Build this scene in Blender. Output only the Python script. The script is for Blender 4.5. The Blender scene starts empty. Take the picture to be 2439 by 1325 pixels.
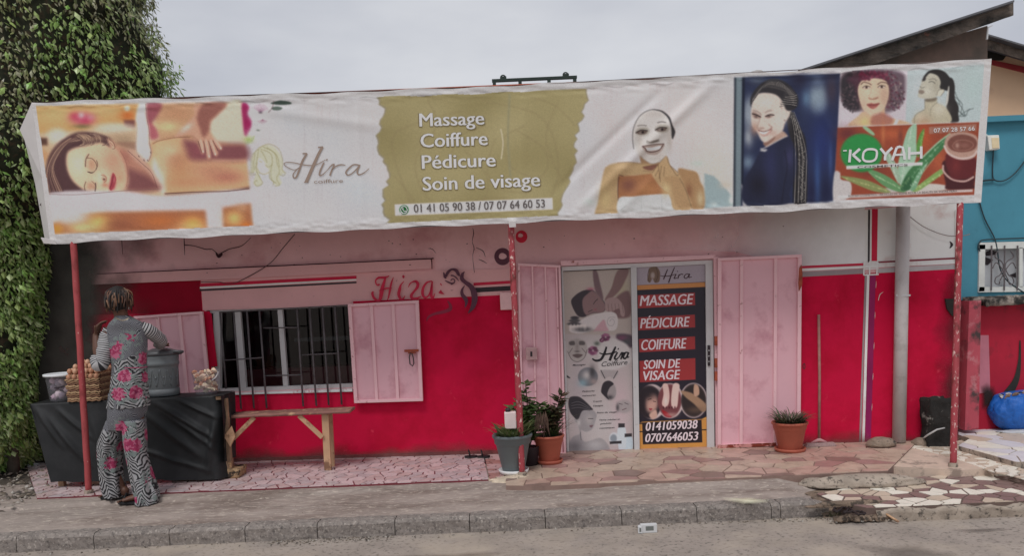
import bpy, bmesh, math, random
import numpy as np
from mathutils import Vector, Matrix, noise as mnoise
random.seed(7); rng = np.random.default_rng(7)
S = bpy.context.scene; C = S.collection
# ------------------------------------------------ camera, world, sun, exposure
CH, FPX, PCX, PCY = 1.70, 1900.0, 1219.5, 850.0
PIT, ROL = math.radians(4.51), 0.0440
F_ = Vector((0, math.cos(PIT), -math.sin(PIT))); R0 = Vector((1, 0, 0)); U0 = Vector((0, math.sin(PIT), math.cos(PIT)))
R_ = R0*math.cos(ROL) - U0*math.sin(ROL); U_ = R0*math.sin(ROL) + U0*math.cos(ROL)
CAM = Vector((0, 0, CH))
cd = bpy.data.cameras.new('camera'); cam = bpy.data.objects.new('camera', cd); C.objects.link(cam)
m = Matrix((R_, U_, -F_)).transposed().to_4x4(); m.translation = CAM; cam.matrix_world = m
cd.sensor_width = 36; cd.lens = FPX/2439*36; cd.shift_y = (PCY-662.5)/2439; cd.clip_end = 900; cd.clip_start = .05
S.camera = cam
S.view_settings.view_transform = 'Standard'; S.view_settings.look = 'None'; S.view_settings.exposure = 0.0; S.view_settings.gamma = 1
S.view_settings.use_curve_mapping = False
S.render.engine = 'CYCLES'
SUN_EL, SUN_AZ = math.radians(58), math.radians(200)     # soft light from the camera's side of the street
w = bpy.data.worlds.new('World'); S.world = w; w.use_nodes = True
nt = w.node_tree; N = nt.nodes; L = nt.links; N.clear()
out = N.new('ShaderNodeOutputWorld'); bg = N.new('ShaderNodeBackground'); bg.inputs[1].default_value = 0.10
sky = N.new('ShaderNodeTexSky'); sky.sky_type = 'NISHITA'; sky.sun_disc = False; sky.sun_elevation = SUN_EL; sky.sun_rotation = SUN_AZ
tc = N.new('ShaderNodeTexCoord'); mp = N.new('ShaderNodeMapping'); mp.inputs['Scale'].default_value = (1.2, 1.2, 3.2)
nz = N.new('ShaderNodeTexNoise'); nz.inputs['Scale'].default_value = 2.0; nz.inputs['Detail'].default_value = 5; nz.inputs['Roughness'].default_value = .5
cr = N.new('ShaderNodeValToRGB'); cr.color_ramp.elements[0].position = .3; cr.color_ramp.elements[1].position = .72
cr.color_ramp.elements[0].color = (4.6, 4.8, 5.45, 1); cr.color_ramp.elements[1].color = (7.3, 7.4, 7.7, 1)
mx = N.new('ShaderNodeMix'); mx.data_type = 'RGBA'; mx.inputs[0].default_value = .93
L.new(tc.outputs['Generated'], mp.inputs[0]); L.new(mp.outputs[0], nz.inputs['Vector']); L.new(nz.outputs[0], cr.inputs[0])
L.new(sky.outputs[0], mx.inputs[6]); L.new(cr.outputs[0], mx.inputs[7]); L.new(mx.outputs[2], bg.inputs[0]); L.new(bg.outputs[0], out.inputs[0])
sd = bpy.data.lights.new('sun', 'SUN'); sd.energy = 1.55; sd.angle = math.radians(18); sd.color = (1, .99, .975)
so = bpy.data.objects.new('sun', sd); C.objects.link(so)
so.rotation_euler = (math.radians(90)-SUN_EL, 0, math.radians(-20)); so.location = (0, -10, 20)
# ------------------------------------------------ pixel rays -> points on real planes
def ray(px, py):
    return F_ + R_*((px-PCX)/FPX) + U_*((PCY-py)/FPX)
def Q(px, py, Y):
    d = ray(px, py); return CAM + d*(Y/d.y)
def G(px, py, z):
    d = ray(px, py); return CAM + d*((z-CH)/d.z)
class Plane:
    def __init__(s, p, n): s.p = Vector(p); s.n = Vector(n).normalized()
    def __call__(s, px, py, off=0.):
        d = ray(px, py); return CAM + d*(((s.p+s.n*off)-CAM).dot(s.n)/d.dot(s.n))
TZ = .17
A0 = G(560, 1101, TZ); B0 = G(2140, 1051, TZ); UW = (B0-A0).normalized(); NW = Vector((UW.y, -UW.x, 0))
WALL = Plane(A0, NW)
YB = 6.72
b0 = Q(1229, 531, YB); t0 = Q(1219, 192, YB-.19); BN = (t0-b0).cross(Vector((1, 0, 0))).normalized()
if BN.y > 0: BN = -BN
BAN = Plane(b0, BN)
def zt(x0, y0, k): return lambda x, y: (x0+x/k, y0+y/k)
Z1 = zt(0, 200, 3.155); Z2 = zt(560, 200, 2.836); Z3 = zt(1380, 180, 3.68); Z4 = zt(1720, 140, 3.4868); Z5 = zt(1980, 130, 3.398)
ZP = zt(60, 640, 2.207); ZC = zt(440, 560, 2.3667); ZD = zt(840, 540, 4.69); ZE = zt(1140, 880, 4.415); ZF = zt(1320, 600, 2.65)
ZG = zt(1680, 580, 2.548); ZH = zt(2050, 540, 2.008); ZK = zt(1400, 1060, 2.3475); ZL = zt(1900, 0, 4.4174); ZM = zt(2180, 240, 2.548)
# ------------------------------------------------ materials
def lin(c): return tuple(((v/255)/12.92 if v <= 10.3 else ((v/255+.055)/1.055)**2.4) for v in c)
def col(r, g, b, k=1.0): return tuple(min(.85, v/k) for v in lin((r, g, b)))
def M(name, c, rough=.75, var=.18, scale=6, bump=.15, bscale=70, c2=None, s2=9, t2=.6, w2=.04, metal=0, spec=.4, c3=None, s3=3, t3=.6, w3=.1, stretch=(1, 1, 1), coat=0, dist=.004):
    mt = bpy.data.materials.new(name); mt.use_nodes = True; n = mt.node_tree.nodes; l = mt.node_tree.links
    bs = n['Principled BSDF']; bs.inputs['Roughness'].default_value = rough; bs.inputs['Metallic'].default_value = metal
    bs.inputs['Specular IOR Level'].default_value = spec; bs.inputs['Coat Weight'].default_value = coat
    t = n.new('ShaderNodeTexCoord'); p = n.new('ShaderNodeMapping'); p.inputs['Scale'].default_value = stretch; l.new(t.outputs['Object'], p.inputs[0])
    def noi(s, d=6, r=.6):
        x = n.new('ShaderNodeTexNoise'); x.inputs['Scale'].default_value = s; x.inputs['Detail'].default_value = d; x.inputs['Roughness'].default_value = r
        l.new(p.outputs[0], x.inputs['Vector']); return x
    def ramp(src, a, b, ca, cb):
        x = n.new('ShaderNodeValToRGB'); e = x.color_ramp.elements; e[0].position = a; e[1].position = b; e[0].color = (*ca, 1); e[1].color = (*cb, 1)
        l.new(src, x.inputs[0]); return x
    base = ramp(noi(scale).outputs[0], .3, .7, tuple(v*(1-var) for v in c), tuple(min(.9, v*(1+var)) for v in c)).outputs[0]
    for cc, ss, tt, ww in ((c2, s2, t2, w2), (c3, s3, t3, w3)):
        if cc is not None:
            k = ramp(noi(ss, 8, .65).outputs[0], tt-ww, tt+ww, (0, 0, 0), (1, 1, 1))
            m_ = n.new('ShaderNodeMix'); m_.data_type = 'RGBA'; l.new(k.outputs[0], m_.inputs[0]); l.new(base, m_.inputs[6]); m_.inputs[7].default_value = (*cc, 1); base = m_.outputs[2]
    l.new(base, bs.inputs['Base Color'])
    if bump:
        b = n.new('ShaderNodeBump'); b.inputs['Strength'].default_value = bump; b.inputs['Distance'].default_value = dist
        l.new(noi(bscale, 8, .7).outputs[0], b.inputs['Height']); l.new(b.outputs[0], bs.inputs['Normal'])
    mt['base'] = 1; return mt
def island_mat(name, cols, rough=.6, trans=0.0, bump=0):
    mt = bpy.data.materials.new(name); mt.use_nodes = True; n = mt.node_tree.nodes; l = mt.node_tree.links
    bs = n['Principled BSDF']; bs.inputs['Roughness'].default_value = rough
    g = n.new('ShaderNodeNewGeometry'); r = n.new('ShaderNodeValToRGB'); e = r.color_ramp.elements
    while len(e) < len(cols): e.new(.5)
    for i, c in enumerate(cols): e[i].position = i/(len(cols)-1); e[i].color = (*c, 1)
    l.new(g.outputs['Random Per Island'], r.inputs[0]); l.new(r.outputs[0], bs.inputs['Base Color'])
    if trans:
        o = n['Material Output']; tr = n.new('ShaderNodeBsdfTranslucent'); mxs = n.new('ShaderNodeMixShader'); mxs.inputs[0].default_value = trans
        l.new(r.outputs[0], tr.inputs[0]); l.new(bs.outputs[0], mxs.inputs[1]); l.new(tr.outputs[0], mxs.inputs[2]); l.new(mxs.outputs[0], o.inputs[0])
    return mt
def vcol_mat(name, rough=.5, spec=.4, bump=.05):
    mt = bpy.data.materials.new(name); mt.use_nodes = True; n = mt.node_tree.nodes; l = mt.node_tree.links
    bs = n['Principled BSDF']; bs.inputs['Roughness'].default_value = rough; bs.inputs['Specular IOR Level'].default_value = spec
    a = n.new('ShaderNodeVertexColor'); a.layer_name = 'print'; l.new(a.outputs[0], bs.inputs['Base Color'])
    x = n.new('ShaderNodeTexNoise'); x.inputs['Scale'].default_value = 25; x.inputs['Detail'].default_value = 5
    t = n.new('ShaderNodeTexCoord'); l.new(t.outputs['Object'], x.inputs['Vector'])
    b = n.new('ShaderNodeBump'); b.inputs['Strength'].default_value = bump; b.inputs['Distance'].default_value = .01
    l.new(x.outputs[0], b.inputs['Height']); l.new(b.outputs[0], bs.inputs['Normal']); return mt
# ------------------------------------------------ object making
def wloc(o):
    v = Vector((0, 0, 0))
    while o is not None: v = v + o.location; o = o.parent
    return v
def tag(o, label, cat, group=None, kind=None):
    if label: o['label'] = label
    if cat: o['category'] = cat
    if group: o['group'] = group
    if kind: o['kind'] = kind
    return o
def empty(name, loc, label, cat, group=None):
    o = bpy.data.objects.new(name, None); o.location = loc; o.empty_display_size = .1; C.objects.link(o); return tag(o, label, cat, group)
def mesh(name, V, Fc, mat, parent=None, smooth=False, uv=None, loc=None):
    V = [Vector(v) for v in V]
    if parent is not None: o0 = wloc(parent)
    elif loc is not None: o0 = Vector(loc)
    else:
        n = len(V); o0 = Vector((sum(v.x for v in V)/n, sum(v.y for v in V)/n, min(v.z for v in V)))
    me = bpy.data.meshes.new(name); me.from_pydata([tuple(v-o0) for v in V], [], [tuple(f) for f in Fc])
    if smooth: me.polygons.foreach_set('use_smooth', [True]*len(me.polygons))
    if uv is not None:
        ul = me.uv_layers.new(name='UVMap'); li = np.zeros(len(me.loops), 'i'); me.loops.foreach_get('vertex_index', li)
        ul.data.foreach_set('uv', np.array(uv, 'f')[li].ravel())
    me.materials.append(mat); me.update()
    o = bpy.data.objects.new(name, me); C.objects.link(o)
    if parent is not None: o.parent = parent
    else: o.location = o0
    return o
class MB:
    def __init__(s): s.V = []; s.F = []; s.UV = []
    def add(s, V, Fc, uv=None):
        k = len(s.V); s.V += [Vector(v) for v in V]; s.F += [tuple(i+k for i in f) for f in Fc]
        s.UV += list(uv) if uv is not None else [(0, 0)]*len(V); return s
    def box(s, a, b):
        x0, y0, z0 = a; x1, y1, z1 = b
        return s.add([(x0,y0,z0),(x1,y0,z0),(x1,y1,z0),(x0,y1,z0),(x0,y0,z1),(x1,y0,z1),(x1,y1,z1),(x0,y1,z1)],
                     [(0,3,2,1),(4,5,6,7),(0,1,5,4),(1,2,6,5),(2,3,7,6),(3,0,4,7)])
    def hexa(s, lo, hi):   # two matching quads
        return s.add(list(lo)+list(hi), [(0,3,2,1),(4,5,6,7),(0,1,5,4),(1,2,6,5),(2,3,7,6),(3,0,4,7)])
    def prism(s, pts, plane, off, th):   # pixel polygon stood off a plane
        n = len(pts); fr = [plane(x, y, off+th) for x, y in pts]; bk = [p-plane.n*th for p in fr]
        return s.add(fr+bk, [tuple(range(n)), tuple(range(2*n-1, n-1, -1))]+[(i, i+n, (i+1) % n+n, (i+1) % n) for i in range(n)])
    def bar(s, p, q, r, plane=None, off=0, seg=8):
        return s.tube([p, q], [r, r], seg)
    def tube(s, P, Rr, seg=10, cap=True, flat=None):
        P = [Vector(p) for p in P]; n = len(P)
        if not hasattr(Rr, '__len__'): Rr = [Rr]*n
        k = len(s.V); up = None; dist = 0; VV = []; UVs = []
        for i in range(n):
            t = (P[min(i+1, n-1)]-P[max(i-1, 0)]).normalized()
            if up is None:
                up = Vector((0, 0, 1)) if abs(t.z) < .9 else Vector((1, 0, 0))
            a = t.cross(up)
            if a.length < 1e-5: a = t.cross(Vector((0, 1, .1)))
            a.normalize(); b = a.cross(t); up = b
            r = Rr[i]; ra, rb = (r if isinstance(r, (tuple, list)) else (r, r))
            if i: dist += (P[i]-P[i-1]).length
            for j in range(seg):
                th = 2*math.pi*j/seg; VV.append(P[i]+a*math.cos(th)*ra+b*math.sin(th)*rb); UVs.append((j/seg, dist))
        F2 = [(i*seg+j, i*seg+(j+1) % seg, (i+1)*seg+(j+1) % seg, (i+1)*seg+j) for i in range(n-1) for j in range(seg)]
        if cap: F2 += [tuple(range(seg-1, -1, -1)), tuple((n-1)*seg+j for j in range(seg))]
        return s.add(VV, F2, UVs)
    def lathe(s, base, prof, seg=32, sx=1, sy=1, cap=True):   # prof: (r, z)
        base = Vector(base); VV = []
        for r, z in prof:
            for j in range(seg):
                th = 2*math.pi*j/seg; VV.append(base+Vector((r*sx*math.cos(th), r*sy*math.sin(th), z)))
        n = len(prof); F2 = [(i*seg+j, i*seg+(j+1) % seg, (i+1)*seg+(j+1) % seg, (i+1)*seg+j) for i in range(n-1) for j in range(seg)]
        if cap: F2 += [tuple(range(seg-1, -1, -1)), tuple((n-1)*seg+j for j in range(seg))]
        return s.add(VV, F2)
    def rings(s, RL, seg=36, cap=True, fold=0, nf=9, ph=0):   # RL: (centre Vector, rx, ry, twist, fold amount)
        VV = []; UVs = []
        for i, (c, rx, ry, tw, fo) in enumerate(RL):
            for j in range(seg):
                th = 2*math.pi*j/seg
                k = 1+fo*(math.sin(nf*th+ph+tw*3)*.6+math.sin((nf*.55)*th+1.3*ph+i*.35)*.5)
                VV.append(Vector(c)+Vector((rx*k*math.cos(th), ry*k*math.sin(th), 0)))
                UVs.append((j/seg, c[2]))
        n = len(RL); F2 = [(i*seg+j, i*seg+(j+1) % seg, (i+1)*seg+(j+1) % seg, (i+1)*seg+j) for i in range(n-1) for j in range(seg)]
        if cap: F2 += [tuple(range(seg-1, -1, -1)), tuple((n-1)*seg+j for j in range(seg))]
        return s.add(VV, F2, UVs)
    def ball(s, c, rx, ry=None, rz=None, seg=14, rg=9, jit=0, rot=None):
        ry = ry or rx; rz = rz or rx; VV = []; c = Vector(c)
        for i in range(rg+1):
            ph = math.pi*i/rg
            for j in range(seg):
                th = 2*math.pi*j/seg
                d = Vector((rx*math.sin(ph)*math.cos(th), ry*math.sin(ph)*math.sin(th), -rz*math.cos(ph)))
                if jit and 0 < i < rg: d *= 1+jit*mnoise.noise(d*(2/rx)+c*3)
                if rot is not None: d = rot @ d
                VV.append(c+d)
        return s.add(VV, [(i*seg+j, i*seg+(j+1) % seg, (i+1)*seg+(j+1) % seg, (i+1)*seg+j) for i in range(rg) for j in range(seg)])
    def make(s, name, mat, parent=None, smooth=False, loc=None, uv=False):
        return mesh(name, s.V, s.F, mat, parent, smooth, s.UV if uv else None, loc)
def prism(name, pts, plane, off, th, mat, parent=None): return MB().prism(pts, plane, off, th).make(name, mat, parent)
def bevel(o, wd=.004, seg=2):
    b = o.modifiers.new('bevel', 'BEVEL'); b.width = wd; b.segments = seg; b.limit_method = 'ANGLE'; b.angle_limit = math.radians(35); return o
def copy_tree(o, parent=None, loc=None):
    c = o.copy(); C.objects.link(c); c.parent = parent
    if loc is not None: c.location = loc
    for ch in list(o.children): copy_tree(ch, c)
    return c
# smooth curve through points
def cat(P, n=8, closed=False):
    P = [Vector(p) if len(p) == 3 else Vector((p[0], p[1], 0)) for p in P]; out = []; m_ = len(P)
    rngi = range(m_ if closed else m_-1)
    for i in rngi:
        g = (lambda k: P[k % m_]) if closed else (lambda k: P[max(0, min(m_-1, k))])
        a, b, c, d = g(i-1), g(i), g(i+1), g(i+2)
        for j in range(n):
            t = j/n; out.append(.5*((2*b)+(c-a)*t+(2*a-5*b+4*c-d)*t*t+(-a+3*b-3*c+d)*t**3))
    if not closed: out.append(P[-1])
    return out
def ribbon(pts, w, n=8, taper=None):   # 2D stroke in pixel space -> verts, quads. w: width or list of widths per point
    c = cat([(p[0], p[1]) for p in pts], n); m_ = len(c)
    if not hasattr(w, '__len__'): w = [w]*len(pts)
    ws = np.interp(np.linspace(0, len(pts)-1, m_), range(len(pts)), w); V = []
    for i in range(m_):
        t = (c[min(i+1, m_-1)]-c[max(i-1, 0)]); t = t.normalized() if t.length > 0 else Vector((1, 0, 0))
        nn = Vector((-t.y, t.x, 0))*ws[i]/2; V += [c[i]+nn, c[i]-nn]
    return [(v.x, v.y) for v in V], [(2*i, 2*i+1, 2*i+3, 2*i+2) for i in range(m_-1)]
_tc = {}
def text2d(body, shear=0, bold=0):
    cu = bpy.data.curves.new('t', 'FONT'); cu.body = body; cu.size = 1; cu.shear = shear; cu.offset = bold; cu.resolution_u = 3; cu.fill_mode = 'FRONT'
    o = bpy.data.objects.new('t', cu); C.objects.link(o); dg = bpy.context.evaluated_depsgraph_get(); me = o.evaluated_get(dg).to_mesh()
    V = [(v.co.x, v.co.y) for v in me.vertices]; Fc = [tuple(p.vertices) for p in me.polygons]
    o.evaluated_get(dg).to_mesh_clear(); bpy.data.objects.remove(o); bpy.data.curves.remove(cu); return V, Fc
CAPH = max(v[1] for v in text2d('H')[0])
def text_px(body, x0, y0, x1, y1, h, shear=0, bold=0, lean=None):
    V, Fc = text2d(body, shear, bold); a = min(v[0] for v in V); b = max(v[0] for v in V)
    if lean is None: lean = (-(y0-y1)/max(1, x1-x0))
    out = []
    for x, y in V:
        u = (x-a)/(b-a); v = y/CAPH*h; out.append((x0+(x1-x0)*u+lean*v, y0+(y1-y0)*u-v))
    return out, Fc
class Art:      # flat print made of several pixel-space sheets, kept as one mesh
    def __init__(s): s.V = []; s.F = []; s.lift = {}
    def add(s, vf):
        k = len(s.V); s.V += vf[0]; s.F += [tuple(i+k for i in f) for f in vf[1]]; return s
    def text(s, *a, **k):
        hv = k.pop('heavy', 0)
        if hv:      # bold: the same glyphs printed again a hair to each side and on top
            for i, dx in enumerate((-hv, 0, hv)):
                b_ = list(a); b_[1] += dx; b_[3] += dx; n0 = len(s.V); s.add(text_px(*b_, **k)); s.lift.update({j: i*.0003 for j in range(n0, len(s.V))})
            return s
        return s.add(text_px(*a, **k))
    def stroke(s, pts, w, z=None, n=8):
        if z: pts = [z(*p) for p in pts]
        return s.add(ribbon(pts, w, n))
    def poly(s, pts, z=None):
        if z: pts = [z(*p) for p in pts]
        return s.add((list(pts), [tuple(range(len(pts)))]))
    def make(s, name, plane, off, mat, parent, disp=None):
        V = [plane(x, y, off+s.lift.get(i, 0)+(disp(x, y) if disp else 0)) for i, (x, y) in enumerate(s.V)]
        Fc = []
        for f in s.F:
            n = (V[f[1]]-V[f[0]]).cross(V[f[2]]-V[f[1]]); Fc.append(f if n.dot(plane.n) > 0 else f[::-1])
        return mesh(name, V, Fc, mat, parent)
def print_words(name, args, plane, off, mat, parent, disp=None, gap=.2, **k):      # one object per printed word
    V, Fc = text2d(args[0]); iv = sorted((min(V[i][0] for i in f), max(V[i][0] for i in f)) for f in Fc); cuts = []; end = iv[0][1]
    for a, b in iv:
        if a-end > gap: cuts.append((a+end)/2)
        end = max(end, b)
    full = Art().text(*args, **k); nf = len(Fc); reps = len(full.F)//nf
    for w_ in range(len(cuts)+1):
        lo = cuts[w_-1] if w_ else -1e9; hi = cuts[w_] if w_ < len(cuts) else 1e9; o = Art(); mp_ = {}
        for r_ in range(reps):
            for j, f in enumerate(Fc):
                if lo < V[f[0]][0] < hi:
                    g = []
                    for i in full.F[r_*nf+j]:
                        if i not in mp_: mp_[i] = len(o.V); o.V.append(full.V[i]); o.lift[mp_[i]] = full.lift.get(i, 0)
                        g.append(mp_[i])
                    o.F.append(tuple(g))
        o.make(name, plane, off, mat, parent, disp)
# ------------------------------------------------ painter on a vertex grid
class Paint:
    def blur(s, n, x0=-1e9, x1=1e9):
        for _ in range(n):
            C_ = np.pad(s.C, ((1, 1), (1, 1), (0, 0)), 'edge'); C_ = (C_[:-2]+2*C_[1:-1]+C_[2:])/4; C_ = (C_[:, :-2]+2*C_[:, 1:-1]+C_[:, 2:])/4
            q = (s.X > x0) & (s.X < x1); s.C[q] = C_[q]
    def __init__(s, corners, nu, nv, base, k, warp=None):
        TL, TR, BR, BL = [np.array(c, float) for c in corners]
        u = np.linspace(0, 1, nu)[None, :, None]; v = np.linspace(0, 1, nv)[:, None, None]
        P = (TL*(1-u)+TR*u)*(1-v)+(BL*(1-u)+BR*u)*v
        s.nu, s.nv = nu, nv; s.X = P[..., 0].copy(); s.Y = P[..., 1].copy()
        s.U = np.broadcast_to(u[..., 0], (nv, nu)); s.Vv = np.broadcast_to(v[..., 0], (nv, nu))
        s.C = np.zeros((nv, nu, 3)); s.C[:] = base; s.k = k; s.z = None
    def sel(s, pts, m_):
        xs = [p[0] for p in pts]; ys = [p[1] for p in pts]
        return (s.X > min(xs)-m_) & (s.X < max(xs)+m_) & (s.Y > min(ys)-m_) & (s.Y < max(ys)+m_)
    def T(s, pts): return [s.z(*p) for p in pts] if s.z else pts
    def put(s, q, a, c):
        a = a[:, None]; s.C[q] = s.C[q]*(1-a)+np.array(c, float)*a
    def poly(s, pts, c, soft=.8, al=1, smooth=False):
        pts = s.T(pts)
        if smooth: pts = [(p.x, p.y) for p in cat(pts, 6, True)]
        q = s.sel(pts, soft*2+1); x = s.X[q]; y = s.Y[q]
        if x.size == 0: return
        d = np.full(x.shape, 1e9); ins = np.zeros(x.shape, bool); n = len(pts)
        for i in range(n):
            (ax, ay), (bx, by) = pts[i], pts[(i+1) % n]; ex, ey = bx-ax, by-ay
            t = np.clip(((x-ax)*ex+(y-ay)*ey)/(ex*ex+ey*ey+1e-9), 0, 1); d = np.minimum(d, np.hypot(x-ax-t*ex, y-ay-t*ey))
            if ay != by: ins ^= ((ay > y) != (by > y)) & (x < (bx-ax)*(y-ay)/(by-ay)+ax)
        sd_ = np.where(ins, d, -d); s.put(q, np.clip(sd_/(2*soft)+.5, 0, 1)*al, c)
    def sp(s, pts, c, soft=.8, al=1): s.poly(pts, c, soft, al, True)
    def blob(s, cx, cy, rx, ry, c, al=1, ang=0, p=1.0):
        if s.z:
            a = s.z(cx, cy); b = s.z(cx+rx, cy+ry); rx, ry = abs(b[0]-a[0]), abs(b[1]-a[1]); cx, cy = a
        R = max(rx, ry)*2.2; q = s.sel([(cx, cy)], R); dx = s.X[q]-cx; dy = s.Y[q]-cy; ca, sa = math.cos(ang), math.sin(ang)
        r2 = ((dx*ca+dy*sa)/rx)**2+((-dx*sa+dy*ca)/ry)**2; s.put(q, np.exp(-r2**p)*al, c)
    def line(s, pts, w, c, al=1, soft=.7, cv=True):
        pts = s.T(pts)
        if cv and len(pts) > 2: pts = [(p.x, p.y) for p in cat(pts, 6)]
        q = s.sel(pts, w+3); x = s.X[q]; y = s.Y[q]; d = np.full(x.shape, 1e9)
        if x.size == 0: return
        for (ax, ay), (bx, by) in zip(pts[:-1], pts[1:]):
            ex, ey = bx-ax, by-ay; t = np.clip(((x-ax)*ex+(y-ay)*ey)/(ex*ex+ey*ey+1e-9), 0, 1); d = np.minimum(d, np.hypot(x-ax-t*ex, y-ay-t*ey))
        s.put(q, np.clip((w/2-d)/(2*soft)+.5, 0, 1)*al, c)
    def make(s, name, plane, off, mat, parent, disp=None):
        X = s.X.ravel(); Y = s.Y.ravel(); a = (X-PCX)/FPX; b = (PCY-Y)/FPX
        D = np.outer(np.ones_like(a), F_)+np.outer(a, R_)+np.outer(b, U_); n = np.array(plane.n); cm = np.array(CAM)
        o = off+(disp(X, Y) if disp else 0); t = ((np.array(plane.p)-cm)@n+o)/(D@n); P = cm+D*t[:, None]-np.array(wloc(parent))
        nu, nv = s.nu, s.nv; i = np.arange(nv-1)[:, None]*nu+np.arange(nu-1)[None, :]
        Fq = np.stack([i, i+nu, i+nu+1, i+1], -1).reshape(-1, 4); me = bpy.data.meshes.new(name)
        me.vertices.add(len(P)); me.vertices.foreach_set('co', P.astype('f').ravel())
        me.loops.add(Fq.size); me.loops.foreach_set('vertex_index', Fq.astype('i').ravel())
        me.polygons.add(len(Fq)); me.polygons.foreach_set('loop_start', np.arange(0, Fq.size, 4, dtype='i'))
        me.polygons.foreach_set('use_smooth', np.ones(len(Fq), bool)); me.update(calc_edges=True)
        at = me.color_attributes.new('print', 'FLOAT_COLOR', 'POINT'); cc = np.ones((len(P), 4), 'f')
        cl = s.C.reshape(-1, 3)/255; cl = np.clip(cl*.90+cl.mean(1, keepdims=True)*.10, 0, 1); cl = np.where(cl <= .04045, cl/12.92, ((cl+.055)/1.055)**2.4)/s.k
        cc[:, :3] = np.clip(cl, 0, .82); at.data.foreach_set('color', cc.ravel()); me.materials.append(mat)
        ob = bpy.data.objects.new(name, me); C.objects.link(ob); ob.parent = parent; return ob
def fbm(X, Y, s, seed=0, n=10):
    r = np.random.default_rng(seed); o = 0
    for i in range(n):
        an = r.uniform(0, 2*math.pi); fr = r.uniform(.5, 2.2)/s; o = o+np.sin((X*math.cos(an)+Y*math.sin(an))*fr*2*math.pi+r.uniform(0, 7))/n**.5
    return o
# ================================================ GROUND
asph = M('worn_asphalt', col(134,124,116,.70), .92, .18, 3.2, .8, 140, c2=col(92,85,79,.68), s2=30, t2=.585, w2=.05, c3=col(150,138,125,.68), s3=1.3, t3=.58, w3=.12)
conc = M('sidewalk_concrete', col(130,119,112,.64), .93, .14, 3, .5, 120, c2=col(98,86,79,.6), s2=2.2, t2=.56, w2=.10, c3=col(154,143,132,.6), s3=26, t3=.60, w3=.06, stretch=(.6, 1.7, 1))
kerbm = M('kerb_stone_concrete', col(104,97,92,.55), .95, .22, 14, .8, 60, c2=col(62,58,56,.5), s2=40, t2=.60, w2=.08, c3=col(142,134,126,.55), s3=46, t3=.62, w3=.07, dist=.008)
roughc = M('rough_concrete', col(128,117,106,.55), .95, .25, 9, .8, 60, c2=col(70,64,58,.5), s2=22, t2=.58, dist=.01)
dirt = M('dirt', col(98,84,72,.55), .97, .3, 8, .8, 50, c2=col(55,48,42,.5), s2=18, t2=.55, dist=.012)
soil = M('dark_soil', col(58,52,46,.5), .97, .35, 9, .9, 45, c2=col(105,90,74,.5), s2=22, t2=.64, dist=.012)
g_ = 300; mesh('road', [(-g_,-g_,0),(g_,-g_,0),(g_,g_,0),(-g_,g_,0)], [(0,1,2,3)], asph)['kind'] = 'structure'
KY = 5.62
XE = Q(1972, 1245, KY).x
kerb = empty('kerb', (0, KY, 0), None, None); kerb['kind'] = 'structure'
jx = [-180, 40, 225, 405, 585, 757, 942, 1120, 1300, 1482, 1661, 1838, 1860, 1978]
for i in range(len(jx)-1):
    a = Q(jx[i], 1292-.0385*(jx[i]-800), KY).x+.003; b = Q(jx[i+1], 1292-.0385*(jx[i+1]-800), KY).x-.003
    nx = max(6, int((b-a)/.022)); bm = bmesh.new(); bmesh.ops.create_cube(bm, size=1)
    bmesh.ops.subdivide_edges(bm, edges=[e for e in bm.edges if abs(e.verts[0].co.x-e.verts[1].co.x) > .5], cuts=nx, use_grid_fill=True)
    bmesh.ops.subdivide_edges(bm, edges=[e for e in bm.edges if abs(e.verts[0].co.x-e.verts[1].co.x) < .01], cuts=5, use_grid_fill=True)
    end = i == len(jx)-2
    for v in bm.verts:
        x, y, z = v.co; p = Vector((a+(x+.5)*(b-a), KY+.002+(y+.5)*.125, -.03+(z+.5)*.148))
        ed = max(0, abs(x)-.5+.02/(b-a))*(b-a); p.z -= ed*.35*(z > .3)
        if z > .4 and y < -.4: p.y += .012; p.z -= .008
        if end and x > .1: p.z -= (x-.1)*.10*(z+.5); p.y += (x-.1)**2*.12*(y < 0)
        nn = mnoise.noise(p*30); n2 = mnoise.noise(p*9+Vector((5, 5, 5)))
        p += Vector((0, -1 if y < 0 else 0, .6))*(nn*.006+n2*.007)*(1 if z > -.45 else 0); v.co = p-Vector((0, KY, 0))
    me = bpy.data.meshes.new('kerb_stone'); bm.to_mesh(me); bm.free(); me.materials.append(kerbm)
    o = bpy.data.objects.new('kerb_stone', me); C.objects.link(o); o.parent = kerb
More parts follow.
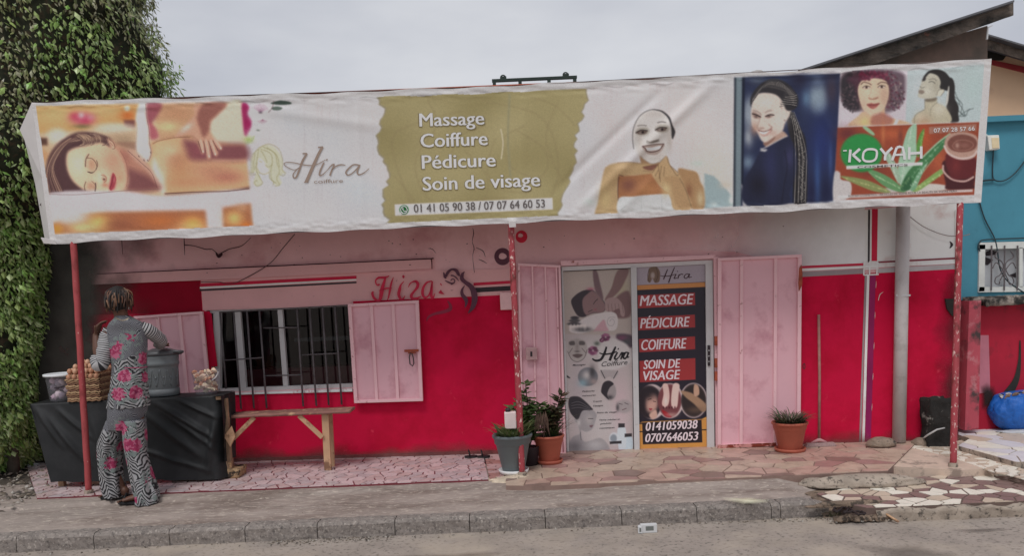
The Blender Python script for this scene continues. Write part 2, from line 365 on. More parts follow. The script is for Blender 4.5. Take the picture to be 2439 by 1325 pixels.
# sidewalk height field: slopes up, broken step, patched lip against the terrace
def terY(x):   # front edge of the terrace
    p = G(40, 1187, TZ); q = G(2100, 1120, TZ); return p.y+(q.y-p.y)*(x-p.x)/(q.x-p.x)
cp = [G(x, y, .145) for x, y in [(-100,1218),(28,1212),(100,1206),(223,1200),(377,1192),(557,1187),(700,1178),(850,1168),(1000,1164),(1180,1160),(1400,1158),(2100,1148)]]
def crackY(x): return float(np.interp(x, [p.x for p in cp], [p.y for p in cp]))+.018*mnoise.noise(Vector((x*6, 3, 1)))
x0, x1, y0, y1 = -9.0, Q(2010, 1200, 5.8).x, KY+.12, 7.2; nx, ny = 420, 70; V = []
for j in range(ny+1):
    for i in range(nx+1):
        x = x0+(x1-x0)*i/nx; y = y0+(y1-y0)*j/ny; t = min(1, (y-y0)/.9); z = .113+.022*t
        cy = crackY(x); st = 0.020 if x < Q(1250, 1150, 6.3).x else .024
        k = 1/(1+math.exp(-(y-cy)/(.006 if x < Q(900, 1150, 6.3).x else .022))); z += st*k; z -= .02*math.exp(-((y-cy+.006)/.009)**2)*(1 if x < Q(830, 1150, 6.3).x else .5*max(0, mnoise.noise(Vector((x*2, 0, 0)))+.5))
        z += .004*mnoise.noise(Vector((x*4, y*8, 0)))+.002*mnoise.noise(Vector((x*25, y*25, 0)))
        e2 = x1-.35-x+.15*mnoise.noise(Vector((y*9, 1, 4)))
        if e2 < 0: z += e2*.25
        V.append((x, y, min(z, .1635)))
mesh('sidewalk', V, [(j*(nx+1)+i, j*(nx+1)+i+1, (j+1)*(nx+1)+i+1, (j+1)*(nx+1)+i) for j in range(ny) for i in range(nx)], conc, smooth=True)['kind'] = 'structure'
# rough dirt margin on the right, where the kerb stops
dx0, dx1 = Q(1965, 1230, 5.7).x-.05, 7.5; nx, ny = 160, 26; V = []
for j in range(ny+1):
    for i in range(nx+1):
        x = dx0+(dx1-dx0)*i/nx; y = KY-.10+.55*j/ny; t = j/ny; z = -.012+.12*max(0, min(1, (t-.1)/.45))**.8
        z += .018*mnoise.noise(Vector((x*7, y*9, 0)))+.008*mnoise.noise(Vector((x*30, y*30, 2)))
        z *= 1 if i > 1 else 1
        V.append((x, y, min(z, .085)))
mesh('dirt_verge', V, [(j*(nx+1)+i, j*(nx+1)+i+1, (j+1)*(nx+1)+i+1, (j+1)*(nx+1)+i) for j in range(ny) for i in range(nx)], dirt, smooth=True)['kind'] = 'structure'
# dark soil under the tree, on the left
V = []; nx, ny = 60, 40; sx1 = G(125, 1175, .16).x
for j in range(ny+1):
    for i in range(nx+1):
        x = -9+(sx1+9)*i/nx; y = 6.25+3.2*j/ny; z = .15+.03*mnoise.noise(Vector((x*3, y*3, 0)))+.012*mnoise.noise(Vector((x*16, y*16, 0)))-.05*max(0, 1-(y-6.25)/.12)-.06*max(0, (x-sx1+.15)/.15)
        V.append((x, y, z))
mesh('soil_bed', V, [(j*(nx+1)+i, j*(nx+1)+i+1, (j+1)*(nx+1)+i+1, (j+1)*(nx+1)+i) for j in range(ny) for i in range(nx)], soil, smooth=True)['kind'] = 'structure'
def rough_box(name, a, b_, mat, parent, amp=.012, step=.04, sc=12):
    bm = bmesh.new(); bmesh.ops.create_cube(bm, size=1); d = [b_[i]-a[i] for i in range(3)]
    for ax in range(3):
        cuts = max(1, int(d[ax]/step)); es = [e for e in bm.edges if abs(e.verts[0].co[ax]-e.verts[1].co[ax]) > .9]
        bmesh.ops.subdivide_edges(bm, edges=es, cuts=cuts, use_grid_fill=True)
    V = []
    for v in bm.verts:
        p = Vector([a[i]+(v.co[i]+.5)*d[i] for i in range(3)]); q = mnoise.noise_vector(p*sc)+.5*mnoise.noise_vector(p*sc*2.7); V.append(p+q*amp)
    bm.verts.index_update(); Fc = [tuple(v.index for v in f.verts) for f in bm.faces]; bm.free(); return mesh(name, V, Fc, mat, parent, True)
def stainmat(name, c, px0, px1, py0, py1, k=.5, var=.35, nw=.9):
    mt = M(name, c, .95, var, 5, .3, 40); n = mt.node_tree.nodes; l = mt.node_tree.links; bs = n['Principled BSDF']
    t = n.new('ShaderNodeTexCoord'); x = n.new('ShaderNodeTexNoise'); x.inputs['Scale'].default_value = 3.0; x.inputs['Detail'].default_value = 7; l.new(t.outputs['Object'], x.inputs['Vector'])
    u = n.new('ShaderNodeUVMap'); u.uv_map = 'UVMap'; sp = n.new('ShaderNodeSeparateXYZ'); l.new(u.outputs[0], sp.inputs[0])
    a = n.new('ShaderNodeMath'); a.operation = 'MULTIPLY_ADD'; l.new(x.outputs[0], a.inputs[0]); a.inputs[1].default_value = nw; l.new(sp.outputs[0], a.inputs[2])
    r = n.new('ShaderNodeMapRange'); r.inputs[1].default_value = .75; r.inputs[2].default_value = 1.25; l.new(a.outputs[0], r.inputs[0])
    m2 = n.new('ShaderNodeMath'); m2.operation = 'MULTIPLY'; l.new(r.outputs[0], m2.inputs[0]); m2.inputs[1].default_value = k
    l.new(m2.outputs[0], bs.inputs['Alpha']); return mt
# ---- crazy paving
def clip(poly, nx_, ny_, c_):
    out = []
    for i in range(len(poly)):
        a, b = poly[i], poly[(i+1) % len(poly)]; da = a[0]*nx_+a[1]*ny_-c_; db = b[0]*nx_+b[1]*ny_-c_
        if da <= 0: out.append(a)
        if (da < 0) != (db < 0) and da != db:
            t = da/(da-db); out.append((a[0]+(b[0]-a[0])*t, a[1]+(b[1]-a[1])*t))
    return out
def cells(reg, sp, asp=1.0, seed=1, jit=.42, gap=.006, ang=0):
    r = random.Random(seed); cx = sum(p[0] for p in reg)/len(reg); cy = sum(p[1] for p in reg)/len(reg); ca, sa = math.cos(ang), math.sin(ang)
    R2 = [((x-cx)*ca+(y-cy)*sa, (-(x-cx)*sa+(y-cy)*ca)*asp) for x, y in reg]
    xa, xb = min(p[0] for p in R2), max(p[0] for p in R2); ya, yb = min(p[1] for p in R2), max(p[1] for p in R2); sd_ = []
    ny = max(1, round((yb-ya)/sp)+1); nx = max(1, round((xb-xa)/sp)+1)
    for j in range(ny+1):
        for i in range(nx+1): sd_.append((xa+(i+.5*(j % 2)+r.uniform(-jit, jit))*sp, ya+(j+r.uniform(-jit, jit))*sp))
    out = []
    for s_ in sd_:
        P = list(R2)
        for q in sorted(sd_, key=lambda q: (q[0]-s_[0])**2+(q[1]-s_[1])**2)[1:18]:
            dx, dy = q[0]-s_[0], q[1]-s_[1]; l = math.hypot(dx, dy)
            if l < 1e-6: continue
            P = clip(P, dx/l, dy/l, ((q[0]+s_[0])/2*dx+(q[1]+s_[1])/2*dy)/l-gap/2)
            if len(P) < 3: break
        if len(P) >= 3:
            ar = abs(sum(P[i][0]*P[(i+1) % len(P)][1]-P[(i+1) % len(P)][0]*P[i][1] for i in range(len(P))))/2
            if ar > sp*sp*.06: out.append([((x*ca-y/asp*sa)+cx, (x*sa+y/asp*ca)+cy) for x, y in P])
    return out
def tiles(parent, reg, z, mats, sp, asp=1, seed=1, gap=.006, name='tile', h=.006, wts=None, tilt=.002, ang=0):
    r = random.Random(seed)
    for P in cells(reg, sp, asp, seed, gap=gap, ang=ang):
        if sum(P[i][0]*P[(i+1) % len(P)][1]-P[(i+1) % len(P)][0]*P[i][1] for i in range(len(P))) < 0: P = P[::-1]
        n = len(P); a, b = r.uniform(-tilt, tilt), r.uniform(-tilt, tilt); cx = sum(p[0] for p in P)/n; cy = sum(p[1] for p in P)/n; e = r.uniform(-.0012, .0012)
        top = [(cx+(x-cx)*.985, cy+(y-cy)*.985, z+h+e+a*(x-cx)*8+b*(y-cy)*8) for x, y in P]; bot = [(x, y, z-.004) for x, y in P]
        mesh(name, top+bot, [tuple(range(n))]+[(i+n, (i+1) % n+n, (i+1) % n, i) for i in range(n)], r.choices(mats, wts)[0], parent)
xy = lambda px, py, z=TZ: tuple(G(px, py, z)[:2])
joint = M('dark_red_joint', col(84,34,40,.5), .9, .2, 12, .3); beige = M('sand_mortar', col(112,92,84,.62), .9, .2, 8, .4)
ter = empty('terrace', (0, 6.6, 0), None, None); ter['kind'] = 'structure'
def slab(name, pts, z0, z1, mat, parent=None):
    n = len(pts); V = [(x, y, z1) for x, y in pts]+[(x, y, z0) for x, y in pts]
    return mesh(name, V, [tuple(range(n)), tuple(range(2*n-1, n-1, -1))]+[(i+n, (i+1) % n+n, (i+1) % n, i) for i in range(n)], mat, parent)
def bk(px, k=.25): p = WALL(px, 1080, -k); return (p.x, p.y)
r1 = [xy(88, 1186), xy(1163, 1142), xy(1150, 1081), bk(1150), bk(60)]
slab('tiled_floor_bed', r1, 0, TZ-.004, joint, ter)
r1b = [xy(1166, 1141.5), xy(1200, 1140.5), xy(1200, 1080), bk(1200), bk(1153), xy(1153, 1081)]
slab('side_strip', r1b, 0, TZ-.008, joint, ter)
r2 = [xy(1205, 1156), xy(1290, 1157), xy(1925, 1131), xy(2115, 1121), bk(2200), bk(1203)]
slab('doorstep_bed', r2, 0, TZ-.005, beige, ter)
tw = [M('pinkish_tile_%s' % n, col(*c, .80), .38, .1, 20, .05, 30, c2=col(120,92,90,.8), s2=12, t2=.62) for n, c in (('pale', (190,170,170)), ('warm', (178,156,154)), ('grey', (172,158,159)))]
t2m = [M('flagstone_%s' % n, col(*c, .74), .42, .16, 9, .1, 40, c2=col(120,98,88,.7), s2=6, t2=.62, w2=.08) for n, c in (('salmon', (164,136,124)), ('sand', (166,146,130)), ('rose', (144,112,106)), ('brown', (122,100,92)))]
w4 = [M('mosaic_%s' % n, col(*c, .62), .4, .08, 12, .06, 40, c2=col(120,108,98,.6), s2=7, t2=.66, w2=.06) for n, c in (('white', (196,186,174)), ('cream', (164,150,134)), ('mauve', (108,88,84)))]
tiles(ter, r1, TZ-.004, tw, .115, 1.05, 3, .011)
tiles(ter, r1b, TZ-.008, [tw[1], t2m[2]], .13, 1.8, 4, .012)
tiles(ter, r2, TZ-.005, t2m, .215, 1.25, 5, .009, 'flagstone', wts=(5, 4, 1.8, 1.2))
pp = [xy(1160, 1157), xy(1285, 1160), xy(1278, 1128), xy(1200, 1126), xy(1168, 1130)]
V = []; bm = bmesh.new(); 
def lump(name, c, sx, sy, sz, mat, seed=0, parent=None, rot=0, sub=4, sharp=.25):
    bm = bmesh.new(); bmesh.ops.create_icosphere(bm, subdivisions=sub, radius=1)
    for v in bm.verts:
        d = v.co.copy(); k = 1+sharp*mnoise.noise(d*1.3+Vector((seed, 0, 0)))+.1*mnoise.noise(d*4+Vector((0, seed, 0)))+.03*mnoise.noise(d*12)
        v.co = d*k; v.co.z = max(v.co.z, -.35)
    M_ = Matrix.Rotation(rot, 4, 'Z') @ Matrix.Diagonal((sx, sy, sz, 1)); me = bpy.data.meshes.new(name)
    bmesh.ops.transform(bm, matrix=M_, verts=bm.verts); bm.to_mesh(me); bm.free(); me.materials.append(mat)
    me.polygons.foreach_set('use_smooth', [True]*len(me.polygons)); o = bpy.data.objects.new(name, me); C.objects.link(o)
    o.location = Vector(c)-(wloc(parent) if parent else Vector((0, 0, 0))); o.parent = parent; return o
c_ = G(1222, 1143, .15)
lump('concrete_patch', (c_.x, c_.y, .142), .24, .12, .035, M('patch', col(168,154,136,.6), .95, .25, 14, .8, 60, c2=col(110,98,86,.6), s2=18, t2=.58, dist=.01), 3, ter)
# concrete ridge in front of the doorstep, on the right
c_ = G(2050, 1150, .12); rd = lump('cement_ridge', (c_.x, c_.y, .12), .44, .11, .058, roughc, 8, ter, rot=-.05)
c_ = G(1945, 1152, .12); lump('cement_ridge', (c_.x, c_.y, .12), .14, .08, .04, roughc, 9, ter)
c_ = G(1985, 1200, .1); lump('cement_ridge', (c_.x+.1, c_.y-.03, .095), .28, .035, .03, dirt, 5, ter)
# right-hand apron: mosaic of big white and mauve pieces
r4 = [xy(1945, 1177, .1), xy(1990, 1196, .1), xy(2065, 1210, .1), (6.8, xy(2065, 1210, .1)[1]+.01), (6.8, 6.52), xy(2290, 1128, .1), xy(2130, 1142, .1)]
mos = empty('mosaic_apron', (4, 6.2, 0), None, None); mos['kind'] = 'structure'
slab('mortar_bed', r4, 0, .096, M('mosaic_mortar', col(84,70,64,.6), .9, .2, 9, .4), mos)
tiles(mos, r4, .096, w4, .135, 1.15, 11, .012, 'mosaic_piece', wts=(5, 3, 5), h=.005, ang=.06)
r3 = [xy(2115, 1121, .12), xy(2290, 1131, .12), (6.8, 6.50), (6.8, 8.2), bk(2283), bk(2130), xy(2110, 1062, .12)]
r3m = M('worn_cement', col(160,142,128,.58), .9, .18, 5, .4, 60, c2=col(120,106,96,.58), s2=5, t2=.58)
slab('cement_floor', r3, 0, .155, r3m, mos)
fr4 = xy(2065, 1210, .1)[1]; VERGE_Y = fr4
arc = [xy(2150, 1056, .12), xy(2260, 1075, .12), xy(2400, 1118, .12), (4.9, xy(2439, 1140, .12)[1]), (5.0, xy(2439, 1112, .12)[1]), xy(2439, 1112, .12), xy(2300, 1070, .12), xy(2190, 1050, .12)]
for seg_ in ([(2128,1057),(2180,1052),(2300,1080),(2270,1092)], [(2270,1092),(2300,1080),(2390,1106),(2360,1124)], [(2360,1124),(2390,1106),(2470,1128),(2470,1150)]):
    tiles(mos, [xy(x, y, .155) for x, y in seg_][::-1], .155, [w4[0], w4[0], w4[1]], .085, 1.4, 12, .012, 'mosaic_piece', h=.004)
# raised slab before the blue house
r5 = [xy(2283, 1062, .20), xy(2420, 1100, .20), (6.8, xy(2439, 1100, .2)[1]), (6.8, 9.0), (4.25, 9.0), xy(2310, 1045, .2)]
rs = empty('raised_slab', (4.6, 7, 0), None, None); rs['kind'] = 'structure'
slab('slab_bed', r5, 0, .195, roughc, rs)
rough_box('broken_edge', (Q(2085,1240,VERGE_Y).x, VERGE_Y-.045, -.03), (6.8, VERGE_Y+.03, .082), roughc, mos, .026, .035, 7)
for k in range(9): c5 = Vector((Q(2000+k*14, 1226, VERGE_Y).x, VERGE_Y-.01+.012*(k % 3), .02)); lump('rubble', c5, .045, .035, .028, dirt, 20+k, mos, rot=k, sub=3, sharp=.5)
tiles(rs, r5, .195, [w4[0], w4[1], M('mosaic_grey', col(176,172,174,.62), .4, .1)], .2, 1.0, 13, .009, 'mosaic_piece', h=.005, wts=(3, 1, 4))
# cracks, scuffs and stains on the ground
gc = []; rg = random.Random(44)
def gcrack(pts, wd, z=.1445):
    c2_ = [G(x, y, z) for x, y in pts]; P_ = cat([tuple(p) for p in c2_], 10); V = []
    for i, p in enumerate(P_):
        p = p+Vector((0, .010*mnoise.noise(p*18), 0)); ww = wd*(.4+.8*abs(mnoise.noise(p*9))); V += [p+Vector((0, ww, 0)), p-Vector((0, ww, 0))]
    return V, [(2*i, 2*i+1, 2*i+3, 2*i+2) for i in range(len(P_)-1)]
V = []; Fc = []
for pts, wd, z in (([(700,1178),(760,1176),(830,1166),(900,1160),(960,1168)], .004, .160), ([(1065,1162),(1110,1160),(1130,1155),(1150,1160)], .005, .160), ([(0,1228),(90,1222),(220,1226),(330,1218),(480,1222)], .003, .133),
                   ([(560,1205),(700,1208),(820,1200),(980,1204),(1180,1190)], .003, .134), ([(1180,1175),(1300,1170),(1420,1168),(1560,1160)], .003, .150), ([(1690,1168),(1740,1165),(1800,1170)], .003, .15), ([(1480,1200),(1600,1196),(1690,1202)], .0025, .131), ([(640,1232),(760,1236),(900,1222)], .003, .124)):
    v, f = gcrack(pts, wd, z+.0035); k0 = len(V); V += v; Fc += [tuple(i+k0 for i in q_) for q_ in f]
o = mesh('ground_cracks', V, Fc, M('crack_dirt', (.045, .038, .033), .95, .3, 20)); tag(o, 'dark hairline cracks wandering along the sidewalk', 'cracks', None, 'stuff')
for pts, vals, nm, c_ in (([(1960,1290),(2230,1276),(2420,1340),(2050,1360)], (.2, .75, .3, .6), 'road_patch', col(98,90,84,.62)), ([(300,1345),(1100,1306),(1500,1300),(900,1380)], (.1, .6, .1, .5), 'road_patch', col(110,98,88,.62)), ([(2200,1262),(2420,1250),(2500,1262),(2250,1280)], (.5,.3,.6,.4), 'road_patch', col(96,88,82,.62))):
    cx_ = sum(p[0] for p in pts)/4; cy_ = sum(p[1] for p in pts)/4
    mesh(nm, [G(cx_, cy_, .003)]+[G(x, y, .003) for x, y in pts], [(0, i, i % 4+1) for i in range(1, 5)], stainmat('worn_road_stain', c_, 0, 0, 0, 0, .75), uv=[(.8, 0)]+[(-.1, 0)]*4)['kind'] = 'structure'
mesh('pale_scuff', [G(1780, 1192, .1425)]+[G(x, y, .1425) for x, y in ((1700,1184),(1790,1181),(1860,1190),(1850,1200),(1770,1204),(1710,1198))], [(0, i, i % 6+1) for i in range(1, 7)], stainmat('pale_scuff', col(196,180,150,.62), 0, 0, 0, 0, .9), uv=[(.85, 0)]+[(.1, 0)]*6)['kind'] = 'structure'
# ================================================ THE SALON
def sz(px, py, off=0): p = WALL(px, py, off); return ((p-A0).dot(UW), p.z)
def wp(s_, z, o): return Vector((A0.x, A0.y, 0))+UW*s_+NW*o+Vector((0, 0, z))
def wbox(b, s0, s1, z0, z1, o0, o1): return b.hexa([wp(s0,z0,o0), wp(s1,z0,o0), wp(s1,z1,o0), wp(s0,z1,o0)], [wp(s0,z0,o1), wp(s1,z0,o1), wp(s1,z1,o1), wp(s0,z1,o1)])
pink = M('pink_wall_paint', col(188,142,144,.54), .8, .07, 2, .35, 25, c2=col(150,100,104,.5), s2=1.8, t2=.63, w2=.12, c3=col(90,50,52,.5), s3=26, t3=.74, w3=.03, dist=.006)
red = M('red_wall_paint', col(166,14,50,.60), .8, .12, 1.2, .3, 30, c2=col(142,8,34,.62), s2=2.2, t2=.6, w2=.15, dist=.005, spec=.15, c3=col(176,44,66,.6), s3=9, t3=.69, w3=.05)
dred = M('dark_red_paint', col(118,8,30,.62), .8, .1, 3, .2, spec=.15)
white = M('white_wall_paint', col(205,194,190,.62), .8, .06, 2, .3, 25, c2=col(168,150,146,.6), s2=3, t2=.64, w2=.1, dist=.005)
blackp = M('black_paint', (.03, .02, .025), .6, .2); crimson = M('crimson_paint', col(150,10,44,.5), .6, .1); greyp = M('grey_paint', col(120,108,110,.55), .7, .1)
shop = empty('hair_salon', (0, WALL.p.y, 0), 'single storey pink and red painted hair salon with sliding poster doors', 'building')
sL = sz(105, 900)[0]; sR = sz(2283, 800)[0]; wa, wzb = sz(505, 935); wb, wzt = sz(835, 730); da, _ = sz(1343, 860); db, dzt = sz(1702, 622); ztop = 3.05; T = .2
wzb, wzt = sz(670, 930)[1], sz(670, 732)[1]; dzt = sz(1520, 628)[1]
b = MB()
for a in ((sL, wa, 0, ztop), (wa, wb, 0, wzb), (wa, wb, wzt, ztop), (wb, da, 0, ztop), (da, db, dzt, ztop), (db, sR, 0, ztop)): wbox(b, a[0], a[1], a[2], a[3], -T, 0)
b.make('wall', pink, shop)
b = MB(); wbox(b, sL, sL+.2, 0, ztop, -5, -T); wbox(b, sR-.2, sR, 0, ztop, -5, -T); wbox(b, sL, sR, 0, ztop, -5.2, -5); b.make('wall', pink, shop)
b = MB(); wbox(b, sL-.1, sR+.05, ztop, ztop+.1, -5.3, -.02); b.make('roof', M('roof_concrete', (.16, .15, .14), .9), shop)
dark = M('dim_interior', (.22, .18, .19), .9, .3, 3, 0); b = MB(); wbox(b, sL+.2, sR-.2, .02, .16, -5, -T); b.make('floor', dark, shop)
b = MB(); wbox(b, wa-.1, wb+.5, .3, 1.0, -1.2, -.9); b.make('counter', M('counter', (.55, .16, .18), .7), shop)
zi = sz(700, 790)[1]
b = MB(); b.prism([(700, 806), (832, 800), (834, 810), (701, 815)], Plane(WALL.p-NW*1.0, NW), 0, .03); b.make('shelf', M('pale_shelf', (.5, .5, .5), .5), shop)
# painted zones, thin coats of paint
def paint(pts, mat, off=.002, name='paint_field', z=None, th=.002, parent=shop):
    if z: pts = [z(*p) for p in pts]
    return prism(name, pts, WALL, off, th, mat, parent)
lowL = [(108,680),(478,668),(487,742),(500,742),(505,935),(512,938),(841,934),(841,718),(1004,712),(1222,702),(1243,1086),(560,1104),(120,1122)]
paint(lowL, red)
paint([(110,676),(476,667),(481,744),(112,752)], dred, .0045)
paint([(478,735),(478,700),(1345,675),(1345,690)], white, .001) if 0 else None
mpk = M('dusty_pink_band', col(176,134,134,.55), .8, .06, 3, .2, c2=col(120,80,82,.5), s2=14, t2=.7)
paint([(478,668),(850,650),(1222,640),(1222,702),(1003,712),(838,716),(838,728),(483,740)], mpk, .0045)
paint([(476,676),(849,657),(849,664.5),(476,684)], crimson, .008, 'painted_stripe')
paint([(476,684),(849,665),(849,668),(476,688)], white, .0075, 'painted_stripe')
paint([(476,689.5),(849,671),(849,675),(476,694)], blackp, .008, 'painted_stripe')
paint([(1128,674),(1221,668.5),(1221,675.5),(1128,681)], crimson, .008, 'painted_stripe')
paint([(1131,686),(1221,681),(1221,692),(1135,697)], blackp, .008, 'painted_stripe')
# right side: white top, red below
upR = [(1905,500),(2283,470),(2283,626),(1912,646)]
wfade = stainmat('white_fade', col(205,192,188,.58), 0,0,0,0,1.0, .04, .2)
mesh('white_fade_field', [WALL(x, y, .003) for x, y in ((1480,590),(1480,500),(1750,600),(1750,490),(2060,632),(2060,480),(1912,638))], [(0,2,3,1),(2,6,4,5,3)], wfade, shop, uv=[(.6,0),(.6,0),(.80,0),(.80,0),(1.2,0),(1.2,0),(1.02,0)])  # upper wall colour turns gradually from pink to white towards the right
paint([(2060,500),(2283,480),(2283,626),(2060,636)], white, .002)
paint([(1906,660),(2062,652),(2062,1062),(1908,1070)], red, .002)
paint([(2068,651),(2283,640),(2283,1052),(2062,1062)], red, .002)
paint([(1910,634),(2058,627),(2058,632),(1910,639)], crimson, .0045, 'painted_stripe', None)
paint([(1910,641),(2283,623),(2283,628),(1910,646)], white, .006, 'painted_stripe')
paint([(1910,648),(2060,641),(2060,652),(1910,660)], greyp, .0045, 'painted_stripe')
paint([(2090,623),(2283,613),(2283,617),(2090,627)], M('maroon_line', col(96,28,40,.5), .6), .006, 'painted_stripe')
paint([(2090,640),(2283,630),(2283,641),(2090,651)], M('pale_grey_paint', col(150,145,146,.6), .7), .0045, 'painted_stripe')
paint([(2068,500),(2072.5,500),(2071.5,625),(2067,625)], blackp, .0045, 'painted_stripe')
paint([(2077,498),(2091,498),(2089,622),(2076,622)], crimson, .0045, 'painted_stripe')
for x in (2058.5, 2072, 2089.5): paint([(x-1.7,622),(x+1.7,622),(x+.7,656),(x-2.7,656)], white, .0085, 'painted_stripe')
for y in (625, 638.5, 652.5): paint([(2058,y+1.5),(2093,y-.3),(2093,y+2.9),(2058,y+4.7)], white, .0078, 'painted_stripe')
paint([(2060,656),(2064,656),(2051,1062),(2046,1062)], greyp, .005, 'painted_stripe')
paint([(2065,656),(2071,656),(2059,1061),(2053,1061)], white, .006, 'painted_stripe')
paint([(2072,656),(2086,655),(2074,1058),(2060,1060)], M('violet_paint', col(112,12,66,.6), .7, .25, 2), .005, 'painted_stripe')
crk = Art()
for k in range(5):
    y_ = 670+k*73; crk.stroke([(2087-k*2.4, y_), (2086.5-k*2.4, y_+9), (2086-k*2.4, y_+17)], [.2, .8, .2], n=3)
crk.stroke([(2092,716),(2096,702),(2104,696)], [1, 1.4, .5]); crk.make('flaked_edge', WALL, .0095, white, shop)['kind'] = 'stuff'
# beam standing proud above the window band
beam = [(128,662),(230,654),(640,636),(1027,617),(1027,640),(850,650),(478,668),(150,681),(140,676)]
prism('beam', beam, WALL, .003, .035, mpk, shop)
cra = Art(); cra.stroke([(230,653),(430,644),(640,634.5),(830,626),(1015,617),(1027,618),(1029,641)], [1.2,2.4,2.6,2.2,3,2.4,1.6])
cra.stroke([(438,560),(439,580),(440,608)], [1.2,2.6,.8]); cra.stroke([(440,584),(462,586),(490,594),(505,594),(520,607)], [2.6,1.6,2.2,1.4,2.2])
cra.stroke([(514,602),(521,611),(530,605)], [2,8,3]); cra.stroke([(521,607),(545,594),(575,586),(598,566)], [3,2,1.8,1])
cra.stroke([(1126,543),(1128,556),(1125,575),(1129,592),(1126,612),(1130,650)], [.6,2.2,.8,1.8,.7,1.4]); cra.stroke([(1134,590),(1150,598),(1156,612)], [1,2,.7]); cra.stroke([(1140,618),(1150,622),(1160,628)], [1,2,.8])
cra.stroke([(1020,592),(1030,594),(1038,603)], [.8,1.6,.6]); cra.stroke([(290,572),(292,606)], [2,1])
for k in range(46):
    x_ = random.uniform(460, 1900); y_ = random.uniform(560, 640)-.047*(x_-1000)*.6; r_ = random.uniform(.7, 1.9)
    cra.stroke([(x_-r_, y_), (x_, y_+random.uniform(-.5,.5)), (x_+r_, y_)], [r_*.6, r_*1.4, r_*.5], n=2)
cra.make('crack', WALL, .0405, M('crack_mortar', (.05, .015, .02), .9), shop)['kind'] = 'stuff'
class ArtD(Art):
    def stroke(s, pts, w, z=None, n=8): return Art.stroke(s, pts, [v/3.7 for v in w], z, n)
hd = ArtD()     # hand-painted name, calligraphic
zD = ZD
hd.stroke([(300,640),(285,655),(262,640),(258,600),(290,572),(340,570),(385,562),(408,548)], [14,16,12,14,18,20,14,6], zD)
hd.stroke([(370,560),(345,640),(325,720),(310,800),(285,830),(240,800),(220,750),(232,725)], [14,26,38,30,20,22,24,12], zD)
hd.stroke([(455,565),(430,640),(415,720),(400,790),(385,825)], [6,18,20,14,4], zD)
hd.stroke([(290,715),(330,705),(380,690),(440,690)], [4,12,14,6], zD)
hd.stroke([(555,565),(567,562),(579,565)], [14,34,14], zD); hd.stroke([(575,610),(540,650),(525,700),(515,760),(540,815),(565,805),(585,770)], [4,14,26,28,22,14,4], zD)
hd.stroke([(620,680),(640,640),(665,620),(705,612),(728,640),(720,680),(690,720),(655,770),(670,805),(720,800),(765,780)], [4,12,10,22,28,26,18,26,24,18,8], zD)
hd.stroke([(885,610),(830,625),(790,680),(780,745),(800,790),(840,780),(870,720),(890,640)], [10,16,22,26,22,14,12,10], zD)
hd.stroke([(890,610),(880,700),(878,770),(895,800),(920,745)], [10,26,26,18,4], zD)
hd.stroke([(980,632),(985,645),(998,662)], [4,12,3], zD); hd.poly([(985,705),(1000,730),(1028,758),(990,755),(960,745),(962,732)], zD)
hd.make('painted_lettering', WALL, .0405, M('maroon_lettering_paint', col(140,14,44,.45), .6), shop)
hf = ArtD()
hf.stroke([(1015,510),(1030,560),(1045,580)], [6,26,6], zD); hf.stroke([(1040,560),(1065,510),(1110,478),(1155,490),(1180,530),(1195,555)], [20,26,18,30,28,6], zD)
hf.stroke([(1095,545),(1125,550),(1160,575),(1185,608)], [14,12,12,4], zD); hf.stroke([(1030,600),(1065,620),(1110,635),(1138,620),(1135,592),(1110,588),(1095,605)], [5,14,14,10,10,10,8], zD)
hf.stroke([(1095,650),(1115,640),(1140,625)], [6,10,8], zD)
hf.stroke([(1252,502),(1225,535),(1222,585),(1262,625),(1320,670),(1355,740),(1362,820),(1340,900),(1290,970)], [4,26,36,34,42,54,52,40,6], zD)
hf.stroke([(1250,660),(1222,710),(1225,760),(1262,810),(1270,850),(1255,905)], [4,22,32,36,26,4], zD)
hf.make('painted_profile', WALL, .0405, M('plum_paint', col(62,30,44,.45), .6), shop)
fs = ArtD(); fs.stroke([(1060,830),(1090,880),(1085,925),(1010,955),(920,975),(850,1010),(825,1060)], [6,26,34,28,22,20,4], zD); fs.make('faded_swash', WALL, .007, M('faded_plum', col(104,22,44,.5), .6), shop)
def ring(cx, cy, ro, ri, dx, dy, mat, name):
    n = 40; o_ = [(cx+ro*math.cos(t*2*math.pi/n), cy+ro*1.06*math.sin(t*2*math.pi/n)) for t in range(n)]
    i_ = [(cx+dx+ri*math.cos(t*2*math.pi/n)*(1+.2*math.cos(2*math.pi*t/n-.6)), cy+dy+ri*.8*math.sin(t*2*math.pi/n)) for t in range(n)]
    a = Art(); a.add((o_+i_, [(t, (t+1) % n, n+(t+1) % n, n+t) for t in range(n)])); a.make(name, WALL, .0035, mat, shop)
ring(1197, 611.5, 19.5, 9.5, -1, -1, M('plum_ring_paint', col(66,32,44,.45), .6), 'painted_ring'); ring(1242, 564, 14, 6, -3, -3, M('red_ring_paint', col(160,18,44,.5), .6), 'painted_ring')
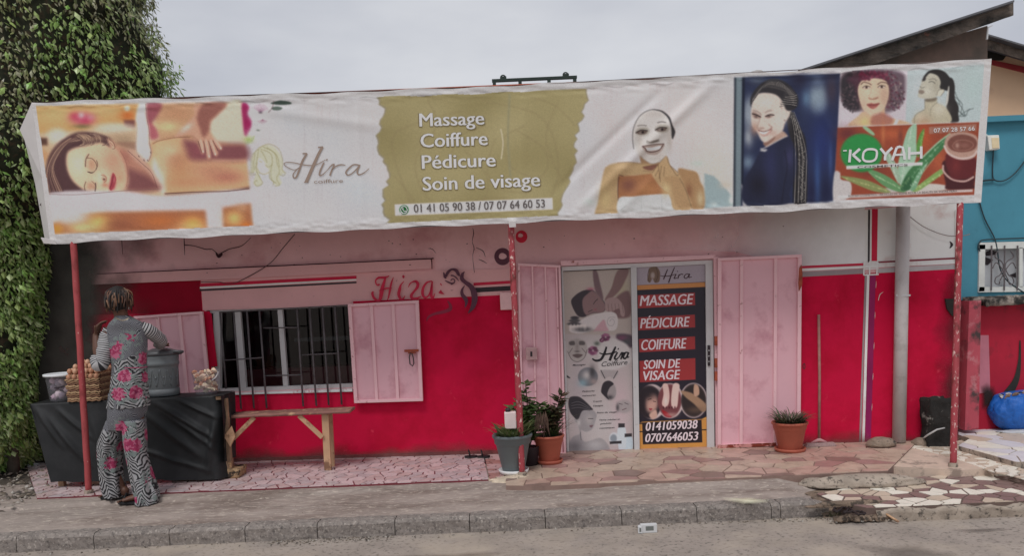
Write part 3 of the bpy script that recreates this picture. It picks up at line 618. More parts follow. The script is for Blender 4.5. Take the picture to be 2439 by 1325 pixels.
# soot and damp at the left end
soot = M('soot_stain', (.030, .028, .024), .95, .4, 4, .4, 30)
def stain(name, quad, vals, mat, off, plane=WALL, parent=shop):
    o = mesh(name, [plane(x, y, off) for x, y in quad], [(0, 1, 2, 3)] if len(quad) == 4 else [tuple(range(len(quad)))], mat, parent, uv=[(v, 0) for v in vals]); return o
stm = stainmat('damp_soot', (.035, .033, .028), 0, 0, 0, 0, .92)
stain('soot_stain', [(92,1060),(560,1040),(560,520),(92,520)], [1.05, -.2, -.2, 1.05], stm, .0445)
spl = stainmat('splash_dirt', col(92,58,56,.55), 0,0,0,0,.8)
for (xa_, ya_, xb_, yb_) in ((505,1104,1243,1085),(1908,1070,2283,1052)):
    n_ = 12; V_ = []; uvs = []
    for i in range(n_+1):
        t_ = i/n_; x_ = xa_+(xb_-xa_)*t_; y_ = ya_+(yb_-ya_)*t_
        for k_, (dy, v_) in enumerate(((0, 1.0), (-22, .45), (-70, -.1), (-130, -.5))): V_.append(WALL(x_, y_+2+dy, .0118)); uvs.append((v_, 0))
    mesh('splash_stain', V_, [(i*4+k_, (i+1)*4+k_, (i+1)*4+k_+1, i*4+k_+1) for i in range(n_) for k_ in range(3)], spl, shop, uv=uvs)
# switch box on the wall near the post
bevel(prism('switch_box', [(1190,697),(1222,696),(1222,738),(1192,739)], WALL, .009, .05, M('ivory_plastic', col(180,140,140,.55), .5), shop), .006)
# skirting grime line
b = MB(); wbox(b, sL, da, TZ, TZ+.035, .003, .009); b.make('grime_line', M('skirting_grime', col(110,40,46,.45), .9, .4, 10, .3), shop)
# ---- window
alu = M('white_aluminium', col(182,180,180,.78), .4, .06, 8, .05, c2=col(140,130,128,.6), s2=20, t2=.68)
steel = M('dark_iron', (.12, .105, .11), .6, .3, 30, .2)
glass = bpy.data.materials.new('window_glass'); glass.use_nodes = True; n = glass.node_tree.nodes; l = glass.node_tree.links
tr = n.new('ShaderNodeBsdfTransparent'); tr.inputs[0].default_value = (.45, .45, .46, 1); gl = n.new('ShaderNodeBsdfGlossy'); gl.inputs['Roughness'].default_value = .03
fr = n.new('ShaderNodeFresnel'); fr.inputs[0].default_value = 1.5; ms = n.new('ShaderNodeMixShader'); l.new(fr.outputs[0], ms.inputs[0]); l.new(tr.outputs[0], ms.inputs[1]); l.new(gl.outputs[0], ms.inputs[2])
l.new(ms.outputs[0], n['Material Output'].inputs[0])
win = MB().prism([ZC(160,445),(ZC(200,430)),(ZC(200,905)),(ZC(175,905))], WALL, -.07, .05).prism([ZC(278,432),ZC(312,430),ZC(348,880),ZC(316,882)], WALL, -.07, .04)\
    .prism([ZC(522,418),ZC(549,416),ZC(583,866),ZC(556,868)], WALL, -.07, .04).prism([ZC(175,905),ZC(175,868),ZC(945,838),ZC(945,876)], WALL, -.07, .05).prism([(500,740),(840,722),(840,729),(500,747)], WALL, -.07, .04).make('window', alu, shop)
mesh('pane', [WALL(x, y, -.09) for x, y in [(498,938),(842,925),(842,720),(498,736)]], [(0,1,2,3)], glass, win)
b = MB().prism([ZC(282,902),ZC(282,892),ZC(945,868),ZC(945,884)], WALL, .004, .02); b.make('sill', M('flaking_white_sill', col(200,190,188,.6), .8, .1, 10, .4, c2=col(150,20,40,.5), s2=16, t2=.62), win)
for x0_, y0_, x1_, y1_ in [(198,432,233,868),(275,428,318,980),(350,425,390,975),(420,422,462,975),(632,408,668,965),(703,404,742,962),(775,400,812,958),(845,397,885,955)]:
    MB().bar(WALL(*ZC(x0_, y0_), .06), WALL(*ZC(x1_, y1_), .06), .0095).make('bar', steel, win, True)
for x0_, y0_, x1_, y1_ in [(445,525,635,522),(222,708,440,692),(455,795,655,790),(660,678,865,668),(198,436,920,396)]:
    MB().bar(WALL(*ZC(x0_, y0_), .066), WALL(*ZC(x1_, y1_), .066), .0065).make('bar', steel, win, True)
for k, (x_, y_) in enumerate([(318,980),(390,975),(462,975),(668,965),(742,962),(812,958),(885,955)]):
    MB().bar(WALL(*ZC(x_, y_), .064), WALL(*ZC(x_, y_-4), -.01), .007).make('bar', steel, win)
# reveal (red painted) at the left of the window
prism('window_reveal', [ZC(108,440),ZC(150,440),ZC(185,742),ZC(138,742)], WALL, .004, .002, red, shop)
# ---- steel shutters / door leaves
pshut = M('pink_steel_paint', col(180,140,147,.59), .5, .05, 1.5, .12, 14, c2=col(110,56,50,.45), s2=22, t2=.735, w2=.03, c3=col(150,98,108,.62), s3=3, t3=.62, w3=.12)
pframe = M('pink_frame_paint', col(188,150,154,.59), .5, .07, 3, .15, 30, c2=col(96,44,34,.4), s2=14, t2=.66, w2=.05)
rust = M('rust', col(110,52,36,.45), .85, .3, 20, .4)
def lerp2(q, u, v):
    TL, TR, BR, BL = q; t = (TL[0]*(1-u)+TR[0]*u, TL[1]*(1-u)+TR[1]*u); b_ = (BL[0]*(1-u)+BR[0]*u, BL[1]*(1-u)+BR[1]*u); return (t[0]*(1-v)+b_[0]*v, t[1]*(1-v)+b_[1]*v)
def qd(q, u0, u1, v0, v1): return [lerp2(q, u0, v0), lerp2(q, u1, v0), lerp2(q, u1, v1), lerp2(q, u0, v1)]
def leaf(name, q, ribs, off, fw=.035, fh=.02, rw=.03, parent=shop):
    s_ = prism(name, q, WALL, off, .008, pshut, parent)
    for nm, r in (('frame', (0, 1, 0, fh)), ('frame', (0, 1, 1-fh, 1)), ('frame', (0, fw, fh, 1-fh)), ('frame', (1-fw, 1, fh, 1-fh))): bevel(prism(nm, qd(q, *r), WALL, off+.0085, .028, pframe, s_), .003)
    for r in ribs: bevel(prism('rib', qd(q, r-rw/2, r+rw/2, fh, 1-fh), WALL, off+.0085, .017, pframe, s_), .003)
    return s_
shr = leaf('window_shutter', [ZC(918,390),ZC(1318,368),ZC(1343,938),ZC(955,950)], [.33, .635], .05, .05, .03, .045)
b = MB().prism([ZC(1237,648),ZC(1316,645),ZC(1317,658),ZC(1238,661)], WALL, .088, .02).prism([ZC(1258,662),ZC(1300,660),ZC(1302,668),ZC(1259,670)], WALL, .088, .014); b.make('bolt', rust, shr)
lk = MB(); pc = [WALL(*ZC(x, y), .112) for x, y in [(1272,664),(1266,690),(1270,728),(1284,740),(1292,725),(1288,690),(1280,668)]]; lk.tube(pc, .006, 8); lk.make('padlock', M('dark_steel', (.09, .07, .07), .5, metal=.6), shr, True)
leaf('window_shutter', [(318,754),(482,742),(502,948),(338,956)], [.34, .66], .05, .05, .03, .05)
dl = leaf('door_leaf', [(1233,627),(1335,632),(1349,1086),(1243,1084)], [.34, .64, .90], .05, .05, .014, .04)
bevel(prism('lock_box', [ZD(1960+70,1400),ZD(2110,1400),ZD(2112,1480),ZD(2032,1482)] if 0 else [(1252,828),(1279,828),(1280,858),(1253,859)], WALL, .088, .03, M('lock_steel', col(150,120,120,.6), .5, .2, 20, metal=.3), dl), .004)
prism('keyhole', [(1263,838),(1268,838),(1268,850),(1263,850)], WALL, .1185, .002, blackp, dl)
dr = leaf('door_leaf', [ZG(76,88),ZG(586,66),ZG(578,1222),ZG(74,1244)], [.285, .69], .06, .045, .016, .04)
b = MB(); b.prism([ZG(566,240),ZG(572,150),ZG(584,130),ZG(590,180),ZG(588,250),ZG(570,290)], WALL, .09, .02); b.make('hinge', rust, dr)
for y_ in (565, 700, 780): prism('hinge', [ZG(58,y_),ZG(75,y_),ZG(75,y_+55),ZG(58,y_+55)], WALL, .06, .03, rust, dr)
prism('rust_edge', [ZG(74,1226),ZG(430,1210),ZG(430,1232),ZG(74,1247)], WALL, .0975, .002, M('peeling_rust', col(150,104,100,.5), .85, .3, 10, .3, c2=col(84,34,24,.4), s2=14, t2=.5), dr)
# lintel strip and jambs
prism('door_lintel', [(1335,622),(1704,607),(1704,616),(1336,634)], WALL, .004, .05, pframe, shop)
prism('door_jamb', [(1700,612),(1712,612),(1716,1070),(1706,1072)], WALL, .004, .05, pframe, shop)
# dark stop below and wall end corner
prism('wall_end_strip', [(2276,500),(2284,500),(2284,650),(2276,650)], WALL, .0095, .01, white, shop)
stain('soot_stain', [(2190,1052),(2283,1048),(2283,650),(2190,655)], [.2, 1.0, .55, -.2], stainmat('soot_right', (.03,.02,.02), 0,0,0,0,.8), .0085)
prism('scorched_bracket', [(2252,712),(2283,712),(2283,760),(2268,752),(2256,736)], WALL, .009, .02, soot, shop)
o = Art(); o.stroke([(2262,575),(2267,583),(2262,592)], [1,7,1]); o.make('paint_chip', WALL, .006, blackp, shop)
o = Art(); o.stroke([ZG(600,730),ZG(592,745),ZG(600,762),ZG(606,745),ZG(600,728)], 2); o.make('hook', WALL, .006, M('hook_iron', (.12, .02, .03), .5), shop)
# wires
wirem = M('grey_wire', (.10, .05, .055), .7, .2)
def wire(name, pts, off, r=.004, mat=wirem, parent=None, plane=WALL):
    p2 = cat(pts, 8); return MB().tube([plane(v.x, v.y, off) for v in p2], r, 6).make(name, mat, parent, True)
wire('cable', [(478,672),(520,672),(545,676),(575,668),(640,630),(675,590),(702,558)], .05, .004, wirem, shop)
wire('cable', [(2160,510),(2200,540),(2250,560),(2290,562),(2310,558)], .03, .004, M('pale_wire', (.3, .24, .23), .7), shop)
# awning roof behind the banner
corr = M('corrugated_sheet', (.16, .14, .13), .6, .25, 6, .2, c2=(.10, .05, .03), s2=5, t2=.58)
ax0, ax1 = Q(95, 560, YB).x, Q(2200, 480, YB).x; n = int((ax1-ax0)/.019); V = []
for i in range(n+1):
    x = ax0+(ax1-ax0)*i/n; zc = .018*math.sin(x/.076*2*math.pi)
    s_ = (WALL.p.y+(x-A0.x)*UW.y/UW.x); V += [(x, YB+.03, 2.62+zc), (x, s_-.01, 2.80+zc)]
aw = empty('awning_roof', ((ax0+ax1)/2, YB, 2.6), 'rusty corrugated sheet roof sloping down behind the long banner', 'awning')
mesh('roof_sheet', V, [(2*i, 2*i+2, 2*i+3, 2*i+1) for i in range(n)], corr, aw, True)
for x in np.linspace(ax0+.1, ax1-.1, 6):
    y_ = WALL.p.y+(x-A0.x)*UW.y/UW.x; MB().tube([(x, YB+.04, 2.56), (x, y_-.02, 2.74)], .02, 8).make('rafter', rust, aw)
# ---- drain pipe
pipe = empty('drain_pipe', WALL(2141, 1052, .1), 'grey plastic drain pipe running down the red wall by two stones', 'pipe')
pm = M('grey_pvc', col(158,152,150,.60), .5, .08, 5, .08, c2=col(118,112,108,.55), s2=4, t2=.62, w2=.1)
MB().tube([WALL(2152, 470, .09), WALL(2141, 1053, .09)], .058, 24).make('pipe_body', pm, pipe, True)
bb = MB().tube([WALL(2150.3, 702, .09), WALL(2150.2, 706, .09)], .063, 24); bb.make('clamp', alu, pipe)
for x_ in (2136.5, 2166.5): MB().tube([WALL(x_, 704, .03), WALL(x_, 704, .12)], .010, 8).make('clamp_bolt', alu, pipe)
# ================================================ THE BLUE HOUSE ON THE RIGHT
TEAL = Plane(WALL(2290, 650, -.24), Vector((0, -1, 0)))
teal = M('teal_wall_paint', col(66,126,144,.76), .75, .1, 2, .35, 22, c2=col(48,96,112,.7), s2=2.2, t2=.64, w2=.08, c3=col(150,160,160,.6), s3=9, t3=.74, w3=.02)
house = empty('blue_house', (TEAL(2400, 900).x, TEAL.p.y, 0), 'blue painted house corner with barred window above a scorched red base', 'building')
xl = TEAL(2288, 500).x
def tp(px, py, off=0): return TEAL(px, py, off)
zt_ = tp(2370, 292).z; zl = tp(2370, 712).z; wx0, wx1 = tp(2340, 600).x, 6.0; wz0, wz1 = tp(2385, 695).z, tp(2385, 588).z; yT = TEAL.p.y
b = MB().box((xl, yT, zl), (wx0, yT+.2, zt_)).box((wx0, yT, zl), (6.8, yT+.2, wz0)).box((wx0, yT, wz1), (6.8, yT+.2, zt_)).box((xl, yT+.2, 0), (xl+.15, yT+2.5, zt_)); b.make('wall', teal, house)
b = MB().box((xl-.04, yT-.06, zt_), (6.8, yT+.25, zt_+.05)); b.make('coping', teal, house)
lred = M('scorched_red_paint', col(138,14,38,.6), .7, .15, 2, .3, 25, c2=(.03,.015,.018), s2=2.4, t2=.60, w2=.08)
px_pink = M('worn_pink_paint', col(140,58,68,.6), .75, .12, 4, .3, c2=(.06,.04,.04), s2=5, t2=.60, w2=.07, c3=col(160,120,122,.6), s3=7, t3=.64)
b = MB().box((xl+.04, yT+.02, 0), (6.8, yT+.2, zl)); b.make('base_wall', lred, house)
def tprism(name, pts, off, th, mat, z=None):
    if z: pts = [z(*p) for p in pts]
    return prism(name, pts, TEAL, off, th, mat, house)
tprism('pillar', [(2309,718),(2337,716),(2331,1022),(2298,1026)], .02, .14, px_pink); tprism('painted_patch', [ZH(570,520),ZH(612,520),ZH(620,790),ZH(566,800)], -.019, .004, M('pale_pink_patch', col(150,92,104,.6), .8, .1))
sw_ = Art(); sw_.stroke([ZH(762,545),ZH(760,640),ZH(745,730),ZH(705,800),ZH(665,850),ZH(655,880)], [3,7,14,22,20,6]); sw_.make('dark_swash', TEAL, -.0145, soot, house)
V_ = [TEAL(*ZH(x, y), -.013) for x, y in ((610,822),(570,760),(600,735),(650,745),(672,800),(655,880),(610,905),(570,890))]
mesh('soot_patch', V_, [(0, i, i+1) for i in range(1, 7)]+[(0, 7, 1)], stainmat('soot_bloom', (.03,.02,.02), 0,0,0,0,.9), house, uv=[(1.1, 0)]+[(.15, 0)]*7)
lm = M('mossy_ledge_concrete', col(120,112,104,.55), .95, .3, 12, .8, 40, c2=(.035,.033,.03), s2=9, t2=.5, w2=.08, dist=.015)
rough_box('ledge', (xl+.02, yT-.13, zl-.03), (wx0-.02, yT+.02, zl+.03), lm, house, .01)
rough_box('ledge', (wx0-.05, yT-.15, zl-.06), (6.8, yT+.02, zl+.025), lm, house, .014)
wn = MB().prism([(2333,583),(2347,583),(2345,694),(2331,695)], TEAL, -.03, .05).prism([(2333,578),(2500,574),(2500,590),(2333,594)], TEAL, -.03, .05).prism([(2333,684),(2500,682),(2500,694),(2331,697)], TEAL, -.03, .05).prism([(2428,590),(2436,590),(2436,684),(2428,684)], TEAL, -.03, .05)
wn = wn.make('window', M('grey_window_frame', col(170,172,168,.62), .6, .1, 10), house)
mesh('pane', [tp(x, y, -.06) for x, y in [(2330,698),(2520,698),(2520,575),(2330,575)]], [(0,1,2,3)], M('frosted_sheet', col(160,162,165,.7), .6, .12, 6), wn)
for pts in ([(2344,602),(2360,596),(2378,600),(2372,607),(2350,610)], [(2345,612),(2366,620),(2352,632),(2345,630)], [(2405,655),(2425,648),(2424,662),(2412,660)]): prism('broken_hole', pts, TEAL, -.058, .002, blackp, wn)
for x in (2362, 2393, 2424): MB().bar(tp(x, 585, .03), tp(x-1, 692, .03), .007).make('bar', steel, wn)
for sgn, cx in ((1, 2377), (-1, 2377)):
    for p_ in ([(cx+sgn*15,598),(cx+sgn*22,612),(cx+sgn*8,622),(cx+sgn*3,630),(cx+sgn*3,640),(cx+sgn*10,655),(cx+sgn*20,662),(cx+sgn*22,674),(cx+sgn*13,678),(cx+sgn*11,670)], [(cx+sgn*28,640),(cx+sgn*20,626),(cx+sgn*10,634),(cx+sgn*2,650),(cx+sgn*10,668)]):
        MB().tube([tp(v.x+15, v.y, .03) for v in cat(p_, 6)], .005, 6).make('scroll', steel, wn, True)
mb_ = empty('junction_box', tp(2368, 338), 'small ivory electric box fixed high on the blue wall', 'electric box')
bevel(prism('box_body', [(2352,322),(2380,321),(2382,355),(2357,357)], TEAL, .003, .07, M('ivory_box', col(196,196,188,.66), .5, .08), mb_), .006)
prism('box_face', [(2362,328),(2380,328),(2380,352),(2364,353)], TEAL, .074, .004, M('beige_box', col(190,172,140,.64), .5), mb_)
prism('mounting_plate', [(2345,318),(2352,320),(2358,357),(2352,352)], TEAL, .003, .02, M('old_plate', col(160,170,168,.6), .6), mb_)
bw = M('dark_cable', (.025, .05, .06), .6)
cab = MB()
for pts, r in (([(2366,357),(2365,380),(2364,408),(2368,428),(2392,430),(2420,410),(2450,370)], .006), ([(2326,434),(2345,430),(2368,428)], .010), ([(2322,440),(2330,470),(2345,520),(2368,566),(2376,600),(2382,640),(2400,670),(2440,698)], .006), ([(2334,598),(2330,588),(2334,577),(2350,571),(2450,567)], .007)):
    cab.tube([tp(v.x, v.y, .02) for v in cat(pts, 6)], r, 6)
tag(cab.make('power_cable', bw, None, True), 'dark power cables draped down the blue wall from the ivory box', 'cable')
# upper gable building behind
YG = 9.6; peach = M('peach_wall_paint', col(196,146,120,.5), .8, .08, 1.2, .3, 20, c2=col(150,120,104,.6), s2=1.2, t2=.64, w2=.1)
gwall = M('stained_gable', col(130,108,98,.6), .9, .2, 2, .3, 20, c2=col(80,76,70,.6), s2=1.3, t2=.52, w2=.15)
fas = M('mossy_fascia', col(96,86,78,.6), .95, .3, 5, .9, 30, c2=(.035,.035,.033), s2=2.6, t2=.5, w2=.1, c3=col(128,86,74,.6), s3=4, t3=.68, w3=.04, dist=.02, stretch=(1, 1, 1.4))
gb = empty('gable_house', Q(2300, 200, YG)-Vector((0, 0, 3)), 'old peach house with mossy concrete gable edge rising behind the banner', 'building')
GP = Plane((0, YG, 0), (0, -1, 0)); GP2 = Plane((0, YG+1.2, 0), (0, -1, 0))
def gpr(name, pts, plane, off, th, mat, z=None):
    if z: pts = [z(*p) for p in pts]
    return prism(name, pts, plane, off, th, mat, gb)
gpr('gable_wall', [(1935,330),(1935,170),(2100,130),(2352,62),(2352,330)], GP, -.3, .3, gwall)
gpr('peach_wall', [(2352,330),(2352,120),(2520,160),(2520,330)], GP2, -.3, .3, peach)
gpr('red_soffit', [(2352,150),(2352,140),(2439,158),(2560,178),(2560,220),(2439,172)], GP2, .003, .02, M('red_underside', col(120,40,44,.5), .8, .15))
gpr('dark_eave', [(2350,118),(2400,128),(2390,142),(2352,142)], GP2, .004, .03, soot)
def fascia(name, top, bot, plane, off, th, mat, n=40):
    V = []; Fc = []
    for i in range(n+1):
        t = i/n; a = (top[0][0]+(top[1][0]-top[0][0])*t, top[0][1]+(top[1][1]-top[0][1])*t); b_ = (bot[0][0]+(bot[1][0]-bot[0][0])*t, bot[0][1]+(bot[1][1]-bot[0][1])*t+.8*mnoise.noise(Vector((t*25, 0, 0))))
        for k in range(5):
            u = k/4; V.append(plane(a[0]*(1-u)+b_[0]*u, a[1]*(1-u)+b_[1]*u, off+th+.02*mnoise.noise(Vector((t*30, u*4, 1)))))
        V.append(plane(b_[0], b_[1], off)); V.append(plane(a[0], a[1], off))
    for i in range(n):
        for k in range(7): Fc.append((i*7+k, i*7+(k+1) % 7, (i+1)*7+(k+1) % 7, (i+1)*7+k))
    Fc += [tuple(range(6, -1, -1)), tuple(n*7+k for k in range(7))]
    return mesh(name, V, Fc, mat, gb, False)
fascia('fascia', ((1905,166),(2414,4)), ((2010,178),(2414,36)), GP, .003, .45, fas)
fascia('fascia', ((2353,84),(2600,158)), ((2353,116),(2600,192)), GP2, .03, .3, fas)
gpr('roof_edge', [(1903,166),(2416,-1),(2416,4),(1906,170)], GP, .003, .55, M('roof_sheet_edge', (.13,.13,.14), .7)); gpr('roof_edge', [(2353,80),(2600,153),(2600,158),(2353,84)], GP2, .03, .4, M('roof_sheet_edge2', (.13,.13,.14), .7))
gpr('corner_flashing', [ZL(1990,410),ZL(2002,410),ZL(2014,290),ZL(2055,268),ZL(2050,262),ZL(2005,278)], GP, .46, .02, alu)
gpr('roof_slab', [(2060,170),(2352,72),(2352,60),(2060,150)], GP, -3, 2.6, corr)
# ================================================ THE LONG BANNER
ban = empty('shop_banner', Q(1229, 531, YB), 'long printed vinyl banner stretched over the shop front with massage and portrait photographs', 'banner')
def ytop(x): u = np.clip((np.asarray(x, float)-75)/2287, 0, 1); return 243-.0455*(x-75)+12*np.sin(np.pi*u)
def bdisp(x, y):
    x = np.asarray(x, float); y = np.asarray(y, float); h = np.exp(-((y-ytop(x)-12)/16)**2); yb = 580-.0442*(x-120); hb = np.exp(-((y-yb+12)/14)**2)
    d = .0045*fbm(x, y, 300, 1)+h*(.0028*fbm(x*.22, y*1.7, 60, 2)+.0012*fbm(x*.4, y*2.0, 28, 3))+hb*(.0022*fbm(x*.3, y*1.5, 50, 4)+.0012*fbm(x*.6, y, 24, 5))
    for (ax, ay, bx, by, wd, am) in ((1400,480,1680,215,13,.016),(1340,440,1560,230,11,-.010),(1420,560,1560,420,12,.008),(620,260,900,300,14,.006),(1930,220,1990,330,10,.004),(1250,230,1240,520,12,.005),(330,250,345,560,16,.004),(850,250,865,500,9,.005)):
        L_ = math.hypot(bx-ax, by-ay); nx, ny = -(by-ay)/L_, (bx-ax)/L_; q = (x-ax)*nx+(y-ay)*ny; t = ((x-ax)*(bx-ax)+(y-ay)*(by-ay))/L_**2
        d = d+am*np.exp(-(q/wd)**2)*np.exp(-((t-.5)/.55)**6)
    r = float(d) if d.ndim == 0 else d; return r
KB = .68
P = Paint([(75,243),(2362,139),(2337,482),(120,580)], 1560, 236, (197,196,197), KB)
P.Y += 12*np.sin(np.pi*P.U)*(1-P.Vv)+(1.6*np.sin(P.U*90)+1.2*np.sin(P.U*41+1))*((1-P.Vv)**6+P.Vv**6)
X, Y = P.X, P.Y
# faint printed vertical streaks, pink and blue-grey casts
st = rng.normal(0, 1, 2287+200); st = np.convolve(st, np.ones(2)/2, 'same'); sx = np.interp(X, np.arange(60, 60+len(st)), st)
msk = ((X > 598) & (X < 930)) | ((X > 1345) & (X < 1750)); amt = (.5+.5*fbm(X, Y, 130, 8))*msk
P.C += (-np.clip(sx, .3, 3)*7*np.clip(amt, 0, 1.4))[..., None]*np.array([.8, 1.0, 1.0])
P.C += (fbm(X, Y, 240, 9)*3)[..., None]*np.array([1, .1, -.3])
P.blob(1640, 300, 120, 120, (208,188,182), .5); P.blob(1700, 420, 60, 80, (206,200,182), .6); P.blob(1450, 330, 50, 140, (206,188,184), .45); P.blob(830, 470, 60, 90, (190,194,200), .4)
# massage photograph
P.poly([(79,252),(575,243),(603,545),(126,556)], (206,176,140))
P.poly([(79,252),(335,247),(330,300),(86,318)], (206,158,98), 3); P.blob(130, 275, 60, 25, (222,180,120), .7); P.blob(250, 262, 50, 14, (214,176,120), .6)
P.z = Z1
P.blob(620, 260, 95, 50, (196,84,110), .95, p=1.4); P.blob(560, 240, 40, 30, (190,40,80), .6); P.blob(650, 275, 45, 30, (180,30,70), .5); P.blob(610, 235, 22, 22, (235,190,190), .9); P.blob(680, 250, 30, 25, (230,150,160), .6); P.blob(620, 318, 70, 14, (80,90,50), .7)
P.blob(960, 235, 60, 45, (200,100,40), .9); P.poly([(930,270),(1015,270),(1015,330),(935,325)], (110,60,60), 2, .9); P.blob(955, 182, 22, 22, (236,214,190), 1, p=3)
P.blob(430, 390, 80, 60, (220,206,186), .95, p=2); P.blob(860, 330, 170, 40, (214,202,180), .9, p=2); P.blob(930, 420, 120, 50, (168,140,110), .8); P.sp([(870,440),(1040,440),(1030,500),(950,480)], (150,110,90), 3, .8)
P.poly([(285,405),(355,405),(358,460),(292,462)], (90,60,50), 2); P.blob(330, 540, 45, 60, (200,140,90), .8)
P.poly([(1150,150),(1815,135),(1835,450),(1560,430),(1200,420)], (196,150,112), 3); P.blob(1330, 230, 130, 70, (192,138,100), .8); P.blob(1260, 320, 90, 40, (214,196,140), .9)
P.sp([(1100,150),(1215,150),(1180,240),(1130,300),(1105,280)], (150,70,84), 4, .9); P.sp([(1120,290),(1170,330),(1190,400),(1130,410)], (170,70,90), 3, .8)
P.sp([(1700,150),(1815,135),(1842,460),(1700,440),(1620,420),(1575,300)], (206,196,172), 4)
# torso
P.poly([(1100,450),(1240,405),(1420,400),(1600,440),(1842,455),(1875,790),(1700,800),(1240,822),(1180,780),(1130,660),(990,520)], (216,170,124), 2)
P.blob(1250, 560, 90, 100, (232,200,158), .8); P.blob(1350, 650, 110, 140, (204,140,92), .55); P.blob(1550, 660, 160, 80, (208,150,112), .6); P.blob(1700, 700, 130, 50, (172,96,84), .7); P.blob(1450, 740, 200, 40, (196,130,96), .5)
P.sp([(1380,420),(1480,430),(1660,450),(1842,458),(1852,570),(1600,575),(1440,570),(1400,510)], (132,74,78), 9); P.blob(1330, 560, 90, 90, (170,110,84), .5); P.blob(1600, 640, 150, 50, (186,126,100), .6); P.blob(1480, 500, 60, 60, (150,76,84), .6); P.poly([(1590,572),(1853,566),(1854,580),(1600,582)], (226,176,150), 2, .5)
P.sp([(1140,660),(1180,780),(1240,822),(1220,700),(1160,560)], (224,214,206), 6, .8)
P.poly([(1240,826),(1700,800),(1876,770),(1876,790),(1700,812),(1240,834)], (90,50,46), 1.6, .8)
# massaging hands
P.sp([(1045,148),(1095,148),(1100,250),(1118,340),(1120,420),(1135,520),(1115,580),(1080,585),(1040,545),(1022,480),(1030,330),(1018,260)], (222,206,198), 2)
P.line([(1050,540),(1045,560)], 1.2, (110,60,60)); P.line([(1085,560),(1090,582)], 1.2, (110,60,60)); P.line([(1120,440),(1140,510),(1118,575)], 1.1, (90,50,50))
P.sp([(1470,148),(1700,145),(1640,230),(1590,280),(1575,360),(1600,400),(1655,450),(1668,490),(1645,490),(1610,450),(1640,520),(1615,540),(1575,460),(1585,545),(1560,560),(1535,470),(1530,520),(1515,520),(1470,430),(1420,380),(1340,400),(1310,400),(1400,300),(1460,230)], (204,152,124), 1.5)
P.sp([(1530,150),(1700,145),(1630,230),(1580,280),(1570,350),(1530,400),(1500,330),(1480,250)], (142,84,74), 4, .9); P.blob(1400, 330, 50, 20, (232,206,190), .8, ang=-.6)
for a, b_ in (((1505,430),(1525,500)), ((1545,430),(1568,540)), ((1580,430),(1612,520)), ((1610,420),(1655,478))): P.line([a, b_], 3, (232,196,176), .8); 
for a, b_ in (((1528,420),(1545,500)), ((1565,420),(1590,500)), ((1595,420),(1632,490)), ((1480,420),(1508,510))): P.line([a, b_], 1.1, (90,44,44), .8)
P.line([(1140,450),(1200,420),(1310,400)], 1.3, (110,60,50), .8); P.line([(1340,400),(1450,395),(1500,460)], 1.2, (90,50,40), .7)
# neck, face, hair
P.sp([(860,470),(960,500),(1080,590),(1150,680),(1200,790),(950,795),(940,700),(900,560)], (186,128,106), 7); P.sp([(940,640),(1040,660),(1140,710),(1196,788),(950,795)], (122,70,72), 9, .9); P.blob(930, 560, 40, 60, (160,98,88), .6); P.sp([(960,500),(1020,500),(1140,640),(1190,760),(1110,660),(1010,570)], (204,160,138), 4, .8)
P.sp([(500,500),(620,450),(780,440),(870,480),(930,580),(960,700),(950,770),(900,800),(760,812),(640,810),(560,740),(500,640)], (224,190,154), 6)
P.blob(850, 580, 80, 100, (204,130,104), .6); P.blob(900, 700, 50, 60, (216,150,116), .7); P.blob(700, 620, 60, 60, (214,166,132), .4); P.blob(590, 600, 70, 90, (240,216,184), .7); P.blob(760, 700, 50, 50, (238,212,180), .7)
P.blob(690, 605, 32, 50, (186,134,104), .75); P.line([(665,530),(645,570),(643,620)], 1.4, (96,56,50), .8)
P.blob(682, 768, 32, 34, (184,130,104), .75); P.line([(718,745),(712,800)], 1.5, (84,44,44), .9)
P.line([(770,680),(795,700),(785,735),(770,700)], 1.6, (130,60,50), .9); P.blob(790, 760, 22, 14, (190,100,80), .8)
P.sp([(850,670),(868,720),(862,780),(835,800),(820,780),(832,720)], (176,60,76), 1.5); P.line([(850,690),(845,740),(828,790)], 1, (120,30,50), .8)
P.sp([(345,800),(335,700),(360,560),(420,460),(500,400),(590,360),(700,365),(760,380),(820,400),(850,440),(840,480),(760,440),(660,460),(560,480),(505,520),(500,620),(540,720),(620,790),(700,812),(560,825),(400,822)], (84,54,56), 2)
for k in range(26):
    t = k/25; a = (360+40*t, 790-60*t); P.line([(350+120*t, 800), (345+60*t, 640-40*t), (420+70*t, 500-30*t), (560+90*t, 400+30*t), (760+30*t, 400+30*t)], .9, random.choice([(150,112,96),(60,34,40),(180,140,112),(48,28,36)]), .55)
P.blob(640, 400, 60, 22, (206,170,130), .6, ang=.3); P.blob(740, 405, 40, 20, (196,156,120), .5); P.blob(430, 500, 20, 60, (190,140,110), .4, ang=.4)
P.sp([(800,410),(840,420),(868,460),(862,495),(835,480),(815,440)], (222,170,140), 1.2); P.line([(805,408),(850,430),(870,480)], 1.1, (110,60,50), .8)
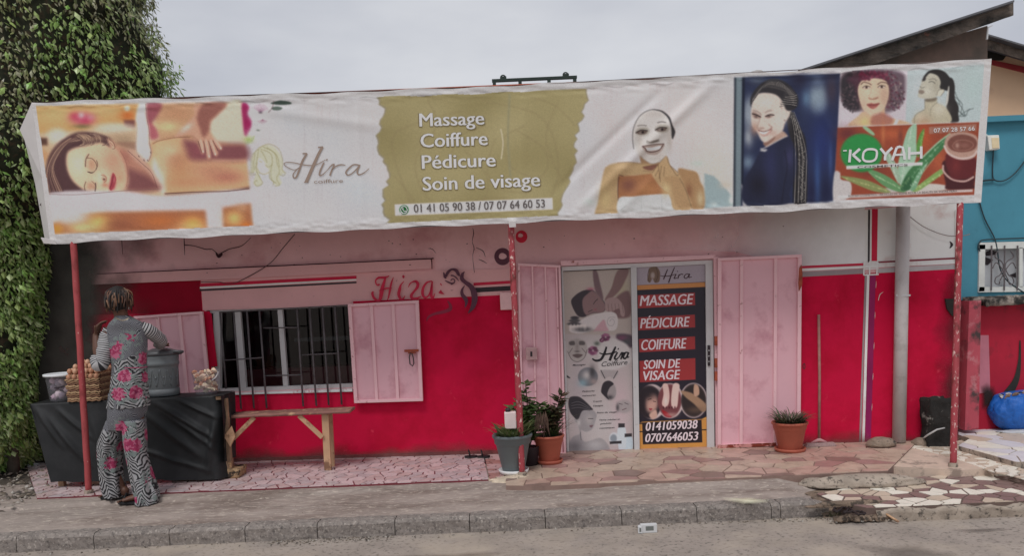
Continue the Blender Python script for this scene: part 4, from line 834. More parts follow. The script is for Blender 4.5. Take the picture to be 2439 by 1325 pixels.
# table, glow
P.sp([(340,830),(900,805),(1240,840),(1880,790),(1895,900),(1600,950),(800,965),(500,1000),(370,1060)], (206,196,198), 3)
P.poly([(385,1060),(450,1020),(600,985),(800,965),(1530,950),(1880,900),(1900,1085),(390,1125)], (168,100,66), 5); P.blob(520, 1000, 160, 60, (216,200,196), .95, p=2); P.blob(740, 1040, 90, 60, (232,190,104), .95); P.blob(430, 1090, 45, 40, (220,150,50), .9); P.blob(900, 1060, 120, 40, (146,84,60), .7); P.blob(620, 1080, 120, 40, (236,206,140), .9); P.blob(1440, 1070, 120, 36, (232,190,130), .8)
P.blob(1200, 1030, 150, 50, (200,110,50), .7); P.blob(1450, 1040, 80, 50, (236,170,80), .8); P.poly([(1535,880),(1670,880),(1680,1090),(1560,1090)], (204,196,196), 5); P.blob(1760, 1010, 70, 60, (238,190,110), .9); P.blob(1820, 930, 50, 30, (200,150,110), .8); P.blob(1850, 1060, 40, 25, (226,120,40), .7)
P.z = None
# flowers and the lady's-head logo
P.z = Z2
P.sp([(45,135),(75,130),(95,160),(85,200),(110,250),(100,310),(66,350),(50,230)], (160,24,84), 1.2); P.line([(60,160),(80,200),(75,260)], 1, (90,10,50), .7)
P.blob(160, 200, 70, 60, (214,206,206), .9, p=2)
for k in range(14):
    a = -2.6+k*.17; P.line([(170,190),(170+58*math.cos(a),185+52*math.sin(a))], .8, (150,96,130), .7)
for k in range(8): a = .5+k*.3; P.line([(185,240),(185+45*math.cos(a)*.8,235+32*math.sin(a))], .8, (130,60,90), .6)
P.blob(172, 192, 14, 8, (90,80,90), .9); P.sp([(240,130),(300,110),(370,120),(375,135),(300,140)], (62,78,70), 1); P.sp([(245,160),(280,150),(318,160),(300,176),(258,175)], (84,98,88), 1); P.line([(225,190),(250,160),(262,115)], 1.2, (96,70,70))
P.blob(120, 340, 45, 35, (214,214,206), .8); P.blob(90, 375, 30, 20, (160,180,90), .9); P.line([(70,400),(110,390),(130,350)], 1.5, (130,160,70), .8); P.blob(155, 312, 12, 5, (70,84,70), .8)
P.sp([(210,410),(270,430),(315,500),(320,570),(335,600),(300,625),(315,670),(280,688),(240,640),(235,590),(200,610),(160,600),(175,640),(180,680),(140,690),(125,660),(140,600),(100,600),(110,560),(115,490),(160,430)], (196,196,164), 1.2, .8)
P.sp([(165,500),(200,530),(215,560),(235,600),(200,612),(165,598),(145,565),(150,530)], (208,204,196), 1)
go = (140,130,74)
for s_ in ([(165,430),(120,480),(108,560),(125,600),(100,595),(104,615),(140,610)], [(165,430),(230,405),(295,440),(322,520),(318,580),(340,600),(325,620),(300,610)], [(160,440),(150,500),(140,560),(150,600)], [(175,440),(240,470),(250,540),(220,560),(205,545)], [(190,425),(265,465),(285,540),(300,590),(280,640),(300,680),(270,690)], [(250,540),(240,600),(250,650),(280,670)], [(150,600),(170,640),(185,670),(150,690),(130,665),(150,650)], [(150,530),(146,560),(155,580),(165,600)], [(165,520),(180,528)], [(165,600),(200,610),(235,590)], [(215,430),(280,480),(300,560)], [(135,470),(125,540),(130,580)], [(230,600),(235,640),(260,660),(255,685)], [(175,450),(200,490),(215,530)]):
    P.line(s_, 1.1, go, .85)
P.z = None
# golden panel with torn edges
r = random.Random(4); le = []; re = []
for k in range(34):
    t = k/33; le.append((906+.35*38*t+(6 if t > .6 else -2)+r.uniform(-7,7)+10*math.sin(t*13), 229+302*t)); re.append((1395-62*t**1.2+r.uniform(-6,6)+5*math.sin(t*11+1), 211+305*t))
gold = (156,144,98)
P.poly([(x-4, y+2) for x, y in le]+[(x+3, y) for x, y in reversed(re)], (132,120,84), 1.5, .8); P.poly(le+re[::-1], gold, .8)
q = P.sel([(925,240),(1370,500)], 20); gm = (np.abs(P.C-np.array(gold)).sum(-1) < 3); P.C[gm] += (fbm(X[gm], Y[gm], 200, 21)*5)[:, None]
for s_ in ([(1000,530),(960,440),(935,330),(1000,290),(1100,265)], [(1250,300),(1200,330),(1220,400),(1290,420),(1300,360),(1230,310)], [(1060,500),(1180,470),(1290,490),(1330,400),(1290,280),(1150,240)], [(1020,240),(1040,300),(990,380),(1010,460),(1080,520)], [(1110,360),(1160,420),(1150,480),(1100,500)], [(1180,330),(1160,400),(1190,450),(1260,460)], [(1330,240),(1300,330),(1340,430)], [(940,420),(980,470),(1000,520)], [(1240,225),(1320,250),(1370,300)], [(1150,300),(1090,330),(1070,400)]):
    P.line(s_, 4.5, (140,124,86), .33, 2)
P.line([(1214,225),(1210,330),(1216,420)], 5, (140,136,104), .7, 2); P.line([(1193,308),(1198,340),(1194,378)], 2.2, (214,206,180), .9)
P.poly([(940,487),(1316,471),(1317,499),(941,514)], (206,200,196), .7)
P.z = Z2; P.blob(1141, 850, 32, 32, (30,104,52), 1, p=9); P.z = None
# woman with the white facial mask
P.z = Z3
P.poly([(1095,855),(1180,880),(1260,960),(1340,1060),(1350,1145),(1095,1165)], (136,160,164), 3, .85); P.blob(1280, 960, 50, 30, (196,186,170), .8); P.blob(1180, 1130, 30, 20, (190,200,196), .7); P.blob(1040, 770, 70, 30, (184,200,188), .8); P.blob(90, 1110, 60, 40, (184,200,190), .7); P.blob(1330, 1090, 20, 40, (220,224,214), .8)
P.sp([(535,690),(620,770),(700,760),(700,840),(560,830),(540,770)], (150,116,84), 2)
P.sp([(870,815),(950,825),(1030,850),(1060,930),(1092,1000),(1092,1160),(985,1166),(880,900)], (166,128,88), 2.5); P.blob(960, 1010, 30, 60, (124,78,56), .7); P.blob(1060, 1080, 30, 70, (196,180,140), .8)
P.sp([(340,860),(480,870),(640,850),(700,960),(790,1045),(560,1050),(350,1085),(335,980)], (160,106,68), 2.5); P.blob(430, 960, 70, 60, (116,70,62), .75); P.blob(600, 990, 90, 50, (186,128,82), .7)
P.sp([(210,850),(250,790),(330,765),(440,760),(560,770),(640,790),(650,850),(520,870),(400,880),(345,885),(335,1000),(335,1212),(145,1226),(165,1100)], (176,146,104), 2.5)
P.blob(230, 1080, 60, 120, (190,168,116), .7); P.blob(400, 800, 90, 25, (202,172,130), .8); P.line([(345,885),(338,1000),(345,1205)], 1.8, (70,44,40), .8); P.line([(330,765),(440,758),(560,775)], 1.2, (120,86,60), .7)
P.line([(560,800),(620,790),(690,780)], 1.3, (80,50,40), .7); P.line([(560,835),(640,845)], 1.1, (100,60,50), .6); P.line([(345,870),(385,880)], 1.6, (70,46,40), .7); P.sp([(560,800),(690,785),(650,828),(590,826)], (110,64,56), 1.5, .8)
P.sp([(350,1075),(480,1060),(780,1038),(820,1100),(832,1195),(600,1205),(352,1212)], (194,196,194), 1.5); P.line([(360,1180),(400,1150)], 1, (120,130,130), .7); P.line([(540,1060),(545,1190)], .9, (160,164,164), .7); P.line([(720,1050),(725,1190)], 1, (150,154,156), .7)
P.sp([(635,850),(690,780),(750,705),(775,720),(800,790),(860,850),(885,880),(940,1010),(985,1164),(835,1176),(800,1080),(770,1020),(700,960),(660,910)], (182,150,108), 1.5)
P.sp([(740,900),(880,900),(960,1100),(975,1160),(870,1160),(800,1000)], (168,132,92), 3, .7); P.blob(760, 1000, 40, 60, (204,184,134), .7)
for s_ in ([(640,850),(690,780),(755,705)], [(665,880),(690,830)], [(700,900),(720,790)], [(740,880),(745,800)], [(770,710),(785,770),(850,870),(870,865)], [(690,780),(700,850),(710,930)], [(880,900),(930,1000),(985,1160)], [(800,790),(865,850)]): P.line(s_, 1.2, (88,62,42), .75)
P.sp([(478,470),(500,390),(560,325),(640,300),(720,312),(780,365),(808,450),(812,545),(790,640),(735,725),(665,768),(600,756),(530,700),(490,625),(474,540)], (196,190,184), 1.5); P.blob(520, 560, 30, 90, (168,156,146), .6); P.blob(790, 580, 24, 80, (166,154,144), .6); P.blob(640, 340, 110, 24, (176,166,158), .5); P.blob(560, 690, 40, 30, (176,164,154), .5); P.blob(700, 700, 40, 30, (180,168,158), .5)
P.blob(640, 420, 130, 80, (198,192,188), .5); P.blob(500, 600, 20, 80, (184,182,176), .6); P.blob(770, 640, 30, 60, (186,184,180), .5)
P.sp([(640,296),(720,305),(790,360),(815,430),(838,480),(838,510),(818,556),(808,530),(803,450),(775,370),(715,315)], (52,50,52), 1)
P.line([(476,640),(466,540),(478,450),(520,365),(580,315),(650,296),(730,312)], 1.5, (58,56,56), .9)
for cx, cy, f in ((555,495,1), (725,470,1)):
    P.sp([(cx-62,cy+2),(cx-30,cy-38),(cx+30,cy-42),(cx+60,cy-15),(cx+40,cy+22),(cx-20,cy+32)], (146,138,124), 3, .75)
    P.sp([(cx-58,cy+5),(cx-15,cy-16),(cx+40,cy-12),(cx+20,cy+14),(cx-25,cy+18)], (84,66,58), 1.4, .9); P.blob(cx, cy, 10, 10, (36,26,24), .9, p=2); P.line([(cx-62,cy+6),(cx-15,cy-20),(cx+42,cy-14)], 1.2, (46,36,34), .9); P.blob(cx-22, cy+6, 8, 5, (196,190,184), .6)
P.line([(510,440),(550,434),(588,438)], 1.6, (76,68,62), .85); P.line([(685,412),(720,404),(758,410)], 2, (70,62,58), .85); P.line([(668,430),(665,490)], 1, (150,146,138), .6); P.line([(610,470),(600,550)], 1, (170,166,158), .5)
P.sp([(590,570),(620,580),(645,570),(690,562),(698,575),(650,590),(615,590)], (96,86,78), 1.5, .9); P.line([(590,575),(598,592),(640,585),(700,555)], 1.1, (80,72,66), .7)
P.sp([(550,620),(620,612),(740,598),(725,650),(680,690),(640,695),(590,680)], (160,140,130), 1.5); P.sp([(582,632),(640,628),(710,615),(705,640),(650,655),(600,658)], (222,216,212), 1); P.line([(552,622),(580,640),(590,660),(640,668),(700,650),(738,602)], 1.3, (76,52,50), .9); P.line([(555,620),(640,606),(738,598)], 1.4, (96,70,66), .8)
for x_ in (605,630,655,680): P.line([(x_,632),(x_,656)], .6, (150,140,136), .6)
P.line([(535,700),(600,756),(665,768),(735,725)], 1.1, (130,120,108), .7); P.blob(650, 730, 60, 14, (176,170,160), .5)
# dark door edge bars + braided woman
P.z = Z4
P.poly([(102,155),(205,150),(1046-66,120),(965,540),(920,1182),(700,1195),(200,1220),(95,1228)], (36,44,74), 1)
P.blob(230, 450, 60, 140, (150,160,170), .9, p=1.6); P.blob(220, 650, 40, 80, (160,166,172), .9); P.blob(215, 860, 50, 60, (110,130,150), .9); P.blob(280, 620, 40, 60, (60,64,84), .8); P.blob(290, 180, 70, 40, (72,80,96), .8)
P.blob(700, 300, 50, 150, (60,76,110), .8); P.blob(800, 330, 80, 130, (140,158,168), .95, p=2); P.blob(790, 190, 50, 60, (80,94,120), .9); P.blob(700, 330, 30, 60, (96,130,158), .7); P.blob(910, 260, 50, 130, (62,52,66), .9); P.blob(640, 180, 80, 70, (32,32,56), .9)
P.blob(830, 700, 110, 260, (34,48,108), .8); P.blob(790, 1000, 25, 220, (52,84,140), .8); P.blob(900, 850, 16, 150, (60,84,140), .7); P.blob(740, 1100, 40, 120, (26,28,62), .8); P.blob(860, 1100, 40, 120, (22,26,58), .8)
P.poly([(104,155),(130,155),(130,1225),(96,1228)], (58,70,78), 1); P.poly([(118,155),(168,153),(160,1222),(112,1226)], (112,128,136), 1); P.poly([(166,152),(188,152),(176,1030),(160,1222),(156,1222)], (22,28,46), 1.2); P.line([(104,155),(96,1228)], 2, (26,32,48))
P.poly([(160,1040),(200,1100),(205,1220),(172,1222)], (186,184,186), 1.5)
P.sp([(540,500),(580,440),(640,560),(690,660),(700,800),(700,1195),(600,1200),(590,760),(560,640)], (40,38,42), 1.5)
for k in range(9):
    x_ = 575+k*14; P.line([(565+k*4,470),(590+k*9,600),(x_+22,800),(x_+18,1000),(x_+12,1195)], .9, (136,130,122) if k % 2 else (20,20,26), .6)
for k in range(40): yy = 500+k*17; P.blob(590+min(70,(yy-480)*.35)+random.uniform(-18,18), yy, 16, 4, (150,146,138), .55, ang=random.uniform(-.6,.6))
P.sp([(170,1050),(260,880),(320,760),(400,700),(520,640),(570,670),(610,760),(625,880),(600,1010),(560,1110),(540,1205),(210,1218)], (34,38,62), 1.5); P.blob(400, 900, 60, 200, (44,48,86), .8); P.blob(560, 820, 40, 90, (58,58,96), .7); P.blob(300, 1050, 80, 100, (26,26,40), .8); P.line([(520,760),(540,900),(515,1050),(495,1200)], 1.6, (20,20,34), .8)
P.sp([(430,640),(500,600),(545,640),(520,650),(440,690),(370,730),(345,690)], (176,144,128), 1.5); P.sp([(345,700),(420,650),(440,660),(370,720)], (120,80,68), 1.5, .7)
P.sp([(245,400),(270,310),(340,280),(450,290),(500,340),(530,400),(575,410),(560,470),(520,540),(500,600),(440,640),(370,690),(330,680),(290,610),(250,560),(240,480)], (206,190,178), 1.5)
P.blob(270, 580, 30, 50, (170,130,112), .8); P.blob(480, 500, 60, 70, (214,200,190), .6); P.blob(420, 620, 40, 24, (184,150,136), .6); P.blob(360, 360, 70, 40, (216,204,196), .6); P.blob(345, 640, 30, 30, (210,192,180), .5)
P.sp([(250,440),(290,450),(320,480),(300,495),(262,488)], (140,110,100), 1.5, .8); P.line([(252,455),(285,465),(318,482)], 1.6, (44,36,38), .9); P.line([(255,425),(300,440),(325,465)], 1.4, (80,60,54), .8); P.blob(282, 480, 10, 7, (50,40,40), .9)
P.sp([(362,470),(395,460),(430,465),(395,490),(365,488)], (140,110,100), 1.5, .8); P.line([(360,478),(395,462),(430,466)], 1.5, (44,36,38), .9); P.line([(360,445),(385,432),(412,428)], 1.4, (80,60,54), .8); P.blob(388, 477, 10, 6, (50,40,40), .9)
P.line([(318,480),(300,540),(292,570),(310,582),(350,572)], 1.1, (130,96,84), .75); P.blob(330, 575, 18, 8, (150,110,98), .7)
P.sp([(300,590),(340,600),(385,592),(415,560),(405,610),(360,640),(320,628)], (196,150,140), 1.2, .8); P.sp([(312,602),(350,608),(392,592),(360,622),(325,620)], (232,226,220), .9); P.line([(300,590),(345,603),(400,585),(412,570)], 1.2, (100,60,58), .8); P.line([(385,545),(408,565),(410,600)], 1.3, (110,76,66), .8); P.line([(315,625),(345,642),(380,630)], 1, (130,90,84), .7)
P.line([(320,745),(350,740),(480,670),(540,640)], 2, (212,206,200), .9); 
for k in range(6): P.blob(325+k*8, 762+random.uniform(-10,8), 9, 7, (214,210,206), .9)
P.sp([(238,400),(235,330),(270,260),(330,200),(400,165),(480,170),(550,210),(600,265),(632,330),(620,400),(575,430),(530,420),(500,350),(440,295),(340,280),(275,300),(252,350)], (44,42,46), 1.2)
for k in range(16):
    t = k/15; P.line([(250+60*t,340-80*t),(330+60*t,240-50*t),(440+50*t,240-50*t+20*t),(560,290-60*t+t*20),(600+10*t,390-90*t)], .8, random.choice([(120,112,106),(150,142,134),(24,24,30)]), .6)
for k in range(12): P.line([(480+k*4,370-k*8),(540+k*5,380-k*7),(615+k,395-k*9)], .9, (140,134,126) if k % 2 else (24,24,30), .7)
P.line([(485,395),(500,415)], 1, (110,80,76), .7); P.blob(520, 510, 5, 5, (60,50,50), .9)
P.z = None
# right block: curly hair, ponytail, aloe
P.z = Z5
P.poly([(75,150),(620,130),(605,565),(52,588)], (198,188,194), 1); P.poly([(618,130),(1245,78),(1205,545),(600,568)], (176,190,190), 1); P.blob(760, 300, 120, 150, (196,200,202), .6); P.blob(1150, 250, 90, 160, (172,194,190), .7)
P.sp([(90,160),(240,125),(440,118),(580,150),(600,260),(580,380),(520,440),(420,470),(210,450),(110,420),(75,300)], (86,66,76), 5, .85); P.sp([(90,180),(230,140),(240,430),(130,430),(78,320)], (44,40,46), 5, .9)
for k in range(520):
    a = random.uniform(2.2, 7.2); rr = random.uniform(.55, 1.1); cx, cy = 335+rr*(235+20*math.sin(a*3))*math.cos(a), 300+rr*195*math.sin(a)
    if cy < 130 or cx > 598 or cx < 76: continue
    dk = cx < 330; c_ = random.choice([(40,38,42),(66,58,62),(96,76,82)]) if dk else random.choice([(100,44,66),(120,84,92),(84,58,66),(150,132,130),(60,44,50)])
    P.blob(cx, cy, random.uniform(5, 13), random.uniform(4, 9), c_, .85, ang=random.uniform(0, 3), p=2)
P.sp([(130,200),(230,140),(340,135),(420,140),(470,200),(480,300),(440,420),(250,420),(210,330),(180,250)], (78,44,58), 6, .9)
P.sp([(215,300),(225,240),(260,205),(340,190),(430,205),(462,250),(466,320),(450,390),(420,450),(370,485),(330,492),(270,460),(235,390)], (208,182,154), 1.5)
P.blob(300, 300, 50, 70, (222,198,170), .7); P.blob(430, 330, 36, 80, (186,150,128), .7); P.blob(350, 440, 60, 40, (214,186,160), .6); P.blob(260, 400, 26, 50, (200,168,146), .6)
for k in range(60): P.blob(random.uniform(225, 470), random.uniform(140, 205), random.uniform(9,20), random.uniform(6,13), random.choice([(110,34,60),(84,30,50),(130,60,80)]), .85, ang=random.uniform(0,3), p=2)
for cx, cy in ((285,264), (408,260)):
    P.sp([(cx-34,cy+4),(cx-8,cy-14),(cx+30,cy-6),(cx+26,cy+10),(cx-8,cy+14)], (180,150,130), 1.2, .8); P.sp([(cx-28,cy+2),(cx-4,cy-10),(cx+26,cy-2),(cx+4,cy+10)], (226,214,204), 1, .7); P.blob(cx, cy, 11, 10, (52,30,24), .95, p=3); P.line([(cx-32,cy+2),(cx-6,cy-13),(cx+30,cy-5)], 1.3, (40,28,26), .9)
P.line([(240,240),(262,222),(300,230),(325,244)], 2, (76,48,44), .85); P.line([(375,240),(405,222),(445,228),(458,240)], 2, (76,48,44), .85)
P.line([(330,260),(318,310),(306,340),(325,355)], 1, (170,130,106), .6); P.sp([(300,345),(325,355),(345,350),(375,342),(380,352),(345,364),(310,360)], (150,100,82), 1.4, .8)
P.sp([(288,402),(325,392),(345,396),(390,392),(370,420),(340,438),(310,428)], (160,84,78), 1.3); P.line([(288,404),(325,408),(350,406),(392,394)], 1.2, (96,44,44), .9); P.blob(345, 425, 20, 6, (196,130,120), .6)
P.sp([(215,500),(260,460),(330,492),(390,480),(430,430),(450,500),(600,540),(600,566),(140,582),(150,550)], (204,170,138), 2); P.blob(270, 545, 50, 40, (216,186,120), .8); P.sp([(330,500),(420,470),(500,520),(470,570),(330,572)], (150,74,66), 4, .6); P.poly([(525,520),(548,524),(530,568),(500,569)], (222,206,206), 1); P.poly([(90,480),(140,480),(140,583),(92,585)], (206,192,200), 2, .7)
# ponytail
P.sp([(880,270),(950,190),(985,200),(1000,260),(1000,350),(1030,420),(1028,480),(1030,540),(960,545),(930,400),(945,270),(900,290)], (46,42,42), 1.2)
for s_ in ([(1010,380),(1050,420),(1080,490),(1040,500)], [(1000,340),(1060,400),(1050,470),(1090,490)], [(1020,440),(1080,500),(1110,450),(1150,435)], [(1030,500),(1070,470),(1120,440)], [(1000,300),(1030,370),(1040,400)]): P.line(s_, 1.2, (40,50,50), .8)
P.sp([(670,560),(680,490),(750,445),(765,370),(850,350),(860,390),(930,430),(960,550)], (180,172,146), 1.5); P.blob(870, 440, 60, 50, (204,198,178), .8); P.blob(720, 500, 40, 40, (198,190,166), .8); P.line([(672,560),(680,490),(750,446)], 1.1, (96,90,74), .8); P.line([(800,500),(810,430),(860,385)], 1.1, (120,112,92), .7); P.line([(755,370),(760,440)], 1, (110,100,84), .8); P.sp([(760,355),(850,345),(840,375),(770,380)], (104,92,78), 2, .8)
P.sp([(740,190),(790,140),(860,150),(890,220),(900,290),(850,340),(790,356),(710,345),(705,300),(725,240)], (186,182,164), 1.3); P.blob(850, 250, 30, 60, (160,154,134), .6); P.blob(770, 300, 30, 30, (206,202,186), .6)
P.sp([(745,180),(790,130),(860,118),(920,140),(960,185),(990,230),(980,290),(930,290),(880,270),(885,220),(860,170),(800,150),(765,180)], (44,42,42), 1.2); P.sp([(735,200),(760,170),(765,200),(748,212)], (60,56,56), 1)
P.sp([(855,320),(870,285),(910,280),(912,300),(880,335)], (206,200,180), 1); P.line([(855,325),(868,288),(905,280),(914,296),(885,335)], 1.1, (80,74,64), .8)
P.line([(790,222),(815,215),(840,232)], 1.5, (70,66,60), .85); P.line([(735,215),(752,210)], 1.5, (60,56,54), .85); P.line([(718,255),(730,268),(755,262)], 1.2, (84,78,68), .8); P.sp([(708,290),(735,285),(755,300),(735,318),(710,312)], (128,112,100), 1.2, .85); P.line([(790,200),(830,195),(850,210)], 1.5, (90,84,74), .8)
P.sp([(925,410),(945,270),(955,265),(945,380)], (196,194,184), 1)
# aloe / cosmetics panel
P.poly([(50,590),(1200,545),(1160,1135),(20,1178)], (148,66,44), 1); P.blob(130, 640, 90, 60, (90,40,48), .7); P.blob(500, 640, 120, 50, (186,92,56), .8); P.blob(750, 660, 60, 110, (190,84,44), .7); P.blob(870, 850, 60, 110, (180,90,56), .7); P.blob(420, 640, 16, 90, (200,120,70), .6); P.blob(560, 660, 20, 60, (96,50,50), .6); P.blob(330, 950, 130, 50, (110,50,44), .6)
P.sp([(25,960),(70,955),(80,1010),(150,1030),(165,1090),(140,1160),(20,1178)], (190,184,182), 1.5); P.sp([(640,1080),(780,1045),(930,1060),(935,1095),(620,1115)], (196,188,180), 1.5); P.sp([(420,1085),(600,1070),(560,1110),(430,1120)], (190,182,176), 2)
def aloe(pts, c, c2_):
    P.sp(pts, c, 1.2)
    n = len(pts)//2; a, b_ = pts[0], pts[n]
    for k in range(22):
        t = random.uniform(.08, .9); u = random.uniform(-.5, .5); x_ = a[0]+(b_[0]-a[0])*t; y_ = a[1]+(b_[1]-a[1])*t; P.blob(x_+u*28*(1-t*.6), y_+u*18*(1-t*.6), 9, 4, c2_, .55, ang=1.0, p=2)
    P.line([a, ((a[0]+b_[0])/2, (a[1]+b_[1])/2), b_], 1, c2_, .5)
aloe([(560,1060),(540,900),(575,750),(615,620),(655,570),(690,565),(688,700),(690,820),(640,950)], (150,186,156), (206,216,200))
aloe([(700,830),(690,740),(715,650),(752,600),(740,700),(720,800)], (86,140,60), (150,190,100))
aloe([(540,1040),(470,900),(430,820),(460,780),(520,880),(560,1000)], (150,176,150), (196,206,190))
aloe([(560,1090),(620,950),(740,830),(860,720),(960,640),(920,740),(820,850),(700,980),(640,1090)], (62,116,70), (160,200,160))
P.line([(740,830),(860,715),(960,640)], 3.5, (156,190,156), .9); P.line([(660,1060),(760,930),(830,840)], 2, (150,184,140), .7)
aloe([(600,1105),(480,1000),(340,935),(300,950),(420,1060),(540,1110)], (96,146,94), (180,206,160)); aloe([(480,1110),(300,1020),(120,985),(80,990),(200,1050),(360,1110)], (130,140,84), (196,196,130)); aloe([(660,1100),(780,1000),(900,920),(905,960),(800,1040),(700,1105)], (126,160,84), (190,206,140))
aloe([(560,1090),(600,1000),(640,980),(650,1060),(610,1100)], (50,96,62), (110,150,100)); aloe([(640,1090),(700,960),(780,870),(740,960),(680,1090)], (110,160,120), (190,214,190))
P.sp([(255,590),(290,585),(350,640),(330,650)], (140,180,140), 1.2)
# jars
P.sp([(900,870),(960,860),(1150,960),(1155,1050),(1150,1085),(940,1092),(925,1040),(905,940)], (70,30,34), 2); P.line([(905,900),(912,950),(980,1010),(1080,1025),(1150,990)], 4.5, (196,160,150), .95)
P.sp([(935,800),(1160,830),(1155,970),(1050,1010),(960,980)], (96,34,38), 2); P.blob(1010, 900, 40, 60, (120,44,44), .8)
P.sp([(915,720),(950,650),(1040,625),(1140,640),(1185,680),(1188,780),(1140,840),(1040,850),(950,810)], (178,140,124), 1.5); P.sp([(940,715),(980,665),(1060,645),(1150,670),(1180,720),(1150,770),(1060,790),(970,770)], (120,72,62), 1.5); P.line([(915,740),(950,800),(1040,840),(1140,825),(1186,770)], 5, (206,180,172), .95)
P.line([(980,735),(1010,700),(1070,690),(1130,705),(1150,735),(1120,765),(1060,775),(1000,765),(980,735)], 1.6, (170,120,104), .8); P.blob(1020, 735, 16, 22, (190,150,134), .8); P.blob(1080, 735, 36, 20, (146,96,84), .8)
P.poly([(790,585),(1175,560),(1172,618),(792,642)], (164,122,106), 1, .75)
P.blob(245, 795, 172, 158, (40,138,66), 1, p=14)
P.poly([(122,900),(740,870),(738,895),(122,928)], (206,210,204), .7)
P.poly([(50,1142),(1145,1090),(1145,1110),(45,1168)], (206,200,198), 1, .85)
P.z = None
P.line([(1997,302),(2334,289)], 1.6, (200,194,190), .9, cv=False)
P.blur(1); P.blur(4, 60, 603)
P.z = Z1      # fine detail over the soft photograph
for k in range(60):
    t = random.random(); u = random.random(); c_ = random.choice([(168,130,110),(60,34,40),(196,158,128),(48,28,36),(130,96,84)])
    P.line([(350+130*t, 812-8*t), (340+70*t, 700-60*t), (365+80*t, 590-60*t), (430+90*t, 480-40*t), (520+90*t, 405-10*t+30*u)], .8, c_, .6)
for k in range(34):
    t = random.random(); x_ = 560+220*random.random(); P.line([(x_, 372+18*t), (x_+40, 385+40*t), (x_+50, 430+25*t), (x_+20, 462)], .8, random.choice([(206,172,138),(110,78,72),(176,140,112),(64,40,44),(220,190,158)]), .6)
P.line([(655,555),(690,560),(718,590),(727,630),(700,664),(665,660)], 1.5, (96,58,50), .85); P.line([(727,575),(733,610),(722,640)], 1.2, (50,30,32), .9); P.line([(700,664),(684,668),(660,660)], 1.8, (44,26,30), .95)
P.line([(668,528),(646,565),(641,620)], 2.2, (92,62,54), .8); P.line([(645,735),(634,770),(640,800)], 2, (92,62,54), .8); P.line([(716,745),(720,775),(714,806)], 1.8, (44,26,30), .9); P.line([(690,730),(712,752)], 1.2, (120,76,62), .8)
P.sp([(850,668),(872,705),(868,745),(852,775),(836,800),(822,785),(832,740),(838,700)], (168,62,72), .8, .95); P.line([(852,690),(842,740),(826,785)], 1.1, (96,26,40), .9); P.blob(858, 720, 6, 22, (206,120,120), .6)
P.line([(762,684),(792,694),(800,722),(782,742)], 1.3, (150,84,66), .85); P.blob(782, 716, 9, 7, (80,36,34), .9); P.line([(740,610),(752,650),(772,684)], 1.0, (206,168,136), .7)
P.line([(905,505),(940,570),(958,640),(960,700),(950,770)], 1.6, (150,84,74), .6); P.line([(820,415),(852,440),(864,480),(846,488)], 1.3, (120,70,60), .9); P.line([(828,440),(846,462)], 1, (150,90,76), .8)
for a_, b_ in (((1508,420),(1528,512)), ((1548,420),(1572,548)), ((1585,420),(1618,530)), ((1612,410),(1660,484))): P.line([a_, ((a_[0]+b_[0])/2+4, (a_[1]+b_[1])/2), b_], 3.0, (214,172,150), .85)
for a_, b_ in (((1530,430),(1548,520)), ((1568,430),(1596,520)), ((1600,425),(1638,500)), ((1490,430),(1516,515))): P.line([a_, b_], 1.2, (84,42,42), .85)
for x_, y_ in ((1526,508),(1572,545),(1618,527),(1660,482)): P.blob(x_, y_, 5, 8, (232,200,186), .8)
P.line([(1095,150),(1102,250),(1120,345),(1122,430),(1136,520),(1118,578)], 1.2, (120,80,78), .7); P.line([(1030,330),(1022,480),(1042,545)], 1.1, (170,150,140), .7)
for x_, y_ in ((1046,548),(1084,578),(1112,580),(1134,520)): P.line([(x_-4,y_-10),(x_,y_)], 1.4, (70,40,42), .9)
P.line([(1150,448),(1200,425),(1320,402),(1430,398)], 1.4, (130,80,60), .7); P.line([(960,500),(1060,590),(1140,670),(1180,780)], 1.3, (96,48,52), .6); P.blob(1290, 500, 60, 40, (236,204,160), .5); P.blob(1220, 700, 30, 70, (238,214,190), .5)
P.line([(1240,824),(1450,812),(1700,806),(1870,786)], 2, (84,48,44), .8); P.line([(345,828),(560,832),(760,818),(960,800),(1190,790)], 1.4, (110,76,74), .6)
P.z = None; P.blur(1, 1745, 2003)
P.z = Z4      # braids, crisp again
for k in range(15):
    t = k/14; P.line([(246+60*t,372-90*t),(300+70*t,262-60*t),(400+70*t,205-30*t+10),(520+20*t,250-50*t+30*t),(600-10*t,400-110*t)], .9, (158,150,142) if k % 2 else (14,14,20), .75)
for k in range(11): P.line([(478+5*k,398-k*9),(540+5*k,384-k*8),(618,398-k*11)], 1.0, (158,150,142) if k % 2 else (16,16,22), .85)
for k in range(8):
    x_ = 575+k*15; P.line([(563+k*5,440),(590+k*9,600),(x_+20,800),(x_+17,1000),(x_+12,1195)], 1.0, (150,144,136) if k % 2 else (16,16,22), .8)
for k in range(90): yy = 470+k*8; P.blob(588+min(72,(yy-470)*.30)+random.uniform(-26,26), yy, 8, 3, (170,164,154), .6, ang=random.choice([-.7,.7]))
P.line([(252,456),(288,466),(320,482)], 1.5, (30,24,28), .9); P.line([(360,478),(395,463),(432,467)], 1.4, (30,24,28), .9); P.line([(300,592),(345,605),(402,586)], 1.1, (110,66,62), .8)
P.z = Z3
for cx, cy in ((555,495),(725,470)): P.line([(cx-60,cy+6),(cx-15,cy-18),(cx+44,cy-12)], 1.3, (40,30,30), .9); P.blob(cx+2, cy, 9, 10, (28,20,20), .95, p=2); P.line([(cx-40,cy+16),(cx,cy+18),(cx+34,cy+6)], 1, (100,84,76), .7)
P.line([(552,620),(580,640),(592,662),(640,670),(700,652),(738,600)], 1.2, (70,48,46), .9); P.line([(555,618),(640,604),(738,596)], 1.2, (90,66,62), .8)
